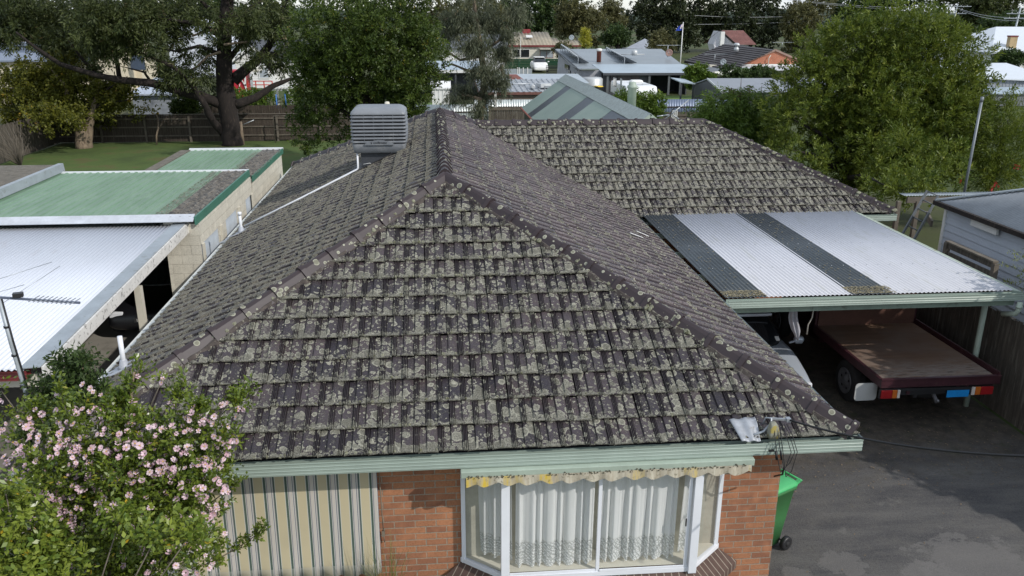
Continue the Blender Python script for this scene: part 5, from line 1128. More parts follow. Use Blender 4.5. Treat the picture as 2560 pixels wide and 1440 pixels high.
t = thing('timber_gate', 'grey timber gate of upright palings between the iron fence and green shed', 'gate', (4, 46.8, 0)); mb = MB()
k = 3.55
while k < 6.6: mb.box(k, 46.8, .05, k+.13, 46.83, 1.15); k += .14
mb.build('palings', M_FEN, t); mb = MB(); mb.box(3.5, 46.74, .95, 6.7, 46.79, 1.12); mb.box(3.5, 46.74, .1, 6.7, 46.79, .25); mb.build('rail', M_RAIL, t); mb = MB(); mb.box(3.36, 46.7, 0, 3.52, 46.86, 1.25); mb.build('post', M_RAIL, t)
iron_fence('blue corrugated iron fence between the caravan and the bushy tree', (14.2, 49.2, 0), (21.5, 49.2, 0), 1.36, mat('blue_iron', (.15, .19, .28), .4, .2, var=.12), .09)
paling_fence('paling_fence', 'low grey paling fence in front of the blue iron fence', (11.5, 45.3, 0), (19, 45.3, 0), .95, M_FEN, seed=9, rails=True, railside=-1, board=.13)
t = thing('lattice_panel', 'small white plastic lattice leaning above the wing ridge', 'lattice', at(1685, 300, y=30)); p, q = at(1677, 304, y=30), at(1692, 277, y=30); mb = MB()
for i in range(4): f = i/3; mb.bar((p.x+(q.x-p.x)*f, 30, p.z-.2), (p.x+(q.x-p.x)*f+.03, 30, q.z), .035)
for i in range(6): f = i/5; mb.bar((p.x, 30, p.z+(q.z-p.z)*f), (q.x+.02, 30, p.z+(q.z-p.z)*f), .035)
mb.build('slats', M_WP, t)
t = thing('old_clothes_line', 'pale crossed pipes of an old clothes line rising behind the wing ridge', 'clothes line', at(1700, 300, y=29)); mb = MB()
for a, b in (((1655, 304), (1722, 250)), ((1683, 288), (1705, 303)), ((1643, 291), (1672, 287))): mb.tube([at(*a, y=29), at(*b, y=29.3)], .03, 6)
mb.build('pipe', M_ZN, t); mb = MB(); pts = [at(px, py, y=28.8) for px, py in ((1676, 289), (1681, 274), (1692, 266), (1706, 268), (1720, 280), (1728, 300))]; mb.tube(pts, .02, 6); mb.build('hose', M_TAR, t)
# ---- brown shed with junk on the roof
t = thing('brown_shed', 'brown slatted shed with ribbed skillion roof and red barge beyond the iron fence', 'shed', (7, 55, 0))
F = 54.0; a, b = at(1205, 231, y=F), at(1460, 229, y=F); zt = a.z
mb = MB(); mb.box(a.x, F, 0, b.x, F+4.5, zt-.15); boarded(mb, a.x+.02, b.x-.02, F, .0, zt-.2, .12); mb.build('wall', M_BRN, t)
c_ = at(1172, 199, z=2.1); mb = MB(); zb_ = at(1300, 198, y=F+6.5).z
mb.corr((a.x-.2, F-.2, zt), (b.x-a.x+.4, 0, 0), (0, 6.5, zb_-zt), pitch=.42, amp=.07, trap=True); mb.build('roof', mat('ribbed_roof', (.36, .38, .40), .5, .2, var=.3, sc_=1.5, dirt=(.12, .12, .12), dscale=1.4, dth=.56), t)
mb = MB(); mb.box(a.x-.25, F-.28, zt-.16, b.x+.2, F-.2, zt+.03); mb.bar((a.x-.25, F-.2, zt-.05), (a.x-.25, F+6.3, zb_-.05), .06, .16); mb.build('barge', mat('rusty_red', (.17, .075, .06), .7, var=.3, sc_=4), t)
mb = MB(); mb.box(a.x-.25, F-.15, 0, a.x-.05, F+.0, zt-.15); mb.build('corner_post', M_WP, t)
slope = lambda x, y: zt+.08+(zb_-zt)*(y-F)/6.5
p = at(1237, 222, y=F+.9); lab = {0: 'black tyre lying on the ribbed shed roof'}
mb = MB(); mb.lathe([(.22, -.14), (.42, -.15), (.46, 0), (.42, .15), (.22, .14)], (p.x+.1, F+1.2, slope(0, F+1.2)+.2), 'Z', 18); tag(mb.build('discarded_wheel', M_RUB), 'black tyre lying on the ribbed roof of the brown shed', 'tyre')
mb = MB(); p = at(1330, 218, y=F+1.5); mb.lathe([(.10, -.5), (.16, -.5), (.16, .5), (.10, .5)], (p.x, F+1.3, slope(0, F+1.3)+.15), 'Y', 12); tag(mb.build('duct_pipe', M_CLR), 'short fat pale pipe lying open end forward on the brown shed roof', 'pipe')
mb = MB(); mb.obox((p.x+.9, F+1.6, slope(0, F+1.6)+.18), (.9, .7, .28), rz=.4); mb.obox((p.x+1.3, F+1.2, slope(0, F+1.2)+.12), (.7, .4, .16), rz=-.5); tag(mb.build('scrap_metal', M_CLR), 'heap of pale scrap metal right of the fat pipe on the shed roof', 'scrap')
mb = MB(); mb.tube([(p.x-3.4, F+2.4, slope(0, F+2.4)+.1), (p.x+1.0, F+2.9, slope(0, F+2.9)+.12)], .05, 6); tag(mb.build('long_pole', M_ZN), 'long thin pole lying across the junk covered roof of the brown shed', 'pole')
mb = MB(); p = at(1239, 290, y=46.9); mb.box(p.x-.07, 46.9, 0, p.x+.07, 46.95, 2.0); mb.lathe([(.06, 2.0), (.08, 2.1), (.02, 2.2)], (p.x, 46.93, 0), n=8); tag(mb.build('white_post', M_WP), 'white painted post standing against the iron fence before the brown shed', 'post')
t = thing('long_low_shed', 'long low shed with a pale zinc roof and rust patches behind the brown shed', 'shed', (7, 62, 0)); F = 61.5; a, b = at(1236, 211, y=F), at(1465, 207, y=F); zt = a.z; zb_ = at(1300, 187, y=F+6).z
mb = MB(); mb.box(a.x, F+.2, 0, b.x, F+5.8, min(zt, zb_)-.05); mb.build('wall', M_DWL, t); mb = MB(); mb.prism([(a.x-.3, F, zt), (b.x+.3, F, zt), (b.x+.3, F+6, zb_), (a.x-.3, F+6, zb_)], (0, 0, .08)); mb.build('roof', mat('zinc_blue', (.40, .45, .48), .5, .2, var=.1), t)
mb = MB(); p = at(1290, 197, y=F+3); zz = lambda y: zt+.085+(zb_-zt)*(y-F)/6; mb.prism([(p.x-.6, F+1.8, zz(F+1.8)), (p.x+.6, F+1.8, zz(F+1.8)), (p.x+.3, F+5.6, zz(F+5.6)), (p.x-.7, F+5.6, zz(F+5.6))], (0, 0, .012)); mb.build('rust_patch', M_RUST, t)
# ---- yard bits left of brown shed
t = thing('pale_roofed_patio', 'low patio with white edged roof glimpsed through the drooping gum', 'patio', (1, 70, 0)); F = 66; a, b = at(1150, 178, y=F), at(1215, 178, y=F); a.x -= 3
mb = MB(); mb.prism([(a.x, F, a.z), (b.x, F, a.z), (b.x, F+5, a.z+.5), (a.x, F+5, a.z+.5)], (0, 0, .1)); mb.build('roof', M_BLU, t); mb = MB(); mb.box(a.x, F-.05, a.z-.14, b.x, F-.001, a.z+.1); mb.build('fascia', M_WP, t); mb = MB(); mb.box(a.x+.2, F+1.5, 0, b.x-.1, F+4.8, a.z-.1); mb.build('wall', M_DWL, t)
for k in (0.1, .5, .95):
    mb = MB(); x = a.x+(b.x-a.x)*k; mb.box(x-.07, F+.1, 0, x+.07, F+.24, a.z-.02); mb.build('post', M_DWL, t)
t = thing('white_garden_shed', 'small white ribbed garden shed seen under the drooping gum', 'shed', at(1100, 248, y=56)); F = 56; a, b = at(1080, 222, y=F), at(1124, 222, y=F)
mb = MB(); mb.corr((a.x, F, 0), (b.x-a.x, 0, 0), (0, 0, a.z), pitch=.3, amp=.03, trap=True); mb.box(a.x, F+.05, 0, b.x, F+2, a.z); mb.build('wall', M_WBD, t); gable_roof(t, a.x, b.x, F, F+2, a.z, a.z+.4, M_WBD, 'x', .1)
mb = MB(); mb.box(-6, 54, 0, 2.2, 54.3, .55); tag(mb.build('garden_edging', M_DWL), 'low dark retaining edge on the lawn in front of the white garden shed', 'garden wall')
# ---- cream house far centre
t = thing('cream_house', 'cream weatherboard house with beige ribbed roof and red chimney in the far centre', 'house', (17, 128, 0)); F = 125
P = lambda px, py, y=F: at(px, py, y=y)
a, b = P(1262, 115), P(1452, 112); h = a.z
mb = MB(); mb.box(a.x, F, 0, b.x-1.5, F+8, h); boarded(mb, a.x, b.x-1.5, F, 0, h, .22); mb.build('wall', M_CRM, t)
def poly_roof(pts, m, name='roof', yf=F, yb=F+5):
    mb = MB(); mb.prism(pts, (0, .0, .12)); return mb.build(name, m, t)
mb = MB(); yb_ = F+7
tl, tr_, s1, s2, s3, s4, br, bl_ = [at(px, py, y=yy) for px, py, yy in ((1284, 80, yb_), (1352, 80, yb_), (1361, 95, F+4.2), (1385, 95, F+4.2), (1391, 100, F+3.2), (1442, 99, F+3.2), (1452, 112, F-.3), (1262, 115, F-.3))]
mb.corr(bl_, (tl.x*0+tr_.x-bl_.x+1.2, 0, 0), (0, yb_-F+.3, tl.z-bl_.z), pitch=.55, amp=.06, seg=4)
mb.build('roof', M_TRF, t)
mb = MB(); mb.corr((tr_.x+1.1, F-.3, bl_.z), (s3.x-tr_.x-.9, 0, 0), (0, 4.5, s1.z-bl_.z), pitch=.55, amp=.06, seg=4); mb.build('roof', M_TRF, t, 'middle step of the beige roof')
mb = MB(); mb.corr((s3.x, F-.3, bl_.z), (br.x-s3.x, 0, 0), (0, 3.5, s3.z-bl_.z), pitch=.55, amp=.06, seg=4); mb.build('roof', M_TRF, t, 'lowest right part of the beige roof')
mb = MB(); mb.box(a.x-.3, F-.38, h-.12, b.x, F-.31, h+.14); mb.build('fascia', M_RED, t)
p, q = at(1306, 73, y=yb_), at(1325, 82, y=yb_); mb = MB(); mb.box(p.x, yb_-.6, q.z-.3, q.x, yb_+.2, p.z); mb.build('chimney', mat('painted_red_brick', (.30, .035, .045), .7), t)
mb = MB(); p = at(1323, 91, y=F+3.2); mb.obox((p.x, F+3.2, p.z), (1.0, 1.1, .1), rx=.25); mb.build('skylight', M_WP, t)
for px0, px1, py0, py1 in ((1282, 1299, 124, 143), (1302, 1323, 124, 143)):
    a_, b_ = P(px0, py0), P(px1, py1); window_at(t, a_.x, b_.x, b_.z, a_.z, F-.03, th=.05)
a_, b_ = P(1351, 125), P(1382, 144); window_at(t, a_.x, b_.x, b_.z, a_.z, F-.03, m=M_FRO, fm=M_RUST, cut=1)
mb = MB(); a_, b_ = P(1347, 121), P(1384, 124); mb.box(a_.x, F-1.4, a_.z-.1, b_.x, F-.04, a_.z); mb.box(b_.x-.1, F-1.4, -.2, b_.x, F-1.3, a_.z-.1); mb.build('porch', M_CRM, t)
mb = MB(); p = P(1300, 85); mb.box(P(1301, 100).x-.04, F-.5, 0, P(1301, 100).x+.04, F-.42, h+1.4); mb.build('pipe', M_WP, t)
dish('satellite_dish', 'grey satellite dish on the right end of the beige ribbed roof', at(1429, 94, y=F+3.2), .42, (-.35, -1, .3), at(1431, 101, y=F+3.2)); 
t = thing('green_slat_fence', 'dark green fence of wide horizontal slats before the cream house', 'fence', (14, 105, 0)); F = 105; a, b = at(1262, 147, y=F), at(1402, 146, y=F); mb = MB()
for i in range(6): z = a.z*(i+.5)/6; mb.obox(((a.x+b.x)/2, F, z), (b.x-a.x, .04, a.z/6*.82), rx=.35)
mb.build('slats', mat('slat_green', (.015, .075, .04), .5, var=.15), t)
for i in range(5):
    mb = MB(); x = a.x+(b.x-a.x)*i/4; mb.box(x-.06, F-.12, 0, x+.06, F-.04, a.z); mb.build('post', mat('slat_green', (.01, .05, .03)), t)
p = at(1352, 180, y=97); t = thing('parked_ute', 'white four wheel drive parked nose on before the green slat fence', 'car', (p.x, 98, 0)); car(t, p.x, 96.5, 1.9, 4.6, M_WP, hood=1.15, roofz=1.75)
t = thing('dark_slat_gate', 'very dark open slat fence right of the white four wheel drive', 'fence', (16, 90, 0)); F = 88; a, b = at(1365, 166, y=F), at(1422, 168, y=F); mb = MB()
for i in range(7): z = .25+(a.z-.25)*i/6; mb.box(a.x, F, z, b.x, F+.03, z+.10)
mb.build('slats', M_BLP, t); mb = MB(); mb.box(b.x-.2, F-.05, 0, b.x, F+.1, a.z+.1); mb.build('post', M_BLP, t)
t = thing('grey_panel_fence', 'grey panel fence with white uprights below the green slat fence', 'fence', (10, 92, 0)); F = 92; a, b = at(1235, 172, y=F), at(1330, 172, y=F); mb = MB(); mb.box(a.x, F, 0, b.x, F+.06, a.z); mb.build('panel', M_TRIM, t)
for px in (1294, 1298, 1308, 1319):
    mb = MB(); x = at(px, 180, y=F).x; mb.box(x-.05, F-.06, 0, x+.05, F-.001, a.z+.15); mb.build('upright', M_WP, t)
# ---- grey house with solar frames
t = thing('grey_solar_house', 'long low grey house with two tilted solar racks and blue grey verandah roof', 'house', (16, 72, 0))
F = 67.0; vFL, vFR = at(1510, 185, y=F), at(1716, 184, y=F); zv = (vFL.z+vFR.z)/2
mFL = at(1447, 175, y=F+1.0); mTL = at(1388, 124, y=F+17); mTR = at(1631, 125, y=F+17); mBR = at(1725, 171, y=F+1.8)
zl = (at(1447, 175, y=F+1).z+at(1725, 171, y=F+1.8).z)/2; zr_ = (mTL.z+mTR.z)/2
X0, X1 = mFL.x, mBR.x
mb = MB(); ymid = F+4.5; zmid = at(1500, 165, y=ymid).z
mb.prism([(X0, F+1, zl), (at(1495, 176, y=F+1).x, F+1, zl), (at(1480, 163, y=ymid).x, ymid, zmid), (X0-.1, ymid, zmid)], (0, 0, .09)); mb.prism([(X0-.1, ymid, zmid), (mBR.x+.1, ymid, zmid), (mTR.x+1, F+17, zr_), (mTL.x, F+17, zr_)], (0, 0, .09)); mb.build('roof', M_GRY, t, 'mid grey main roof')
mb = MB(); p = at(1480, 163, y=ymid); mb.prism([(vFL.x, F, zv), (vFR.x, F, zv), (mBR.x+.15, F+2, zl+.08), (mBR.x+.15, ymid, zmid+.10), (p.x, ymid, zmid+.10)], (0, 0, .06)); mb.build('roof', M_BLU, t, 'blue grey verandah roof')
mb = MB(); mb.box(vFL.x-.1, F-.10, zv-.12, vFR.x+.1, F-.0, zv+.08); mb.bar((X0, F+1, zl-.06), (mTL.x, F+17, zr_-.06), .10, .22); mb.build('gutter', M_DGR if False else M_DWL, t)
mb = MB(); mb.prism([(X0+.25, F+1.6, 0), (X0+.25, F+16.5, 0), (mTL.x+.3, F+16.5, zr_-.05), (X0+.25, F+1.6, zl-.05)], (.15, 0, 0)); mb.box(X0+.4, F+1.6, 0, vFL.x+.1, F+1.8, zl-.1); mb.build('wall', mat('pale_grey_wall', (.33, .34, .37), .6), t, 'paler side wall')
mb = MB(); mb.box(vFL.x, F+.35, 0, at(1625, 200, y=F+.35).x, F+.5, zv-.05); mb.box(vFL.x, F+3.9, 0, vFR.x+.3, F+4.0, zv); mb.box(vFR.x+.1, F+.3, 0, vFR.x+.2, F+4, zv); mb.build('wall', M_DWL, t, 'charcoal verandah walls')
for px0, px1 in ((1527, 1542), (1544, 1578), (1580, 1597)):
    a_, b_ = at(px0, 195, y=F+.3), at(px1, 195, y=F+.3); mb = MB(); mb.box(a_.x, F+.30, .3, b_.x, F+.345, zv-.15); mb.build('door_panel', mat('brown_panel', (.075, .06, .065), .5), t)
for px in (1518, 1622, 1671, 1700):
    mb = MB(); x = at(px, 220, y=F+.1).x; mb.box(x-.09, F+.02, 0, x+.09, F+.2, zv-.02); mb.build('post', M_DKG, t)
mb = MB(); a_, b_ = at(1418, 161, x=X0+.22), at(1424, 175, x=X0+.22)
mb.box(X0+.14, a_.y-1.2, b_.z, X0+.24, a_.y+1.2, a_.z); mb.build('window', M_GLS, t); mb = MB(); mb.box(X0+.16, F+4, .2, X0+.24, F+5.0, 1.7); mb.build('window', M_GLS, t); mb = MB(); mb.box(X0+.16, F+7, .2, X0+.24, F+7.8, 1.7); mb.build('window', M_GLS, t)
def rack(p0, p1, h, label):
    a, b = at(*p0[:2], y=p0[2]), at(*p1[:2], y=p1[2]); r_ = t; k = Vector((.9, -.1, -.42))
    mb = MB(); mb.prism([a, b, b+k, a+k], (0, 0, .07)); pn = mb.build('solar_rack', M_DKG, t, label); mb = MB(); mb.bar(a+Vector((0, 0, .05)), b+Vector((0, 0, .05)), .1, .08); mb.build('rack_edge', M_CLR, pn)
    mb = MB()
    for i in range(11):
        q = a.lerp(b, i/10); mb.bar(q, (q.x-.05, q.y, q.z-h), .07)
    mb.build('rack_leg', M_ZN, pn)
rack((1403, 112, F+15), (1446, 145, F+5.5), 1.1, 'left tilted solar rack'); rack((1516, 120, F+15), (1562, 145, F+5.5), 1.1, 'right tilted solar rack')
mb = MB(); a, b = at(1446, 143, y=F+5.5), at(1472, 158, y=F+4.6); mb.prism([a, b, b+Vector((-.6, .8, 0)), a+Vector((-.6, 2.5, .0))], (0, 0, .06)); a, b = at(1562, 143, y=F+5.5), at(1592, 158, y=F+4.6); mb.prism([a, b, b+Vector((-.6, .8, 0)), a+Vector((-.6, 2.5, .0))], (0, 0, .06)); mb.build('solar_panel_end', M_DKG, t)
p = at(1497, 152, y=F+6.5); mb = MB(); mb.lathe([(.22, -.1), (.22, .85), (.28, .87), (.28, 1.0), (.1, 1.05)], p, n=14); mb.build('flue', M_RUST, t); mb = MB(); mb.lathe([(.24, .88), (.29, .9), (.29, 1.1), (.1, 1.15)], p, n=14); mb.build('flue_cap', M_WP, t)
p = at(1586, 136, y=F+9); mb = MB(); mb.lathe([(.25, -.1), (.3, .1), (.3, .35), (.1, .45)], p, n=12); mb.tube([p+Vector((-1.4, 0, .0)), p+Vector((1, 0, .0))], .05, 6); mb.build('roof_vent', M_CLR, t)
dish('satellite_dish', 'rusty round satellite dish on the right rear edge of the grey solar house', at(1673, 132, y=F+9), .36, (-.5, -1, .1), at(1668, 143, y=F+9), m=mat('rusty_dish', (.38, .24, .2), .7, var=.3, sc_=3))
aerial('flat aerial on a short mast beside the rusty dish', at(1669, 134, y=F+9.6), .8, 2.2, 6, .1)
t = thing('water_tank', 'pale round corrugated water tank at the front corner of the grey solar house', 'water tank', at(1482, 215, y=F+.2)); p = at(1482, 200, y=F+.1); mb = MB(); mb.lathe([(.95, 0), (.95, .3), (.98, .35), (.95, .4), (.95, .8), (.98, .85), (.95, .9), (.95, 1.4), (.8, 1.55)], (p.x, F+.4, .0), n=20); mb.build('tank', M_CLR, t)
p = at(1498, 220, y=F-2.2); wheelie('wheelie_bin', p.x, F-2.0, .3, M_DWL, M_YEL, 'yellow lidded wheelie bin standing beside the water tank', s=.95)
# caravan
t = thing('caravan', 'white caravan parked before the grey solar house with a domed roof hatch', 'caravan', (15, 60, 0))
YF = 58.5; a, b = at(1566, 245, y=YF), at(1643, 245, y=YF); zt = at(1600, 216, y=YF).z; xb = at(1514, 204, y=YF+6.5)
mb = MB(); yb_ = YF+6.3; prof = [(YF+.12, .45), (YF, .6), (YF, zt-.35), (YF+.3, zt-.02), (YF+.6, zt+.0), (yb_-.2, zt+.0), (yb_, zt-.15), (yb_, .45)]
mb.prism([(a.x, y, z) for y, z in prof], (b.x-a.x, 0, 0)); mb.build('body', mat('caravan_white', (.78, .79, .80), .35, var=.03), t, bevel=.09)
p = at(1590, 200, y=YF+3.5); mb = MB(); mb.loft([(p.x, YF+3.4, zt-.01, .55, .4, .12), (p.x, YF+3.4, zt+.2, .5, .36, .12), (p.x, YF+3.4, zt+.25, .4, .3, .12)], 20); mb.build('roof_hatch', M_WP, t)
mb = MB(); mb.obox((p.x-.3, YF+1.4, zt+.03), (.7, .5, .05)); mb.obox((p.x+.4, YF+1.8, zt+.03), (.5, .5, .05)); mb.build('roof_vent', M_CLR, t)
mb = MB(); mb.box(a.x-.012, YF+3.9, 1.1, a.x-.001, YF+5.2, 1.8); mb.build('window', M_GLS, t); mb = MB(); mb.box(a.x-.012, YF+1.8, .6, a.x-.001, YF+2.5, 1.9); mb.build('door', M_CLR, t)
for yy in (YF+2.6, YF+3.3):
    mb = MB(); mb.lathe([(.15, -.1), (.33, -.1), (.33, .1), (.15, .1)], (a.x+.12, yy, .33), 'X', 16); mb.build('wheel', M_RUB, t)
# flag
t = thing('flagpole', 'tall white flagpole behind the grey solar house flying a blue flag', 'flagpole', (28, 88, 0)); p = at(1708, 58, y=88); mb = MB(); mb.tube([(p.x-.05, 88, 0), (p.x, 88, p.z)], [.07, .045], 8); mb.lathe([(.02, 0), (.08, .06), (.02, .12)], (p.x, 88, p.z), n=10); mb.build('pole', M_WP, t)
mb = MB(); q = [at(px, py, y=88) for px, py in ((1706, 60), (1706, 76), (1689, 77), (1697, 66))]
n = 8; vs = []
for j in range(n+1):
    for i in range(n+1):
        u_, v_ = i/n, j/n; pt = (q[0].lerp(q[3], u_)).lerp(q[1].lerp(q[2], u_), v_); vs.append((pt.x, 88+.10*math.sin(u_*7), pt.z))
mb.add(vs, [(j*(n+1)+i, j*(n+1)+i+1, (j+1)*(n+1)+i+1, (j+1)*(n+1)+i) for j in range(n) for i in range(n)], True); fl = mb.build('flag', mat('flag_blue', (.02, .06, .42), .7), t)
mb = MB(); mid = q[0].lerp(q[3], .45); z0_ = q[0].z
A_, B_ = q[0], q[0].lerp(q[3], .5); C_, D_ = q[0].lerp(q[1], .5), (q[0].lerp(q[3], .5)).lerp(q[1].lerp(q[2], .5), .5)
off = Vector((0, -.14, 0)); mb.bar(A_+off, D_+off, .07, .05); mb.bar(C_+off, B_+off, .07, .05); mb.bar(A_.lerp(C_, .5)+off, B_.lerp(D_, .5)+off, .10, .05); mb.bar(A_.lerp(B_, .5)+off, C_.lerp(D_, .5)+off, .10, .05); mb.build('canton_cross', mat('flag_white', (.7, .6, .62), .7), fl)
mb = MB(); s_ = q[1].lerp(q[2], .35)+off
for dx, dz, r_ in ((0, .25, .09), (-.35, .45, .05), (-.5, .2, .05)): mb.lathe([(r_, -.005), (r_, .005)], (s_.x+dx, s_.y, s_.z+dz), 'Y', 7)
mb.build('star', M_WP, fl)
# grey gable shed + lean-to
t = thing('grey_gable_shed', 'charcoal gabled shed with a lighter grey roof behind the blue iron fence', 'shed', (23, 60, 0)); XG = 21.2
ap = at(1772, 199, x=XG); fa = at(1736, 212, x=XG); hy = fa.y-ap.y; ny = ap.y-hy; zt = fa.z+.0; x2 = XG+9
mb = MB(); mb.prism([(XG, ny, 0), (XG, fa.y, 0), (XG, fa.y, zt), (XG, ap.y, ap.z), (XG, ny, zt)], (9, 0, 0)); mb.build('wall', M_DWL, t)
mb = MB(); mb.prism([(XG-.1, ny-.15, zt+.0), (x2, ny-.15, zt+.0), (x2, ap.y, ap.z+.03), (XG-.1, ap.y, ap.z+.03)], (0, 0, .07)); mb.prism([(XG-.1, fa.y+.15, zt+.0), (x2, fa.y+.15, zt+.0), (x2, ap.y+.001, ap.z+.03), (XG-.1, ap.y+.001, ap.z+.03)], (0, 0, .07)); mb.build('roof', mat('shed_roof_grey', (.24, .26, .29), .5, .1, var=.08), t)
mb = MB(); mb.bar((XG-.12, ap.y, ap.z+.06), (XG-.12, ny-.15, zt+.03), .08, .12); mb.build('verge_trim', M_CLR, t)
mb = MB(); mb.box(XG-.05, ny+.3, .05, XG-.001, ny+2.2, zt-.4); mb.build('roller_door', M_DKG, t)
t = thing('dark_lean_to', 'small dark lean-to with a pale roof edge left of the charcoal shed', 'lean-to', (20, 58, 0)); p, q = at(1702, 207, y=59), at(1738, 211, y=59); mb = MB(); mb.prism([(p.x, 59, p.z), (q.x, 59, q.z), (q.x, 62, q.z+.12), (p.x, 62, p.z+.12)], (0, 0, .08)); mb.build('roof', M_BLU, t)
for x in (p.x+.1, q.x-.1):
    mb = MB(); mb.box(x-.06, 59.1, 0, x+.06, 59.2, p.z); mb.build('post', M_DWL, t)
# brick gable house
t = thing('brick_gable_house', 'house with dark ribbed tile roof and an orange brick gable facing us', 'house', (37, 96, 0)); F = 93.0
ap = at(1938, 124, y=F); e0, e1 = at(1868, 157, y=F), at(2000, 155, y=F); ze = (e0.z+e1.z)/2; hw = (e1.x-e0.x)/2+.6; xm = ap.x
mb = MB(); mb.prism([(xm-hw, F, 0), (xm+hw, F, 0), (xm+hw, F, ze-.2), (xm-hw, F, ze-.2)], (0, 9, 0)); mb.build('wall', M_CRM, t)
mb = MB(); mb.prism([(xm-hw, F-.02, ze-.2), (xm+hw, F-.02, ze-.2), (xm+hw, F-.02, ze), (xm, F-.02, ap.z-.1), (xm-hw, F-.02, ze)], (0, .2, 0)); mb.build('gable_wall', M_BRO, t)
Lx = at(1706, 150, y=F+6).x; zE2 = at(1720, 156, y=F+1).z; zR2 = at(1806, 109, y=F+9).z; xr2 = at(1806, 109, y=F+9).x
def ribs(mb, A, B, C, D, n=13):   # stepped courses on quad A(bottom left) B(bottom right) C(top right) D(top left)
    A, B, C, D = [Vector(v) for v in (A, B, C, D)]
    for i in range(n):
        f, g_ = i/n, (i+1)/n; p, q, r_, s_ = A.lerp(D, f), B.lerp(C, f), B.lerp(C, g_), A.lerp(D, g_); up = Vector((0, 0, .09)); mb.add([p+up, q+up, r_, s_, p, q], [(0, 1, 2, 3), (4, 5, 1, 0)])
mb = MB(); e0b = at(1868, 158, y=F-.2)
blr = (at(1720, 155, y=F+9)); brr = at(1826, 176, y=F-2)
ribs(mb, (at(1711, 153, y=F+6).x, F+6, at(1711, 153, y=F+6).z), brr, (xm, F-.1, ap.z), (xr2, F+8, zR2), 12)
mb.add([(xm, F-.1, ap.z), (xm, F+9, ap.z), (xm+hw+.5, F+9, ze-.1), (xm+hw+.5, F-.1, ze-.1)], [(3, 2, 1, 0)])
mb.add([(xr2, F+8, zR2), (xm, F+9, ap.z), (xm, F-.1, ap.z)], [(0, 2, 1)])
mb.build('roof', M_DT, t)
mb = MB(); mb.bar((xm, F-.15, ap.z-.05), (xm-hw, F-.15, ze-.08), .08, .22); mb.bar((xm, F-.15, ap.z-.05), (xm+hw, F-.15, ze-.08), .08, .22); mb.build('barge_board', mat('barge_brown', (.30, .2, .16), .7), t)
mb = MB(); mb.bar(Vector((at(1711, 153, y=F+6).x, F+6, at(1711, 153, y=F+6).z))-Vector((0, 0, .1)), brr-Vector((0, 0, .1)), .12, .2); mb.build('gutter', M_BARK, t)
a_, b_ = at(1840, 160, y=F-.05), at(1995, 158, y=F-.05); mb = MB(); mb.box(a_.x, F-.10, ze-.42, b_.x, F-.03, ze-.2); mb.build('white_band', M_WP, t)
c0 = at(1905, 163, y=F-.2); mb = MB(); mb.prism([(c0.x-3, F-.1, ze-.4), (b_.x, F-.1, ze-.4), (b_.x, F-3.4, ze-.75), (c0.x-3, F-3.4, ze-.75)], (0, 0, .06)); mb.build('awning', mat('awning_white', (.6, .62, .66), .5), t)
mb = MB(); mb.prism([at(1720, 160, y=F-2), at(1832, 178, y=F-4), at(1822, 190, y=F-6.5), at(1735, 172, y=F-4)], (0, 0, .08)); mb.build('verandah_roof', M_DKG, t)
mb = MB(); mb.prism([at(1780, 181, y=F-6), at(1868, 172, y=F-4), at(1872, 190, y=F-6), at(1812, 190, y=F-7)], (0, 0, .05)); tag(mb.build('shade_sail', mat('sail_cream', (.66, .64, .56), .8)), 'cream shade sail beside the banana palm before the brick gable house', 'shade sail')
mb = MB(); mb.box(Lx+2, F+1, 0, xm-hw, F+9, zE2-.3); mb.build('wall', M_CRM, t, 'side wing wall')
p = at(1841, 122, y=F+3); mb = MB(); mb.lathe([(.3, -.3), (.3, .1), (.2, .15), (.2, .3), (.35, .35), (.38, .55), (.2, .7)], p, n=14); mb.build('roof_vent', M_CLR, t)
mb = MB(); p, q = at(1921, 162, y=F-.3), at(1922, 145, y=F-.3); mb.tube([p, q, at(1927, 138, y=F-.3)], .05, 6); mb.build('lamp_pipe', M_CRM, t)
dish('satellite_dish', 'pale satellite dish low on the dark ribbed tile roof', at(1808, 155, y=F-1.2), .36, (-.4, -1, .15), at(1806, 163, y=F-1)); 
aerial('tangled aerial lying low on the dark ribbed tile roof', at(1786, 157, y=F-.5), 1.0, 2.8, 9, .25)
aerial('bare aerial sticking up right of the orange brick gable', at(1955, 116, y=F+6), .5, 2.6, 9, .1)
# red tile gable house behind
t = thing('red_tile_house', 'pale house with a steep red tile roof behind the dark tile one', 'house', (44, 122, 0)); F = 120
ap = at(1818, 77, y=F); l_, r_ = at(1800, 112, y=F), at(1840, 112, y=F); x2 = at(1878, 77, y=F).x
mb = MB(); ribs(mb, (r_.x, F, r_.z), (x2+1, F-.0, r_.z), (x2, F+3.5, ap.z), (ap.x, F+3.5, ap.z), 12); mb.add([(ap.x, F+3.5, ap.z), (x2, F+3.5, ap.z), (x2, F+8, r_.z), (ap.x-1, F+8, r_.z)], [(0, 1, 2, 3)]); mb.build('roof', M_RT, t)
mb = MB(); mb.prism([(l_.x, F+.5, 0), (r_.x-.1, F+.2, 0), (r_.x-.1, F+.2, r_.z-.1), (ap.x, F+3.4, ap.z-.1), (l_.x, F+3, l_.z)], (0, 3, 0)); mb.box(r_.x-.2, F+.6, 0, x2, F+7, r_.z-.1); mb.build('wall', mat('grey_white_render', (.5, .5, .52), .7), t)
mb = MB(); p, q = at(1801, 79, y=F+1), at(1809, 100, y=F+1); mb.box(p.x, F+.6, 0, q.x, F+1.2, p.z); mb.build('chimney', M_WP, t)
mb = MB(); mb.bar((ap.x, F+3.3, ap.z), (r_.x, F-.1, r_.z), .15, .25); mb.build('barge_board', M_BARK, t)
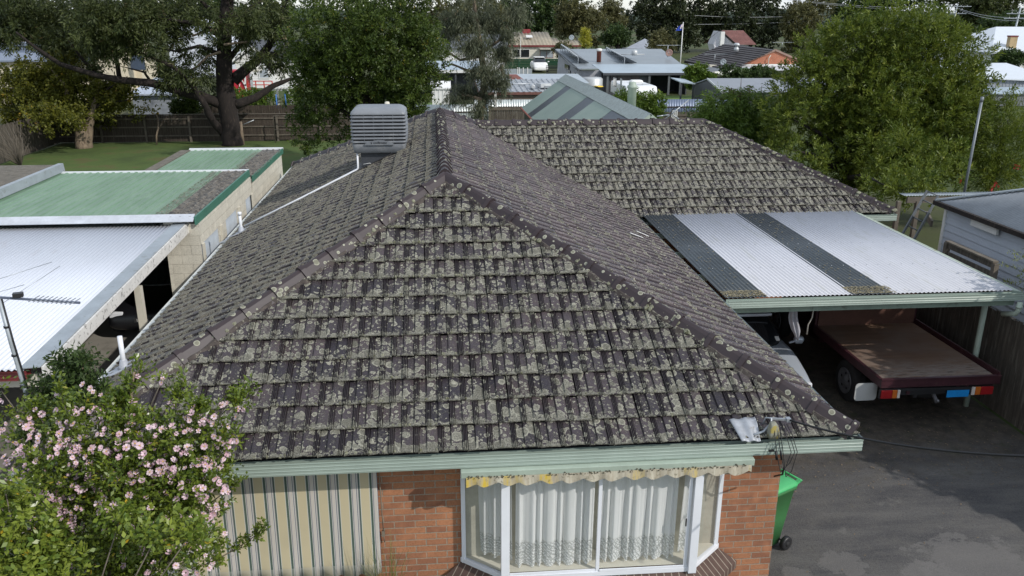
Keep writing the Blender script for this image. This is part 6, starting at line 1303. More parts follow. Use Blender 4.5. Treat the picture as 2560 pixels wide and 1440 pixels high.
t = thing('grey_roof_house', 'house of which only a pale grey hip roof shows between dark trees', 'house', (22, 118, 0)); F = 112; p, q, r_ = at(1565, 122, y=F), at(1612, 98, y=F+5), at(1618, 124, y=F)
mb = MB(); mb.prism([p, r_, q], (0, 0, .1)); mb.prism([r_, r_+Vector((3, 4, 0)), q], (0, 0, .1)); mb.build('roof', mat('pale_roof', (.27, .29, .33), .6), t); house_box(t, p.x+.5, r_.x, F+.5, F+5, p.z-.05, M_GWL)
# ---- right edge
t = thing('white_roofed_house', 'house with white hip roof and buff chimney at the far right edge', 'house', (70, 92, 0)); F = 88
a_ = at(2478, 134, y=F); tp = at(2610, 70, y=F+8)
mb = MB(); mb.add([(a_.x, F, a_.z), (a_.x+12, F, a_.z), (a_.x+12, F+8, tp.z), (a_.x+5.5, F+8, tp.z), (a_.x, F+16, a_.z)], [(0, 1, 2, 3), (0, 3, 4)]); o = mb.build('roof', mat('white_roof', (.62, .66, .7), .5, var=.04), t); o.modifiers.new('s', 'SOLIDIFY').thickness = -.15
house_box(t, a_.x+.6, a_.x+12, F+.6, F+15, a_.z-.1, M_WBD)
mb = MB(); mb.box(a_.x+.2, F+.05, a_.z-.3, a_.x+12, F+.35, a_.z-.12); mb.box(a_.x+1.5, F-.02, .3, a_.x+2.6, F+.58, a_.z-.3); mb.build('verandah', M_DWL, t)
p, q = at(2523, 92, y=F+1.5), at(2534, 130, y=F+1.5); mb = MB(); mb.box(p.x, F+1.2, q.z-.2, q.x, F+1.8, p.z); mb.build('chimney', mat('buff_brick', (.42, .31, .17), .8), t); mb = MB(); mb.box(p.x-.05, F+1.15, p.z, q.x+.05, F+1.85, p.z+.15); mb.build('chimney_cap', M_RED, t)
t = thing('white_roofed_shed', 'large shed with white roof and ribbed grey wall right of the bushy tree', 'shed', (48, 62, 0)); F = 60
a_, b_ = at(2470, 196, y=F), at(2600, 206, y=F); c_ = at(2470, 160, y=F+9)
mb = MB(); mb.prism([(a_.x-1, F-.3, a_.z), (b_.x+2, F-.3, b_.z), (b_.x+3, F+9, c_.z), (a_.x-1, F+9, c_.z)], (0, 0, .1)); mb.build('roof', mat('white_roof', (.6, .6, .6)), t)
mb = MB(); mb.corr((a_.x, F, 0), (b_.x-a_.x+2, 0, 0), (0, 0, a_.z-.05), pitch=.3, amp=.03, trap=True); mb.box(a_.x, F+.1, 0, b_.x+2, F+8.5, a_.z-.1); mb.build('wall', mat('ribbed_grey', (.33, .36, .4), .5, .1), t)
t = thing('pale_lean_to', 'pale lean-to roof below the large white roofed shed', 'lean-to', (46, 56, 0)); a_ = at(2480, 236, y=56); mb = MB(); mb.prism([(a_.x, 56, a_.z), (a_.x+8, 56, a_.z), (a_.x+8, 58.8, a_.z+.25), (a_.x, 58.8, a_.z+.25)], (0, 0, .08)); mb.build('roof', M_BLU, t); house_box(t, a_.x+.2, a_.x+8, 56.2, 58.7, a_.z-.02, M_GWL)
t = thing('grey_hip_house', 'house with a grey hip roof peeping out right behind the bushy tree', 'house', (62, 112, 0)); F = 110; p, q = at(2380, 117, y=F), at(2468, 117, y=F); tp = at(2420, 99, y=F+4); hip_roof(t, p.x-3, q.x, F, F+9, p.z, tp.z, M_DKG); house_box(t, p.x-3, q.x, F, F+9, p.z, M_GWL)
def pole(label, base_px, top_px, Y, arms, seed=0, lean=0):
    tp = at(*top_px, y=Y); t = thing('power_pole', label, 'power pole', (tp.x, Y, 0), 'power poles along the far street'); mb = MB(); mb.tube([(tp.x-lean, Y, 0), tp], [.17, .12], 8); mb.build('pole', M_TRIM, t)
    for dz, L_a in arms:
        mb = MB(); c_ = tp+Vector((0, -.15, -dz)); mb.bar(c_-Vector((L_a/2, -.5, 0)), c_+Vector((L_a/2, -.5, 0)), .10, .12); ar = mb.build('crossarm', M_TRIM, t);
        for i in range(4):
            mb = MB(); q = c_+Vector((L_a*(-.46+.92*i/3), (-.46+.92*i/3), .0)); mb.lathe([(.05, .05), (.06, .12), (.04, .22)], q, n=8); mb.build('insulator', M_CLR, ar)
    return tp
P1 = pole('left power pole, its two crossarms standing above the bushy tree top', None, (2394, 10), 140, ((.4, 4.5), (1.6, 3.0)), lean=.5)
P2 = pole('right power pole, its crossarms standing above the buff chimney', None, (2552, 18), 115, ((.9, 3.6), (1.6, 4.2), (3.3, 4.2)), lean=.6)
t = thing('street_wires', 'thin overhead wires strung between the two far power poles and beyond', 'wires', P1)
for k, (a_, b_) in enumerate((((1940, -6, 150), (2394, 22, 139.5)), ((1960, -2, 150), (2388, 27, 139.5)), ((2394, 20, 139.5), (2552, 44, 115)), ((2400, 25, 139.5), (2552, 52, 115)), ((2552, 44, 115), (2700, 70, 100)), ((1300, 30, 160), (1640, 32, 150)), ((1300, 55, 160), (1400, 57, 150)), ((1560, 58, 150), (2100, 48, 150)), ((1700, 36, 150), (2060, 36, 150)))):
    A, B = at(*a_[:2], y=a_[2]), at(*b_[:2], y=b_[2]); mb = MB(); mb.tube([A.lerp(B, i/10)-Vector((0, 0, .5*4*(i/10)*(1-i/10))) for i in range(11)], .03, 5); mb.build('wire', M_CLR, t)
# weatherboard shed on the right
t = thing('weatherboard_shed', 'white weatherboard shed, blue shade painted on its boards, with grey corrugated hip roof at the right edge', 'shed', (13.5, 8, 0))
XS = 12.0; c0 = at(2372, 500, x=XS); yb0 = c0.y; ze = 2.72
mb = MB(); mb.box(XS, 1.5, 0, 17, yb0, ze-.02)
z = .2
while z < ze-.15: mb.add([(XS-.034, 1.5, z), (XS-.034, yb0, z), (XS-.004, yb0, z+.168), (XS-.004, 1.5, z+.168), (XS-.002, 1.5, z-.004), (XS-.002, yb0, z-.004)], [(0, 3, 2, 1), (4, 0, 1, 5)]); z += .17
mb.build('wall', M_WB, t)
mb = MB(); mb.box(XS-.05, yb0-.06, 0, XS-.0, yb0+.03, ze); mb.build('corner_board', M_WP, t)
cr_ = at(2418, 494, x=XS-.2); 
A = Vector((XS-.22, 1.2, ze)); B = Vector((XS-.22, yb0+.15, ze)); rk = Vector((XS+2.3, yb0-2.4, ze+1.0)); rk2 = Vector((XS+2.3, 1.2, ze+1.0))
mb = MB(); mb.corr(A, B-A, (2.5, 0, 1.0), pitch=.076, amp=.01)
sh_ = mb.build('roof', mat('shed_roof_corr', (.27, .29, .31), .5, .2, var=.15, sc_=2, dirt=(.3, .31, .26), dscale=4, dth=.62), t)
bm = bmesh.new(); bm.from_mesh(sh_.data); bmesh.ops.bisect_plane(bm, geom=bm.verts[:]+bm.edges[:]+bm.faces[:], plane_co=B, plane_no=(1, 1, 0), clear_outer=True); bm.to_mesh(sh_.data); bm.free()
mb = MB(); mb.add([B, B+Vector((5.0, 0, 0)), rk], [(0, 1, 2)]); mb.build('roof', M_DKG, t, 'rear hip of the corrugated roof')
mb = MB(); mb.bar(B+Vector((0, 0, .03)), rk+Vector((0, 0, .04)), .16, .03); mb.build('hip_flashing', M_TRIM, t)
mb = MB(); mb.bar(A+Vector((-.03, 0, -.03)), B+Vector((-.03, 0, -.03)), .09, .10); mb.build('gutter', M_BARK, t)
mb = MB(); mb.bar((XS-.1, yb0+.02, ze-.06), (XS+3, yb0+.02, ze-.06), .12, .16); mb.obox((XS-.12, yb0-1.6, ze-.2), (.06, .9, .14)); mb.build('fascia_board', M_WP, t)
t = thing('timber_pergola', 'weathered pergola with a white edged sheet roof under the bushy tree', 'pergola', (11, 11, 0))
p, q = at(2290, 489, y=12.2), at(2450, 489, y=12.2); z = p.z
mb = MB(); mb.corr((p.x-.3, 12.2, z), (q.x-p.x+1.6, 0, 0), (0, .30, .005), amp=.01); mb.build('roof', M_TRIM, t)
mb = MB(); mb.bar((p.x-.2, 12.25, z-.12), (q.x+1.2, 12.25, z-.12), .06, .16); mb.bar((p.x, 11.6, z-.35), (XS, 11.0, z-.45), .05, .16); mb.build('beam', M_RAIL, t)
for x in (p.x+.1, XS-.2):
    mb = MB(); mb.box(x-.05, 12.2, 0, x+.05, 12.3, z-.15); mb.build('post', M_RAIL, t)
t = thing('ladder', 'aluminium extension ladder leaning up against the pergola beam', 'ladder', at(2300, 560, x=11.2))
top_l, bot_l = at(2318, 478, y=11.4), at(2262, 575, y=10.9); top_r, bot_r = at(2346, 490, y=11.2), at(2290, 590, y=10.7)
mb = MB()
for a_, b_ in ((top_l, bot_l), (top_r, bot_r)): mb.bar(a_, b_+(b_-a_)*.9, .03, .09)
mb.build('stile', M_DKG, t); mb = MB()
for i in range(9):
    f = i*.22; mb.tube([top_l+(bot_l-top_l)*f, top_r+(bot_r-top_r)*f], .017, 6)
mb.build('rung', M_DKG, t)
p, q = at(2456, 242, y=12.8), at(2409, 490, y=12.8); mb = MB(); mb.tube([q+(q-p)*.15, p-(p-q)*.05], .034, 10); mb.tube([p-(p-q)*.05, p], .040, 10); tag(mb.build('metal_pole', mat('grey_pipe', (.20, .22, .24), .5, .3)), 'leaning grey metal pole rising over the weatherboard shed roof', 'pole')
t = thing('timber_bench_screen', 'weathered timber slat screen between the carport and weatherboard shed', 'fence', (11, 8, 0))
p, q = at(2368, 612, x=11.0), at(2488, 665, x=11.0)
mb = MB()
for dz in (0, -.2, -.4, -.6): mb.bar(p+Vector((0, 0, dz)), q+Vector((0, 0, dz)), .03, .13)
mb.build('slats', M_FEN, t); mb = MB(); mb.bar(p+Vector((0, 0, .08)), q+Vector((0, 0, .08)), .12, .035); mb.build('cap_rail', M_RAIL, t)
for v in (p, q):
    mb = MB(); mb.box(v.x-.05, v.y-.05, 0, v.x+.05, v.y+.05, v.z+.05); mb.build('post', M_RAIL, t)
# ---- upper left background buildings
t = thing('white_gable_house', 'white gabled house with dark roof behind the big tree', 'house', (-17, 77, 0)); F = 76
ap = at(630, 116, y=F); l_ = at(577, 154, y=F); hw = ap.x-l_.x; ze = l_.z
mb = MB(); mb.prism([(ap.x-hw+.4, F, 0), (ap.x+hw-.4, F, 0), (ap.x+hw-.4, F, ze), (ap.x, F, ap.z-.2), (ap.x-hw+.4, F, ze)], (0, 7, 0)); boarded(mb, ap.x-hw+.4, ap.x+hw-.4, F, .3, ze, .2); mb.build('wall', M_WBD, t)
gable_roof(t, ap.x-hw+.4, ap.x+hw-.4, F, F+7, ze, ap.z, mat('slate_roof', (.075, .08, .09), .6), 'y', .4)
mb = MB(); mb.bar((ap.x, F-.45, ap.z-.02), (l_.x-.1, F-.45, ze-.1), .06, .2); mb.bar((ap.x, F-.45, ap.z-.02), (ap.x+hw+.1, F-.45, ze-.1), .06, .2); mb.build('barge_board', M_WP, t)
gable_roof(t, ap.x-1, ap.x+9, F+3, F+9, ap.z-.9, ap.z+.35, mat('slate_roof', (.07, .08, .09)), 'x', .3, label='cross ridge of the dark roof'); house_box(t, ap.x+1, ap.x+8.8, F+3.3, F+8.8, ap.z-.9, M_WBD)
mb = MB(); p = at(703, 95, y=F+5); mb.box(p.x-.3, F+5.7, ap.z-.3, p.x+.3, F+6.3, p.z+.3); mb.build('chimney', mat('buff_brick', (.42, .31, .17), .8), t)
a_, b_ = at(648, 169, y=F), at(671, 194, y=F); window_at(t, a_.x, b_.x, b_.z, a_.z, F-.04, m=M_FRO, fm=M_WP, th=.10, cut=0)
t = thing('cubby_house', 'red and white playhouse with a railed deck behind the big trunk', 'playhouse', (-18, 62, 0)); F = 62
a_, b_ = at(588, 176, y=F), at(620, 228, y=F); mb = MB(); mb.box(a_.x-.8, F, 0, b_.x, F+1.6, a_.z); mb.build('wall', mat('cubby_red', (.42, .02, .035), .5), t); mb = MB()
mb.bar(at(592, 180, y=F-.05), at(612, 212, y=F-.05), .14, .05); mb.bar(at(613, 182, y=F-.05), at(613, 215, y=F-.05), .14, .05); mb.bar(at(603, 184, y=F-.05), at(621, 183, y=F-.05), .14, .05); mb.bar(at(600, 210, y=F-.05), at(596, 228, y=F-.05), .14, .05); mb.bar(at(612, 210, y=F-.05), at(618, 228, y=F-.05), .14, .05); mb.build('trim', M_WP, t)
p, q = at(618, 203, y=F), at(680, 203, y=F); mb = MB()
for dz in (0, -.28): mb.bar(p+Vector((0, 0, dz)), q+Vector((0, 0, dz)), .05, .07)
for i in range(4): x = p.x+(q.x-p.x)*i/3; mb.box(x-.04, F-.03, .3, x+.04, F+.03, p.z)
mb.build('railing', mat('cubby_rail', (.5, .05, .03), .5), t)
mb = MB(); p = at(634, 174, y=F-.2); mb.prism([at(618, 180, y=F-.2), at(634, 168, y=F-.2), at(650, 178, y=F-.2)], (0, 1.5, 0)); mb.build('canopy', M_CRM, t); mb = MB(); a_, b_ = at(624, 184, y=F-.1), at(634, 226, y=F-.1); mb.box(a_.x, F-.15, 0, b_.x, F-.1, a_.z); mb.build('door', M_CLR, t)
t = thing('white_arbour', 'white garden arbour with slatted top right of the clipped hedge', 'arbour', (-10.5, 50, 0)); F = 50
a_, b_ = at(684, 222, y=F), at(720, 222, y=F)
for x in (a_.x, b_.x):
    for yy in (F, F+1.2):
        mb = MB(); mb.box(x-.07, yy-.05, 0, x+.07, yy+.05, a_.z-.1); mb.build('post', M_WP, t)
mb = MB()
for yy in (F-.1, F+1.3): mb.box(a_.x-.3, yy-.03, a_.z-.12, b_.x+.3, yy+.03, a_.z+.02)
for i in range(8): x = a_.x-.25+(b_.x-a_.x+.5)*i/7; mb.box(x-.03, F-.3, a_.z+.02, x+.03, F+1.5, a_.z+.14)
mb.build('slatted_top', M_WP, t)
t = thing('swing_set', 'blue swing frame with a blue seat seen through the white arbour', 'swing', (-10.5, 48.5, 0)); mb = MB(); s_ = mat('swing_blue', (.03, .14, .42), .5)
mb.tube([at(690, 236, y=47), at(694, 292, y=47)], .05, 6); mb.tube([at(712, 235, y=47), at(716, 268, y=47)], .04, 6); mb.build('frame', s_, t); mb = MB(); mb.obox(at(702, 268, y=47), (.6, .3, .12)); mb.build('seat', s_, t)
t = thing('grey_garage', 'pale grey garage with fine ribbed wall half hidden by the yellowing tree', 'garage', (-17.5, 52, 0)); F = 50
a_, b_ = at(330, 238, y=F), at(448, 238, y=F); zt = a_.z; mb = MB(); boarded(mb, a_.x, b_.x-.3, F, 0, zt, .09); mb.box(a_.x, F, 0, b_.x-.3, F+6, zt); mb.build('wall', M_DKG if False else mat('garage_grey', (.26, .28, .31), .5, .1), t)
c_ = at(372, 195, y=F+6); mb = MB(); mb.prism([(a_.x-.2, F-.3, zt), (b_.x, F-.3, zt), (at(400, 196, y=F+6).x, F+6.3, c_.z), (a_.x-.2, F+6.3, c_.z)], (0, 0, .1)); mb.build('roof', mat('garage_roof', (.42, .47, .55), .5, .1), t)
t = thing('cream_two_storey', 'large cream house with blue grey roofs behind the yellowing tree at upper left', 'house', (-30, 64, 0)); F = 62
def face(px0, px1, py0, py1, Y, dep, m, name='wall', lab=None):
    a, b = at(px0, py0, y=Y), at(px1, py1, y=Y); mb = MB(); mb.box(a.x, Y, min(b.z, .0) if py1 > 250 else max(0, b.z), b.x, Y+dep, a.z); return mb.build(name, m, t, lab)
M_CR2 = mat('warm_cream', (.62, .55, .42), .7, var=.05)
face(-60, 110, 155, 262, F, 7, M_CR2); face(230, 318, 118, 262, F+1, 7, M_CR2); face(110, 230, 150, 262, F+1.5, 6, M_CR2); face(318, 365, 150, 262, F+4, 4, M_CR2)
mb = MB(); a, b, c_, d_ = at(-60, 156, y=F-.4), at(118, 154, y=F-.4), at(100, 108, y=F+7), at(-60, 108, y=F+7); mb.prism([a, b, c_, d_], (0, 0, .12)); mb.build('roof', mat('blue_roof', (.19, .225, .29), .5, .1, var=.06), t)
mb = MB(); a, b = at(-60, 140, y=F+2.4), at(95, 139, y=F+2.4); mb.prism([a+Vector((0, 0, .12)), b+Vector((0, 0, .12)), b+Vector((-.1, 2.2, .75)), a+Vector((0, 2.2, .75))], (0, 0, .08)); mb.build('solar_panel', mat('panel_blue', (.05, .07, .11), .3), t)
mb = MB(); a, b, c_, d_ = at(110, 155, y=F+1), at(240, 155, y=F+1), at(225, 118, y=F+7), at(120, 118, y=F+7); mb.prism([a, b, c_, d_], (0, 0, .12)); a, b, c_, d_ = at(225, 120, y=F+.6), at(322, 120, y=F+.6), at(300, 90, y=F+7), at(250, 90, y=F+7); mb.prism([a, b, c_, d_], (0, 0, .12)); mb.build('roof', mat('blue_roof', (.2, .2, .3)), t, 'rear blue grey roofs')
face(-60, 60, 85, 110, F+10, 5, M_CR2, lab='upper storey'); a, b = at(20, 175, y=F-.05), at(45, 205, y=F-.05); window_at(t, a.x, b.x, b.z, a.z, F-.03, m=M_FRO)
face(323, 362, 138, 175, F+2, .3, mat('panel_blue', (.1, .1, .1)), 'window')
t = thing('white_gable_hall', 'tall white gabled building glimpsed through the gum left of the trunk', 'house', (-22, 92, 0)); F = 90
ap = at(468, 45, y=F); l_ = at(440, 75, y=F); r_ = at(560, 110, y=F); mb = MB(); mb.prism([(l_.x-1, F, 0), (r_.x, F, 0), (r_.x, F, r_.z-.2), (ap.x, F, ap.z), (l_.x-1, F, l_.z)], (0, 8, 0)); mb.build('wall', mat('hall_white', (.62, .65, .72), .6, var=.04), t); mb = MB(); mb.prism([(ap.x, F-.3, ap.z), (r_.x+.5, F-.3, r_.z-.3), (r_.x+.5, F+8, r_.z-.3), (ap.x, F+8, ap.z)], (0, 0, .12)); mb.prism([(ap.x, F-.3, ap.z), (l_.x-1.5, F-.3, l_.z), (l_.x-1.5, F+8, l_.z), (ap.x, F+8, ap.z)], (0, 0, .12)); mb.build('roof', mat('hall_white', (.6, .6, .6)), t)
t = thing('white_house_behind_gum', 'white boarded house glimpsed behind the drooping grey green gum', 'house', (3, 96, 0)); F = 92; a, b = at(1105, 118, y=F), at(1262, 118, y=F); mb = MB(); mb.box(a.x, F, 0, b.x, F+7, a.z); boarded(mb, a.x, b.x, F, 0, a.z, .3); mb.build('wall', M_WBD, t); gable_roof(t, a.x, b.x, F, F+7, a.z, a.z+1.3, M_DKG, 'x', .4)
# mown strips of grass beyond the fences
g = MB(); g.add([(-6, 54.4, .012), (2.3, 54.4, .012), (2.3, 61, .012), (-6, 61, .012)], [(0, 1, 2, 3)]); g.add([(13, 50, .012), (24, 50, .012), (24, 66, .012), (13, 66, .012)], [(0, 1, 2, 3)]); struct(g.build('mown_grass', mat('bright_lawn', (.10, .17, .03), .95, var=.2, sc_=.5)))
# ============================================================ VEGETATION
def leaves(name, clumps, n, ln, wd, m, parent=None, seed=0, axis=(0, 0, .5), out=1.0, spray=.5, per=22, shell=.72, ldir=.7, droop=0.0, label=None, stuff=False, jitter=.25, fill=.18, lumps=0, ls=1.0):
    """clumps: list of (x,y,z,rx,ry,rz). Leaves sit along short sprigs that point outward from each clump"""
    rg = np.random.RandomState(seed); C = np.array(clumps, float)
    if lumps:
        w0 = (C[:, 3]*C[:, 4]*C[:, 5])**(2/3); w0 /= w0.sum(); k = rg.choice(len(C), lumps, p=w0); dd = rg.normal(size=(lumps, 3)); dd /= np.linalg.norm(dd, axis=1)[:, None]; sz = rg.uniform(.24, .42, lumps)*ls
        Lc = C[k, :3]+dd*C[k, 3:]*rg.uniform(.72, .95, lumps)[:, None]; Lr = np.minimum(C[k, 3:].mean(axis=1), 3)[:, None]*sz[:, None]*np.array([1.1, 1.1, .85])
        core = C.copy(); core[:, 3:] *= .72; C = np.concatenate([np.concatenate([Lc, Lr], 1), core])
    wts = (C[:, 3]*C[:, 4]*C[:, 5])**(2/3); wts /= wts.sum()
    ns = max(4, n//per); ci = rg.choice(len(C), ns, p=wts); d = rg.normal(size=(ns, 3)); d /= np.linalg.norm(d, axis=1)[:, None]
    rr_ = rg.uniform(shell, 1.02, ns); inner = rg.rand(ns) < fill; rr_[inner] = rg.uniform(.15, shell, inner.sum())
    lump = 1+jitter*np.sin(d[:, 0]*5+ci)*np.sin(d[:, 1]*6+ci*2)*np.sin(d[:, 2]*5+ci*3)
    sp = C[ci, :3]+d*C[ci, 3:]*(rr_*lump)[:, None]
    ax = d*out+np.array(axis)+rg.normal(0, .35, (ns, 3)); ax /= np.linalg.norm(ax, axis=1)[:, None]
    tone = rg.rand(ns); si = rg.randint(0, ns, n); t = rg.rand(n); L = spray*rg.uniform(.6, 1.3, ns)
    rad = rg.normal(size=(n, 3)); rad -= ax[si]*np.sum(rad*ax[si], 1)[:, None]; rad /= np.linalg.norm(rad, axis=1)[:, None]+1e-9
    base = sp[si]+ax[si]*(t*L[si])[:, None]+rad*(L[si]*.07)[:, None]+rg.normal(0, spray*.06, (n, 3))
    dr = ax[si]*ldir+rad+np.array([0, 0, -droop])+rg.normal(0, .25, (n, 3)); dr /= np.linalg.norm(dr, axis=1)[:, None]
    sd = np.cross(dr, rg.normal(size=(n, 3))); sd /= np.linalg.norm(sd, axis=1)[:, None]+1e-9
    l_ = ln*rg.uniform(.6, 1.25, n); w_ = wd*rg.uniform(.7, 1.2, n)
    mid = base+dr*(l_*.45)[:, None]; V = np.stack([base, mid+sd*(w_/2)[:, None], base+dr*l_[:, None], mid-sd*(w_/2)[:, None]], 1).reshape(-1, 3)
    me = bpy.data.meshes.new(name); me.vertices.add(4*n); me.vertices.foreach_set('co', V.astype(np.float32).ravel()); me.loops.add(4*n); me.loops.foreach_set('vertex_index', np.arange(4*n, dtype=np.int32))
    me.polygons.add(n); me.polygons.foreach_set('loop_start', np.arange(0, 4*n, 4, dtype=np.int32)); me.polygons.foreach_set('loop_total', np.full(n, 4, dtype=np.int32)); me.update(calc_edges=True)
    a = me.attributes.new('rnd', 'FLOAT', 'FACE'); a.data.foreach_set('value', np.clip(tone[si]*.6+rg.rand(n)*.4, 0, 1).astype(np.float32))
    me.materials.append(m); o = bpy.data.objects.new(name, me); col.objects.link(o)
    if parent is not None: link(o, parent)
    if label: o['label'] = label
    if stuff: o['kind'] = 'stuff'
    return o
def cl(Y, items, dk=.85, dj=0.0, seed=0):
    """photo ellipses (px,py,rx,ry[,dy]) -> clumps at depth Y"""
    rg = random.Random(seed); out = []
    for it in items:
        y = Y+(it[4] if len(it) > 4 else rg.uniform(-dj, dj)); p = at(it[0], it[1], y=y); k = mpp(p); out.append((p.x, p.y, p.z, it[2]*k, max(it[2], it[3])*k*dk, it[3]*k))
    return out
def trunk(parent, pts, rads, m=M_BARK, name='trunk', n=10):
    mb = MB(); pts = [Vector(p) for p in pts]; fine = []; fr_ = []; rg = random.Random(int(abs(pts[0].x)*100))
    for i in range(len(pts)-1):
        for k in range(4):
            f = k/4; fine.append(pts[i].lerp(pts[i+1], f)+Vector((rg.uniform(-1, 1), rg.uniform(-1, 1), 0))*rads[i]*.12*(1 if k else 0)); fr_.append((rads[i]*(1-f)+rads[i+1]*f)*rg.uniform(.95, 1.06))
    fine.append(pts[-1]); fr_.append(rads[-1]); mb.tube(fine, fr_, n); return mb.build(name, m, parent)
def tree(name, label, Y, items, n, ln, wd, m, cat='tree', group=None, base=None, tr=.25, tm=M_BARK, seed=0, dj=1.0, limbs=5, **kw):
    C = cl(Y, items, dj=dj, seed=seed); cx_ = sum(c[0] for c in C)/len(C); bx = base if base is not None else cx_
    t = thing(name, label, cat, (bx, Y, 0), group); top = max(C, key=lambda c: c[2])
    trunk(t, [(bx, Y, -.05), (bx+.1*tr, Y, top[2]*.35), ((bx+top[0])/2, Y, top[2]*.65), (top[0], top[1], top[2])], [tr, tr*.75, tr*.5, tr*.15], tm)
    rg = random.Random(seed)
    for c in rg.sample(C, min(limbs, len(C))):
        z0_ = max(.3, min(c[2]*.6, top[2]*.5)); trunk(t, [(bx, Y, z0_), ((bx+c[0])/2, (Y+c[1])/2, (z0_+c[2])/2+.2), (c[0], c[1], c[2])], [tr*.5, tr*.3, tr*.08], tm, 'limb', 7)
    leaves('crown', C, n, ln, wd, m, t, seed, **kw); return t
# --- the big dark tree
Y = 39.2
t = thing('spreading_tree', 'huge dark barked spreading tree on the lawn with long crooked limbs', 'tree', (-11.2, Y, 0))
A = lambda px, py, dy=0: at(px, py, y=Y+dy)
trunk(t, [(A(582, 365).x, Y, -.1), A(578, 320), A(566, 255), A(560, 180), A(562, 100), A(566, 30), A(572, -60), A(590, -140)], [.60, .50, .52, .42, .36, .33, .28, .15], n=14)
for pts, r0 in (([(560, 262), (500, 240), (450, 228), (380, 208), (300, 200), (240, 188), (150, 160), (90, 120), (40, 80)], .30), ([(588, 262), (640, 244), (680, 216), (725, 198), (760, 195)], .26), ([(585, 205), (620, 172), (650, 150), (700, 128), (760, 110)], .26), ([(590, 195), (650, 145), (690, 90), (705, 25), (730, -30)], .30), ([(560, 335), (530, 300), (512, 262), (470, 200), (430, 165), (370, 140), (320, 125)], .24),
                ([(555, 90), (500, 60), (430, 50), (350, 30)], .18), ([(565, 60), (610, 35), (660, -5), (700, -40)], .2), ([(560, 60), (520, 20), (480, -20)], .2), ([(560, 140), (500, 115), (440, 128), (380, 118)], .13), ([(570, 150), (610, 100), (640, 60)], .18), ([(240, 188), (200, 140), (170, 100)], .13), ([(300, 200), (290, 140), (250, 90), (200, 50)], .14), ([(380, 208), (360, 180), (300, 165)], .10), ([(680, 130), (670, 170), (685, 190)], .09)):
    k = len(pts); trunk(t, [A(px, py, -.5*i*(1 if px < 560 else -.6)) for i, (px, py) in enumerate(pts)], [r0*(1-.85*i/(k-1)) for i in range(k)], name='limb', n=8)
for pts in ([(552, 130), (520, 140), (495, 165), (470, 180), (440, 190)], [(545, 75), (515, 78), (480, 90)], [(570, 62), (610, 58), (650, 66)], [(560, 112), (590, 108), (620, 104)]):
    trunk(t, [A(px, py, -1) for px, py in pts], [.07, .06, .055, .045, .03][:len(pts)], M_BARKP, 'pale_branch', 6)
C = cl(Y, [(60, 40, 100, 45), (180, 55, 110, 60), (300, 55, 95, 50), (255, 105, 75, 35), (400, 45, 70, 45), (425, 95, 48, 32), (140, 105, 75, 30), (445, 190, 55, 32), (400, 165, 42, 22), (520, 140, 32, 28), (500, 195, 45, 26), (620, 45, 42, 34), (610, 100, 30, 22), (680, 55, 40, 48), (700, 150, 36, 30), (650, 15, 55, 32), (490, 20, 50, 26), (250, 160, 35, 20), (330, 110, 35, 25), (30, 95, 40, 22), (380, 120, 30, 18), (530, 50, 40, 34), (545, 105, 26, 26), (640, 150, 34, 18), (475, 130, 34, 24), (520, 225, 26, 18), (725, 95, 30, 34), (600, 60, 34, 30)], dj=3, seed=2)
leaves('crown', C, 112000, .24, .06, L_GUM, t, 1, axis=(0, 0, -.25), out=.9, spray=.65, per=26, droop=.5, jitter=.3, shell=.5, fill=.3, lumps=130, ls=1.15)
C = cl(Y, [(300, -60, 230, 50), (560, -70, 160, 50), (60, -40, 110, 40), (740, -50, 80, 50)], dj=3, seed=3); leaves('crown', C, 14000, .24, .06, L_GUM, t, 2, axis=(0, 0, -.25), spray=.8, droop=.5, shell=.4)
# --- yellowing tree
Y = 38.6
t = thing('yellowing_tree', 'lower spreading tree with yellow green leaves by the left fence corner', 'tree', (-19, Y, 0)); A = lambda px, py, dy=0: at(px, py, y=Y+dy)
trunk(t, [(A(206, 364).x, Y, -.1), A(202, 330), A(196, 300), A(172, 262), A(165, 215), A(130, 175)], [.36, .3, .2, .16, .1, .04], M_BARKP); trunk(t, [(A(212, 364).x, Y+.1, -.1), A(220, 330, .1), A(226, 295), A(240, 250), A(250, 200)], [.34, .26, .18, .12, .04], M_BARKP, 'limb')
for e_ in ((60, 230), (320, 250), (100, 280), (290, 210), (20, 190)): trunk(t, [A(190, 290), A((190+e_[0])/2, (290+e_[1])/2-10), A(*e_)], [.12, .08, .03], M_BARK, 'limb', 6)
C = cl(Y, [(50, 205, 75, 42), (150, 190, 85, 40), (200, 240, 105, 42), (80, 270, 85, 36), (300, 235, 62, 36), (330, 275, 40, 20), (160, 292, 85, 24), (10, 240, 50, 50), (250, 285, 75, 20), (110, 235, 80, 40)], dj=1.5, seed=5)
leaves('crown', C, 40000, .15, .10, L_MAPLE, t, 3, lumps=90, axis=(0, 0, .1), spray=.6, per=20, jitter=.4, shell=.4, fill=.35)
# --- dense dark tree behind the ridge
tree('dense_tree', 'dense dark glossy leaved tree right behind the rooftop cooler', 29, [(765, 330, 46, 55), (800, 250, 78, 85), (900, 160, 130, 110), (1010, 160, 95, 100), (860, 60, 120, 85), (1000, 60, 100, 75), (785, 150, 70, 85), (960, 265, 105, 80), (1070, 205, 48, 52), (845, 360, 62, 30), (1035, 265, 52, 36), (790, 60, 60, 60), (1080, 130, 40, 50)], 90000, .15, .06, L_DENSE, seed=6, dj=1.2, axis=(0, 0, .45), spray=.36, per=20, jitter=.2, shell=.75, fill=.15, tr=.3, lumps=210)
leaves('crown', cl(29, [(930, -50, 150, 60), (1060, -40, 60, 50)], dj=1), 9000, .15, .055, L_DENSE, bpy.data.objects['dense_tree'], 66, spray=.42)
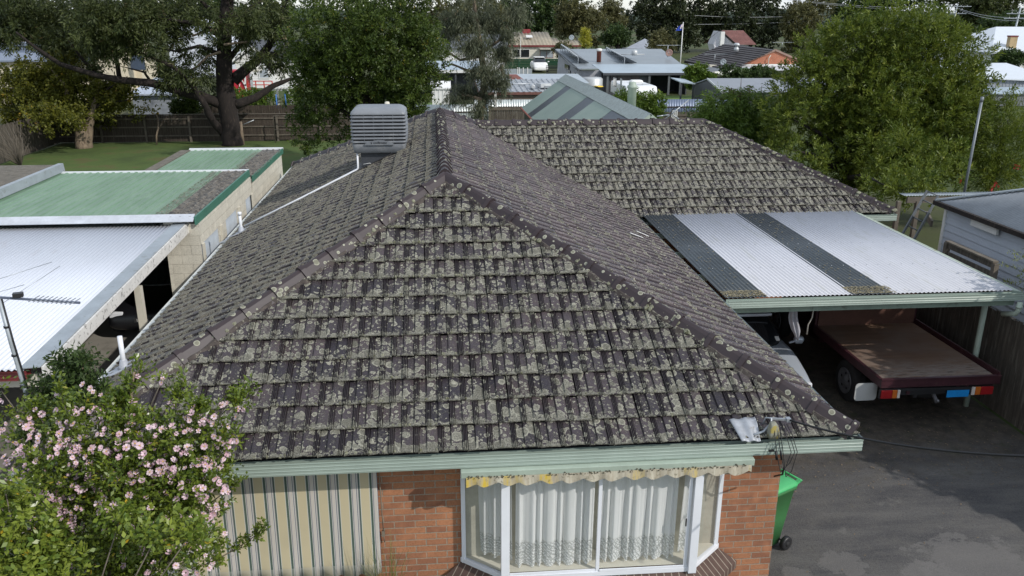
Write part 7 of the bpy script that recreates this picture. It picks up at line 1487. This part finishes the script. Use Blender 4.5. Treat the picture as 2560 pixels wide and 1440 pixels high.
# --- drooping grey green gum
Y = 43.5
t = thing('drooping_gum', 'grey green gum with hanging leaves in front of the iron fence', 'tree', (3, Y, 0)); A = lambda px, py, dy=0: at(px, py, y=Y+dy)
trunk(t, [(A(1196, 320).x, Y+1, -.1), A(1205, 250, 1), A(1212, 190, .5), A(1200, 110), A(1190, 40), A(1180, -50)], [.28, .24, .2, .16, .12, .06], M_BARKP)
for pts in ([(1210, 190), (1165, 175), (1130, 160), (1105, 170)], [(1205, 130), (1250, 100), (1280, 40)], [(1195, 60), (1140, 40), (1110, 50)], [(1212, 200), (1250, 170), (1265, 200)], [(1205, 250), (1170, 238), (1155, 240)], [(1205, 140), (1150, 150), (1120, 130)]): trunk(t, [A(px, py, .3) for px, py in pts], [.12, .08, .05, .03][:len(pts)], M_BARKP, 'limb', 6)
C = cl(Y, [(1150, 35, 60, 42), (1225, 45, 55, 50), (1185, 105, 62, 42), (1255, 120, 36, 50), (1205, 165, 50, 34), (1258, 195, 18, 42), (1165, 215, 48, 26), (1195, 262, 22, 26), (1118, 62, 30, 50), (1290, 25, 42, 30), (1230, 190, 28, 36), (1135, 235, 26, 20), (1185, 290, 14, 14), (1215, 235, 22, 24), (1270, 75, 26, 26)], dj=.8, seed=8)
leaves('crown', C, 34000, .26, .035, L_DROOP, t, 9, axis=(0, 0, -1.0), out=.35, spray=.6, per=20, droop=.9, jitter=.5, shell=.3, fill=.4)
leaves('crown', cl(Y, [(1220, -50, 120, 50)]), 5000, .26, .04, L_DROOP, t, 10, axis=(0, 0, -1.0), spray=.6, droop=.9)
# --- big bushy bottlebrush
tree('bottlebrush_tree', 'great rounded bushy green tree standing beyond the side wing', 19.6, [(2250, 85, 130, 58), (2150, 135, 130, 80), (2330, 150, 120, 90), (2050, 205, 100, 80), (2230, 250, 170, 110), (2400, 250, 85, 95), (1985, 300, 75, 70), (2150, 360, 150, 95), (2330, 370, 110, 90), (2010, 370, 62, 55), (2240, 450, 120, 50), (2080, 440, 70, 40), (2190, 70, 60, 40), (2330, 90, 60, 40), (1935, 330, 45, 55), (2010, 395, 60, 45, -2), (1960, 370, 50, 40, -1), (2400, 330, 70, 90), (2210, 462, 60, 26, -6), (2300, 455, 70, 30, -6), (2385, 445, 44, 34, -6), (2250, 478, 50, 24, -6.6), (2180, 480, 40, 22, -5), (2270, 400, 120, 60, -3.5)], 200000, .135, .040, L_BOT, seed=11, dj=.8, axis=(0, 0, .55), spray=.28, per=20, jitter=.15, shell=.8, fill=.12, tr=.22, ldir=1.2, lumps=300)
tree('bottlebrush_shrub', 'looser green shrub with a few red flower heads right of the leaning pole', 18.5, [(2480, 370, 62, 70), (2520, 300, 50, 38), (2450, 430, 40, 40), (2540, 390, 40, 50), (2490, 445, 50, 30)], 20000, .13, .026, L_BOT, cat='shrub', seed=12, dj=.6, axis=(0, 0, .5), spray=.5, per=24, jitter=.4, shell=.55, tr=.1, ldir=1.3)
sh = bpy.data.objects['bottlebrush_shrub']
for px, py in ((2395, 452), (2492, 462), (2482, 478), (2540, 422)):
    p = at(px, py, y=17.3); leaves('flower_head', [(p.x, p.y, p.z, .05, .05, .09)], 120, .06, .01, mat('flower_red', (.5, .02, .03), .6), sh, px, spray=.06)
tree('slender_leaved_tree', 'light green tree with slender drooping leaves between wing ridge and big bushy tree', 22.5, [(1810, 330, 66, 60), (1850, 290, 72, 46), (1765, 305, 42, 42), (1895, 330, 50, 66), (1800, 262, 40, 26), (1920, 285, 36, 40), (1870, 250, 30, 16)], 30000, .17, .035, L_LEM, seed=13, dj=.6, axis=(0, 0, -.3), spray=.4, per=18, droop=.7, jitter=.4, shell=.6, tr=.1)
mb = MB()
sp_ = [(1850, 262, 1853, 196), (1895, 270, 1905, 214), (1824, 262, 1826, 232)]
o_ = bpy.data.objects['slender_leaved_tree']
for k, (a_, b_, c_, d_) in enumerate(sp_): trunk(o_, [at(a_, b_, y=22.5), at(c_, d_, y=22.5)], [.025, .01], M_BARKP, 'limb', 5)
leaves('crown', cl(22.5, [(1852, 228, 22, 22), (1905, 235, 20, 18), (1826, 240, 10, 12)]), 500, .2, .035, L_OLV, o_, 67, axis=(0, 0, -.5), spray=.3, droop=.6, fill=.7)
# --- small garden trees farther back
tree('lemon_tree', 'rounded citrus tree between the grey solar house and charcoal shed', 64, [(1742, 192, 24, 20), (1760, 200, 20, 14), (1728, 205, 14, 10)], 6000, .26, .14, L_LEM, seed=14, tr=.1, dj=.3, spray=.4, shell=.8)
tree('caravan_bush', 'leafy bush in front of the white caravan', 44.5, [(1600, 262, 34, 22), (1640, 262, 16, 26), (1570, 248, 26, 16), (1625, 285, 30, 18)], 9000, .16, .08, L_LEM, cat='shrub', seed=15, tr=.06, dj=.3, spray=.4, axis=(0, 0, .6), shell=.7)
t = thing('banana_palm', 'banana palm with torn pale green leaves behind the charcoal shed', 'banana palm', (31, 76, 0)); mb = MB(); c_ = at(1878, 180, y=74); rg = random.Random(3)
for k in range(13):
    an = k*2.4; L = rg.uniform(1.4, 2.4); d = Vector((math.cos(an), math.sin(an)*.7, 0)); pts = [c_+d*(L*f)+Vector((0, 0, 1.3*f*1.2-1.5*f*f*rg.uniform(.8, 1.3))) for f in (0, .2, .4, .6, .8, 1)]
    s_ = Vector((-d.y, d.x, 0)); vs = []
    for i, p in enumerate(pts): wv_ = (.05, .28, .36, .34, .24, .03)[i]; vs += [p-s_*wv_-Vector((0, 0, .12)), p, p+s_*wv_-Vector((0, 0, .12))]
    mb.add(vs, [(3*i+j, 3*i+j+1, 3*i+4+j, 3*i+3+j) for i in range(5) for j in (0, 1)])
o = mb.build('fronds', L_BAN, t); trunk(t, [(c_.x, c_.y, 0), c_], [.2, .14], M_BARKP)
tree('banana_shrub', 'mixed shrubs massed under the banana palm', 70, [(1850, 195, 26, 14), (1900, 190, 30, 16), (1925, 200, 20, 14), (1820, 185, 14, 14)], 7000, .28, .12, L_DRK, cat='shrub', seed=16, tr=.08, dj=.4, spray=.5)
tree('clipped_hedge', 'clipped green hedge behind the dark fences left of the white arbour', 49, [(600, 250, 26, 22), (630, 250, 26, 22), (660, 250, 24, 22), (735, 250, 20, 24)], 9000, .14, .07, L_LEM, cat='hedge', seed=17, tr=.06, dj=.1, spray=.25, shell=.9)
tree('dark_bush', 'very dark upright bush between the grey garage and big trunk', 43, [(462, 262, 20, 26), (480, 270, 16, 20), (445, 275, 10, 18)], 6000, .16, .07, L_DENSE, cat='shrub', seed=18, tr=.08, dj=.2, spray=.3)
# --- far trees
FAR = [('dark_tree', 'dark tree mass rising behind the red chimney of the cream house', 150, [(1320, 20, 70, 35), (1370, 55, 45, 30), (1300, 60, 40, 30), (1400, 15, 50, 30), (1270, 50, 30, 40)], 9000, .6, .32, L_DRK, {}),
       ('olive_tree', 'thin olive leaved tree with pale stems right of the red chimney', 140, [(1435, 40, 42, 42), (1410, 70, 26, 30), (1465, 55, 38, 40), (1500, 40, 30, 42), (1400, 35, 20, 26), (1480, 90, 28, 18)], 13000, .5, .16, L_OLV, dict(axis=(0, 0, -.4), droop=.5, shell=.3, fill=.5)),
       ('olive_tree', 'lighter thin tree with a white stem left of the strip of open sky', 146, [(1525, 30, 24, 34), (1545, 60, 22, 30), (1540, 95, 26, 16)], 6000, .5, .16, L_OLV, dict(axis=(0, 0, -.4), droop=.5, shell=.3, fill=.5)),
       ('round_tree', 'round dark green tree just left of the small pale hip roof', 122, [(1545, 92, 24, 18), (1520, 100, 18, 14), (1560, 102, 16, 12)], 5000, .4, .2, L_DRK, {}),
       ('cypress', 'broad almost black cypress behind the flagpole', 150, [(1650, 10, 75, 40), (1600, 50, 48, 34), (1680, 60, 60, 40), (1730, 30, 45, 40), (1625, 85, 45, 28), (1700, 95, 52, 26), (1745, 80, 30, 30)], 17000, .55, .30, L_CYP, dict(axis=(0, 0, .6))),
       ('pine', 'dark rounded pine behind the red tiled roof', 152, [(1830, 40, 65, 40), (1780, 50, 30, 50), (1900, 50, 75, 42), (1955, 70, 45, 36), (1900, 90, 55, 26), (1870, 5, 80, 28)], 17000, .5, .28, L_CYP, dict(axis=(0, 0, .5))),
       ('mixed_tree', 'greyer mixed tree left of the top of the big bushy tree', 148, [(2000, 60, 40, 50), (2030, 20, 50, 26), (2010, 105, 36, 26), (1975, 115, 30, 20)], 9000, .5, .2, L_OLV, {}),
       ('street_tree', 'dark tree line behind the overhead wires above the bushy tree', 165, [(2120, 0, 60, 24), (2200, -2, 60, 26), (2270, 10, 24, 30), (2150, 30, 60, 20)], 9000, .6, .3, L_DRK, {}),
       ('tall_gum', 'open crowned gum at the top right beside the left power pole', 160, [(2345, 10, 26, 12), (2380, -6, 30, 14), (2420, 15, 30, 20), (2460, 20, 40, 30), (2520, 15, 50, 26), (2430, 50, 40, 26)], 11000, .6, .28, L_GUM, dict(shell=.4)),
       ('cedar', 'layered dark cedar behind the buff chimney', 135, [(2500, 62, 45, 10), (2530, 48, 36, 8), (2470, 78, 36, 9), (2540, 82, 40, 9), (2450, 98, 38, 12), (2500, 100, 45, 12)], 9000, .5, .25, L_DRK, {}),
       ('round_shrub', 'small round grey green tree right of the pale hip roof', 100, [(1652, 106, 20, 17), (1665, 116, 14, 10), (1640, 118, 12, 8)], 4000, .35, .14, L_OLV, {}),
       ('yellow_conifer', 'tiny upright golden conifer behind the grey solar house', 112, [(1463, 100, 4, 9), (1463, 88, 3, 7), (1464, 112, 4.5, 8)], 1500, .3, .12, L_YEL, dict(axis=(0, 0, 1))),
       ('house_shrub', 'low shrub growing over the porch of the cream house', 118, [(1405, 125, 14, 12), (1415, 140, 14, 10)], 2500, .35, .16, L_OLV, {}),
       ('dark_tree', 'dark trees seen through the limbs of the big tree at top left', 120, [(420, 10, 60, 40), (500, 50, 50, 40), (540, 20, 50, 50), (360, 40, 50, 40), (640, 60, 50, 40), (690, 30, 50, 40)], 12000, .55, .26, L_DRK, {}),
       ('dark_tree', 'tree filling the gap between the dense tree and drooping gum', 130, [(1110, 40, 50, 40), (1160, 70, 50, 40), (1200, 30, 50, 40), (1250, 60, 40, 40)], 8000, .55, .26, L_OLV, {}),
       ('garden_shrub', 'green garden shrubs below the buff chimney at the right edge', 84, [(2530, 148, 22, 9), (2510, 152, 18, 7), (2560, 150, 16, 8)], 3000, .35, .16, L_DRK, {}),
       ('shed_tree', 'shrubby tree between the white roofed house and grey hip roof', 125, [(2470, 108, 26, 14), (2440, 112, 20, 10)], 3500, .45, .22, L_DRK, {})]
for i, (nm, lab, Y_, items, n, ln, wd, m, kw) in enumerate(FAR):
    kw.setdefault('spray', .8); kw.setdefault('lumps', 60); tree(nm, lab, Y_, items, int(n*1.25), ln, wd, m, seed=30+i, dj=3, tr=.4, limbs=3, group='trees far behind the houses', tm=M_BARKW if nm == 'olive_tree' else M_BARK, jitter=.4, per=16, cat='shrub' if 'shrub' in nm else 'tree', **kw)
for a_, b_ in (((1494, 20), (1490, 62)), ((1430, 35), (1426, 55))):
    pass
rg = random.Random(9); C = []
for i in range(90):
    x = -420+i*10.5+rg.uniform(-5, 5); h = rg.uniform(9, 13); 
    C.append((x, 400+rg.uniform(-20, 20), h*.5, 8, 6, h*.55))
leaves('distant_forest', C, 22000, 1.6, .9, leaf_mat('forest_leaf', (.035, .05, .035), (.075, .095, .065)), None, 55, spray=1.6, per=8, stuff=True)
# --- mid field shrubs so the ground reads as gardens
for i, (px, py, Y_, r_, lab) in enumerate(((1020, 240, 60, 16, 'low shrub on the grass behind the dense tree'), (1480, 245, 70, 8, 'small dark plant by the water tank'), (1830, 252, 52, 14, 'shrub at the foot of the blue iron fence'), (2440, 175, 70, 16, 'shrub just right of the bushy tree'))):
    tree('garden_shrub', lab, Y_, [(px, py, r_, r_*.7), (px+r_, py+3, r_*.7, r_*.5)], 1800, .22, .1, L_DRK, cat='shrub', seed=80+i, tr=.05, dj=.2, limbs=1, spray=.35)
# --- camellia
t = thing('camellia', 'flowering camellia covered in pale pink blooms over the front left corner', 'shrub', (-3.4, -1.0, 0)); YC = -.85
CI = [(330, 1110, 150, 80), (165, 1160, 120, 90), (500, 1100, 75, 70), (340, 1240, 180, 90), (490, 1230, 80, 80), (100, 1270, 110, 100), (300, 1360, 200, 80), (490, 1350, 75, 70), (45, 1060, 55, 45), (250, 1070, 110, 55), (420, 1170, 130, 80), (240, 1410, 150, 60), (420, 1400, 110, 50), (300, 1300, 200, 60)]
CS = [(335, 965, 14, 38), (350, 920, 9, 14), (450, 1000, 22, 34), (462, 955, 6, 20), (590, 1010, 16, 34), (618, 985, 7, 20), (150, 985, 8, 30), (170, 1030, 20, 30), (5, 985, 10, 15), (90, 1030, 30, 24), (560, 1180, 28, 22), (540, 1290, 26, 16), (590, 1110, 18, 14), (590, 1215, 16, 10), (410, 950, 8, 14), (300, 1010, 40, 30), (500, 1030, 40, 24)]
Cc = cl(YC, CI, dk=.55, dj=.25, seed=4); Cs = cl(YC, CS, dk=.8, dj=.15, seed=5)
trunk(t, [(-3.4, -.8, 0), (-3.38, -.82, .9), (-3.3, -.8, 1.8), (-3.2, -.8, 2.6), at(335, 930, y=YC)], [.09, .07, .05, .03, .008], M_BARKP)
for c in Cc+Cs: trunk(t, [(-3.38, -.82, min(1.6, c[2]*.6)), ((c[0]-3.38)/2, (c[1]-.82)/2, c[2]*.82), (c[0], c[1], c[2]+c[5]*.6)], [.018, .012, .004], M_RAIL, 'branch', 5)
leaves('foliage', Cc, 42000, .050, .025, L_CAM, t, 20, axis=(0, 0, .6), out=.9, spray=.12, per=9, jitter=.3, shell=.82, fill=.10, ldir=.8, lumps=85)
leaves('foliage', Cs, 3600, .05, .024, L_CAM, t, 21, axis=(0, 0, 1), out=.6, spray=.13, per=8, shell=.2, fill=.6, ldir=.8)
p_ = [at(px, py, y=-.5) for px, py in ((480, 1425), (540, 1400), (590, 1372), (640, 1338), (658, 1318))]
trunk(t, p_, [.008, .007, .006, .005, .003], M_BARKP, 'branch', 5); leaves('foliage', [(p.x, p.y, p.z, .05, .05, .035) for p in p_[1:]]+[tuple(p_[2].lerp(p_[3], .5))+(.06, .06, .035)], 520, .045, .024, L_CAM, t, 22, spray=.08, per=8, shell=.2, fill=.8)
def flowers(parent, centers, n, seed, rmin=.022, rmax=.034):
    rg = np.random.RandomState(seed); C = np.array(centers); w_ = (C[:, 3]*C[:, 5]); w_ = w_/w_.sum(); mb = MB(); st = MB(); rr2 = random.Random(seed)
    for i in range(n):
        c = C[rg.choice(len(C), p=w_)]; d = rg.normal(size=3); d[1] = -abs(d[1])*.8; d /= np.linalg.norm(d)
        p = Vector(c[:3]+d*c[3:]*rg.uniform(.95, 1.1)); nrm = Vector(d*.5)+Vector((rr2.uniform(-.6, .6), -.45+rr2.uniform(-.5, .4), .55+rr2.uniform(-.5, .4))); nrm.normalize(); a = nrm.orthogonal().normalized(); b = nrm.cross(a)
        r = rr2.uniform(rmin, rmax); k0 = rr2.uniform(0, 6.28); cup = rr2.uniform(.1, .7) if rr2.random() < .75 else 1.6; npet = rr2.choice((5, 6, 6, 7))
        for k in range(npet):
            an = k0+k*2*math.pi/npet+rr2.uniform(-.1, .1); rd = a*math.cos(an)+b*math.sin(an); td = nrm.cross(rd); q = lambda f, s_: p+rd*r*f+td*r*s_+nrm*r*cup*f*f*.5
            mb.add([q(.12, 0), q(.6, .34), q(1.0, .26), q(.93, 0), q(1.0, -.26), q(.6, -.34)], [(0, 1, 2, 3), (0, 3, 4, 5)])
        if cup < 1: st.lathe([(r*.2, 0), (r*.22, r*.16), (r*.08, r*.24)], p, n=6, smooth=False)
    return mb, st
topC = [c for c, it in zip(Cc, CI) if it[1] < 1275]+Cs[:10]+Cs[14:]+cl(YC, [(30, 1060, 50, 50), (60, 1180, 60, 70), (560, 1060, 50, 60), (200, 1000, 60, 40)])
mb, st = flowers(t, topC, 520, 3, .020, .034); mb2, st2 = flowers(t, Cc, 260, 4, .020, .035); mb.add(mb2.v, mb2.f); st.add(st2.v, st2.f)
o = mb.build('blossoms', L_PET, t, 'pale pink open blooms', stuff=True)
a = o.data.attributes.new('rnd', 'FLOAT', 'FACE'); rg = np.random.RandomState(1); a.data.foreach_set('value', np.repeat(rg.rand(len(o.data.polygons)//2+1), 2)[:len(o.data.polygons)].astype(np.float32))
st.build('stamens', mat('stamen_yellow', (.70, .42, .10), .6), o, stuff=True)
# --- leafy shrub lower left
t = thing('leafy_shrub', 'yellow green broad leaved shrub at the bottom left corner', 'shrub', (-3.6, -1.9, 0)); Cc = cl(-1.75, [(45, 1330, 85, 80), (135, 1410, 80, 50), (40, 1420, 100, 60), (400, 1325, 80, 24), (470, 1345, 44, 22), (300, 1300, 40, 16), (15, 1235, 36, 36)], dk=.6, dj=.1, seed=6)
trunk(t, [(-3.7, -1.8, 0), (-3.6, -1.8, 1.2)], [.05, .03], M_BARKP)
for c in Cc: trunk(t, [(-3.65, -1.8, .9), (c[0], c[1], c[2])], [.012, .005], M_RAIL, 'branch', 5)
leaves('foliage', Cc, 5800, .062, .034, L_SHR, t, 24, axis=(0, 0, .9), out=.8, spray=.12, per=9, shell=.75, fill=.2, ldir=.5)
# --- dark shrub by the neighbour's carport
t = thing('dark_shrub', 'dark green shrub growing in the gap under the white carport corner', 'shrub', (-5.5, .9, 0)); Cc = cl(.9, [(175, 925, 26, 34), (215, 905, 14, 20), (150, 985, 55, 40), (215, 980, 34, 26), (120, 1050, 45, 40), (195, 1040, 45, 40), (80, 1090, 30, 26)], dk=.8, dj=.15, seed=7)
trunk(t, [(-5.55, .9, 0), (-5.5, .9, 1.3), tuple(Cc[0][:3])], [.05, .035, .012], M_BARKP)
for c in Cc[1:]: trunk(t, [(-5.5, .9, 1.0), tuple(c[:3])], [.02, .008], M_BARKP, 'branch', 5)
leaves('foliage', Cc, 9000, .07, .026, L_DRK, t, 25, axis=(0, 0, .4), spray=.16, per=10, jitter=.4, shell=.5, fill=.3)
# --- strap leaved plant below the blind, weeds
def blades(name, label, c, n, L, spread, w, m, seed, cat='plant'):
    rg = random.Random(seed); mb = MB(); c = Vector(c)
    for i in range(n):
        an = rg.uniform(0, 6.28); d = Vector((math.cos(an), math.sin(an)*.6, 0)); l = L*rg.uniform(.6, 1.1); s_ = spread*rg.uniform(.1, 1); b = c+Vector((rg.uniform(-.12, .12), rg.uniform(-.08, .08), 0)); wd = Vector((-d.y, d.x, 0))*w
        P = [b+d*(s_*f*f)+Vector((0, 0, l*(f-.28*f*f*f*s_/spread))) for f in (0, .35, .7, 1)]; vs = []
        for k, p in enumerate(P): ww = (1, .9, .6, .08)[k]; vs += [p-wd*ww, p+wd*ww]
        mb.add(vs, [(2*k, 2*k+1, 2*k+3, 2*k+2) for k in range(3)])
    o = mb.build(name, m); a = o.data.attributes.new('rnd', 'FLOAT', 'FACE'); a.data.foreach_set('value', np.repeat(np.random.RandomState(seed).rand(n), 3).astype(np.float32)); return tag(o, label, cat)
p = at(965, 1440, y=.05)
blades('strap_plant', 'tuft of long grassy strap leaves below the striped blind', (p.x, .05, 0), 110, p.z+.62, .5, .006, L_GRS, 5)
blades('dry_weed', 'dry straggly weed at the foot of the right brick corner', (at(1925, 1438, z=0).x+.05, .36, 0), 24, .42, .25, .003, mat('dry_stalk', (.3, .26, .18), .9), 6)
# --- feathery fronds at the right edge
t = thing('feathery_tree', 'feathery yellow green fronds poking in at the right edge over the carport', 'tree', (10.9, 5.6, 0)); rg = random.Random(12); trunk(t, [(11.1, 5.6, 0), (11.0, 5.5, 1.6), at(2580, 690, y=5.6)], [.07, .05, .02], M_BARKP)
mb = MB()
for (a_, b_) in (((2600, 655), (2515, 630)), ((2600, 690), (2497, 660)), ((2590, 700), (2500, 712)), ((2600, 720), (2530, 735)), ((2600, 640), (2560, 622)), ((2600, 670), (2540, 690)), ((2600, 730), (2505, 700)), ((2620, 640), (2530, 650))):
    p, q = at(*a_, y=5.6), at(*b_, y=5.3); d = q-p
    for i in range(60):
        f = rg.random(); c = p+d*f+Vector((0, 0, .05*math.sin(f*3))); s_ = Vector((rg.uniform(-.3, .1), rg.uniform(-1, 1), rg.uniform(-.8, .5))).normalized()*(.13*(1-f*.6)); w_ = d.normalized()*.010
        mb.add([c, c+s_*.5+w_, c+s_, c+s_*.5-w_], [(0, 1, 2, 3)])
o = mb.build('fronds', L_FERN, t); a = o.data.attributes.new('rnd', 'FLOAT', 'FACE'); a.data.foreach_set('value', np.random.RandomState(2).rand(len(o.data.polygons)).astype(np.float32))
leaves('crown', [(12.4, 1.0, 3.3, 1.5, 1.6, 1.0), (12.6, 3.2, 3.3, 1.3, 1.5, 1.0)], 70000, .20, .10, L_FERN, t, 41, axis=(0, 0, .2), spray=.5, lumps=40, shell=.6)  # unseen crown, added and thickened to keep sun off the truck deck
for yy in (1.0, 3.2): trunk(t, [(12.2, 1.2, 0), (12.3, (yy+1.2)/2, 1.5), (12.5, yy, 3.2)], [.1, .07, .03], M_BARKP, 'limb', 6)
# --- bare twiggy shrub by the left fence
t = thing('bare_shrub', 'bare twiggy grey shrub against the fence at the far left', 'shrub', (-19.5, 33, 0)); mb = MB(); rg = random.Random(5); c0 = Vector((-19.6, 33, 0))
for i in range(40):
    an = rg.uniform(0, 6.28); r_ = rg.uniform(.2, 1.1); q = c0+Vector((math.cos(an)*r_-.6, math.sin(an)*r_, rg.uniform(1.0, 2.2))); m_ = c0.lerp(q, .5)+Vector((rg.uniform(-.2, .2), 0, .1)); mb.tube([c0, m_, q], [.014, .009, .004], 5)
mb.build('stem', M_RAIL, t)
# --- scattered leaves and moss on the driveway
mb = MB(); rg = random.Random(31); litter(mb, 5.2, 9.8, 2.6, 6.5, lambda x, y: .012+.01*rg.random(), 900, rg, .01, .03); litter(mb, 4.0, 9.8, -4, 3, lambda x, y: .010, 120, rg, .008, .03)
o = mb.build('fallen_leaves', mat('brown_leaf', (.20, .15, .10), .9, var=.5, sc_=8)); o['kind'] = 'stuff'
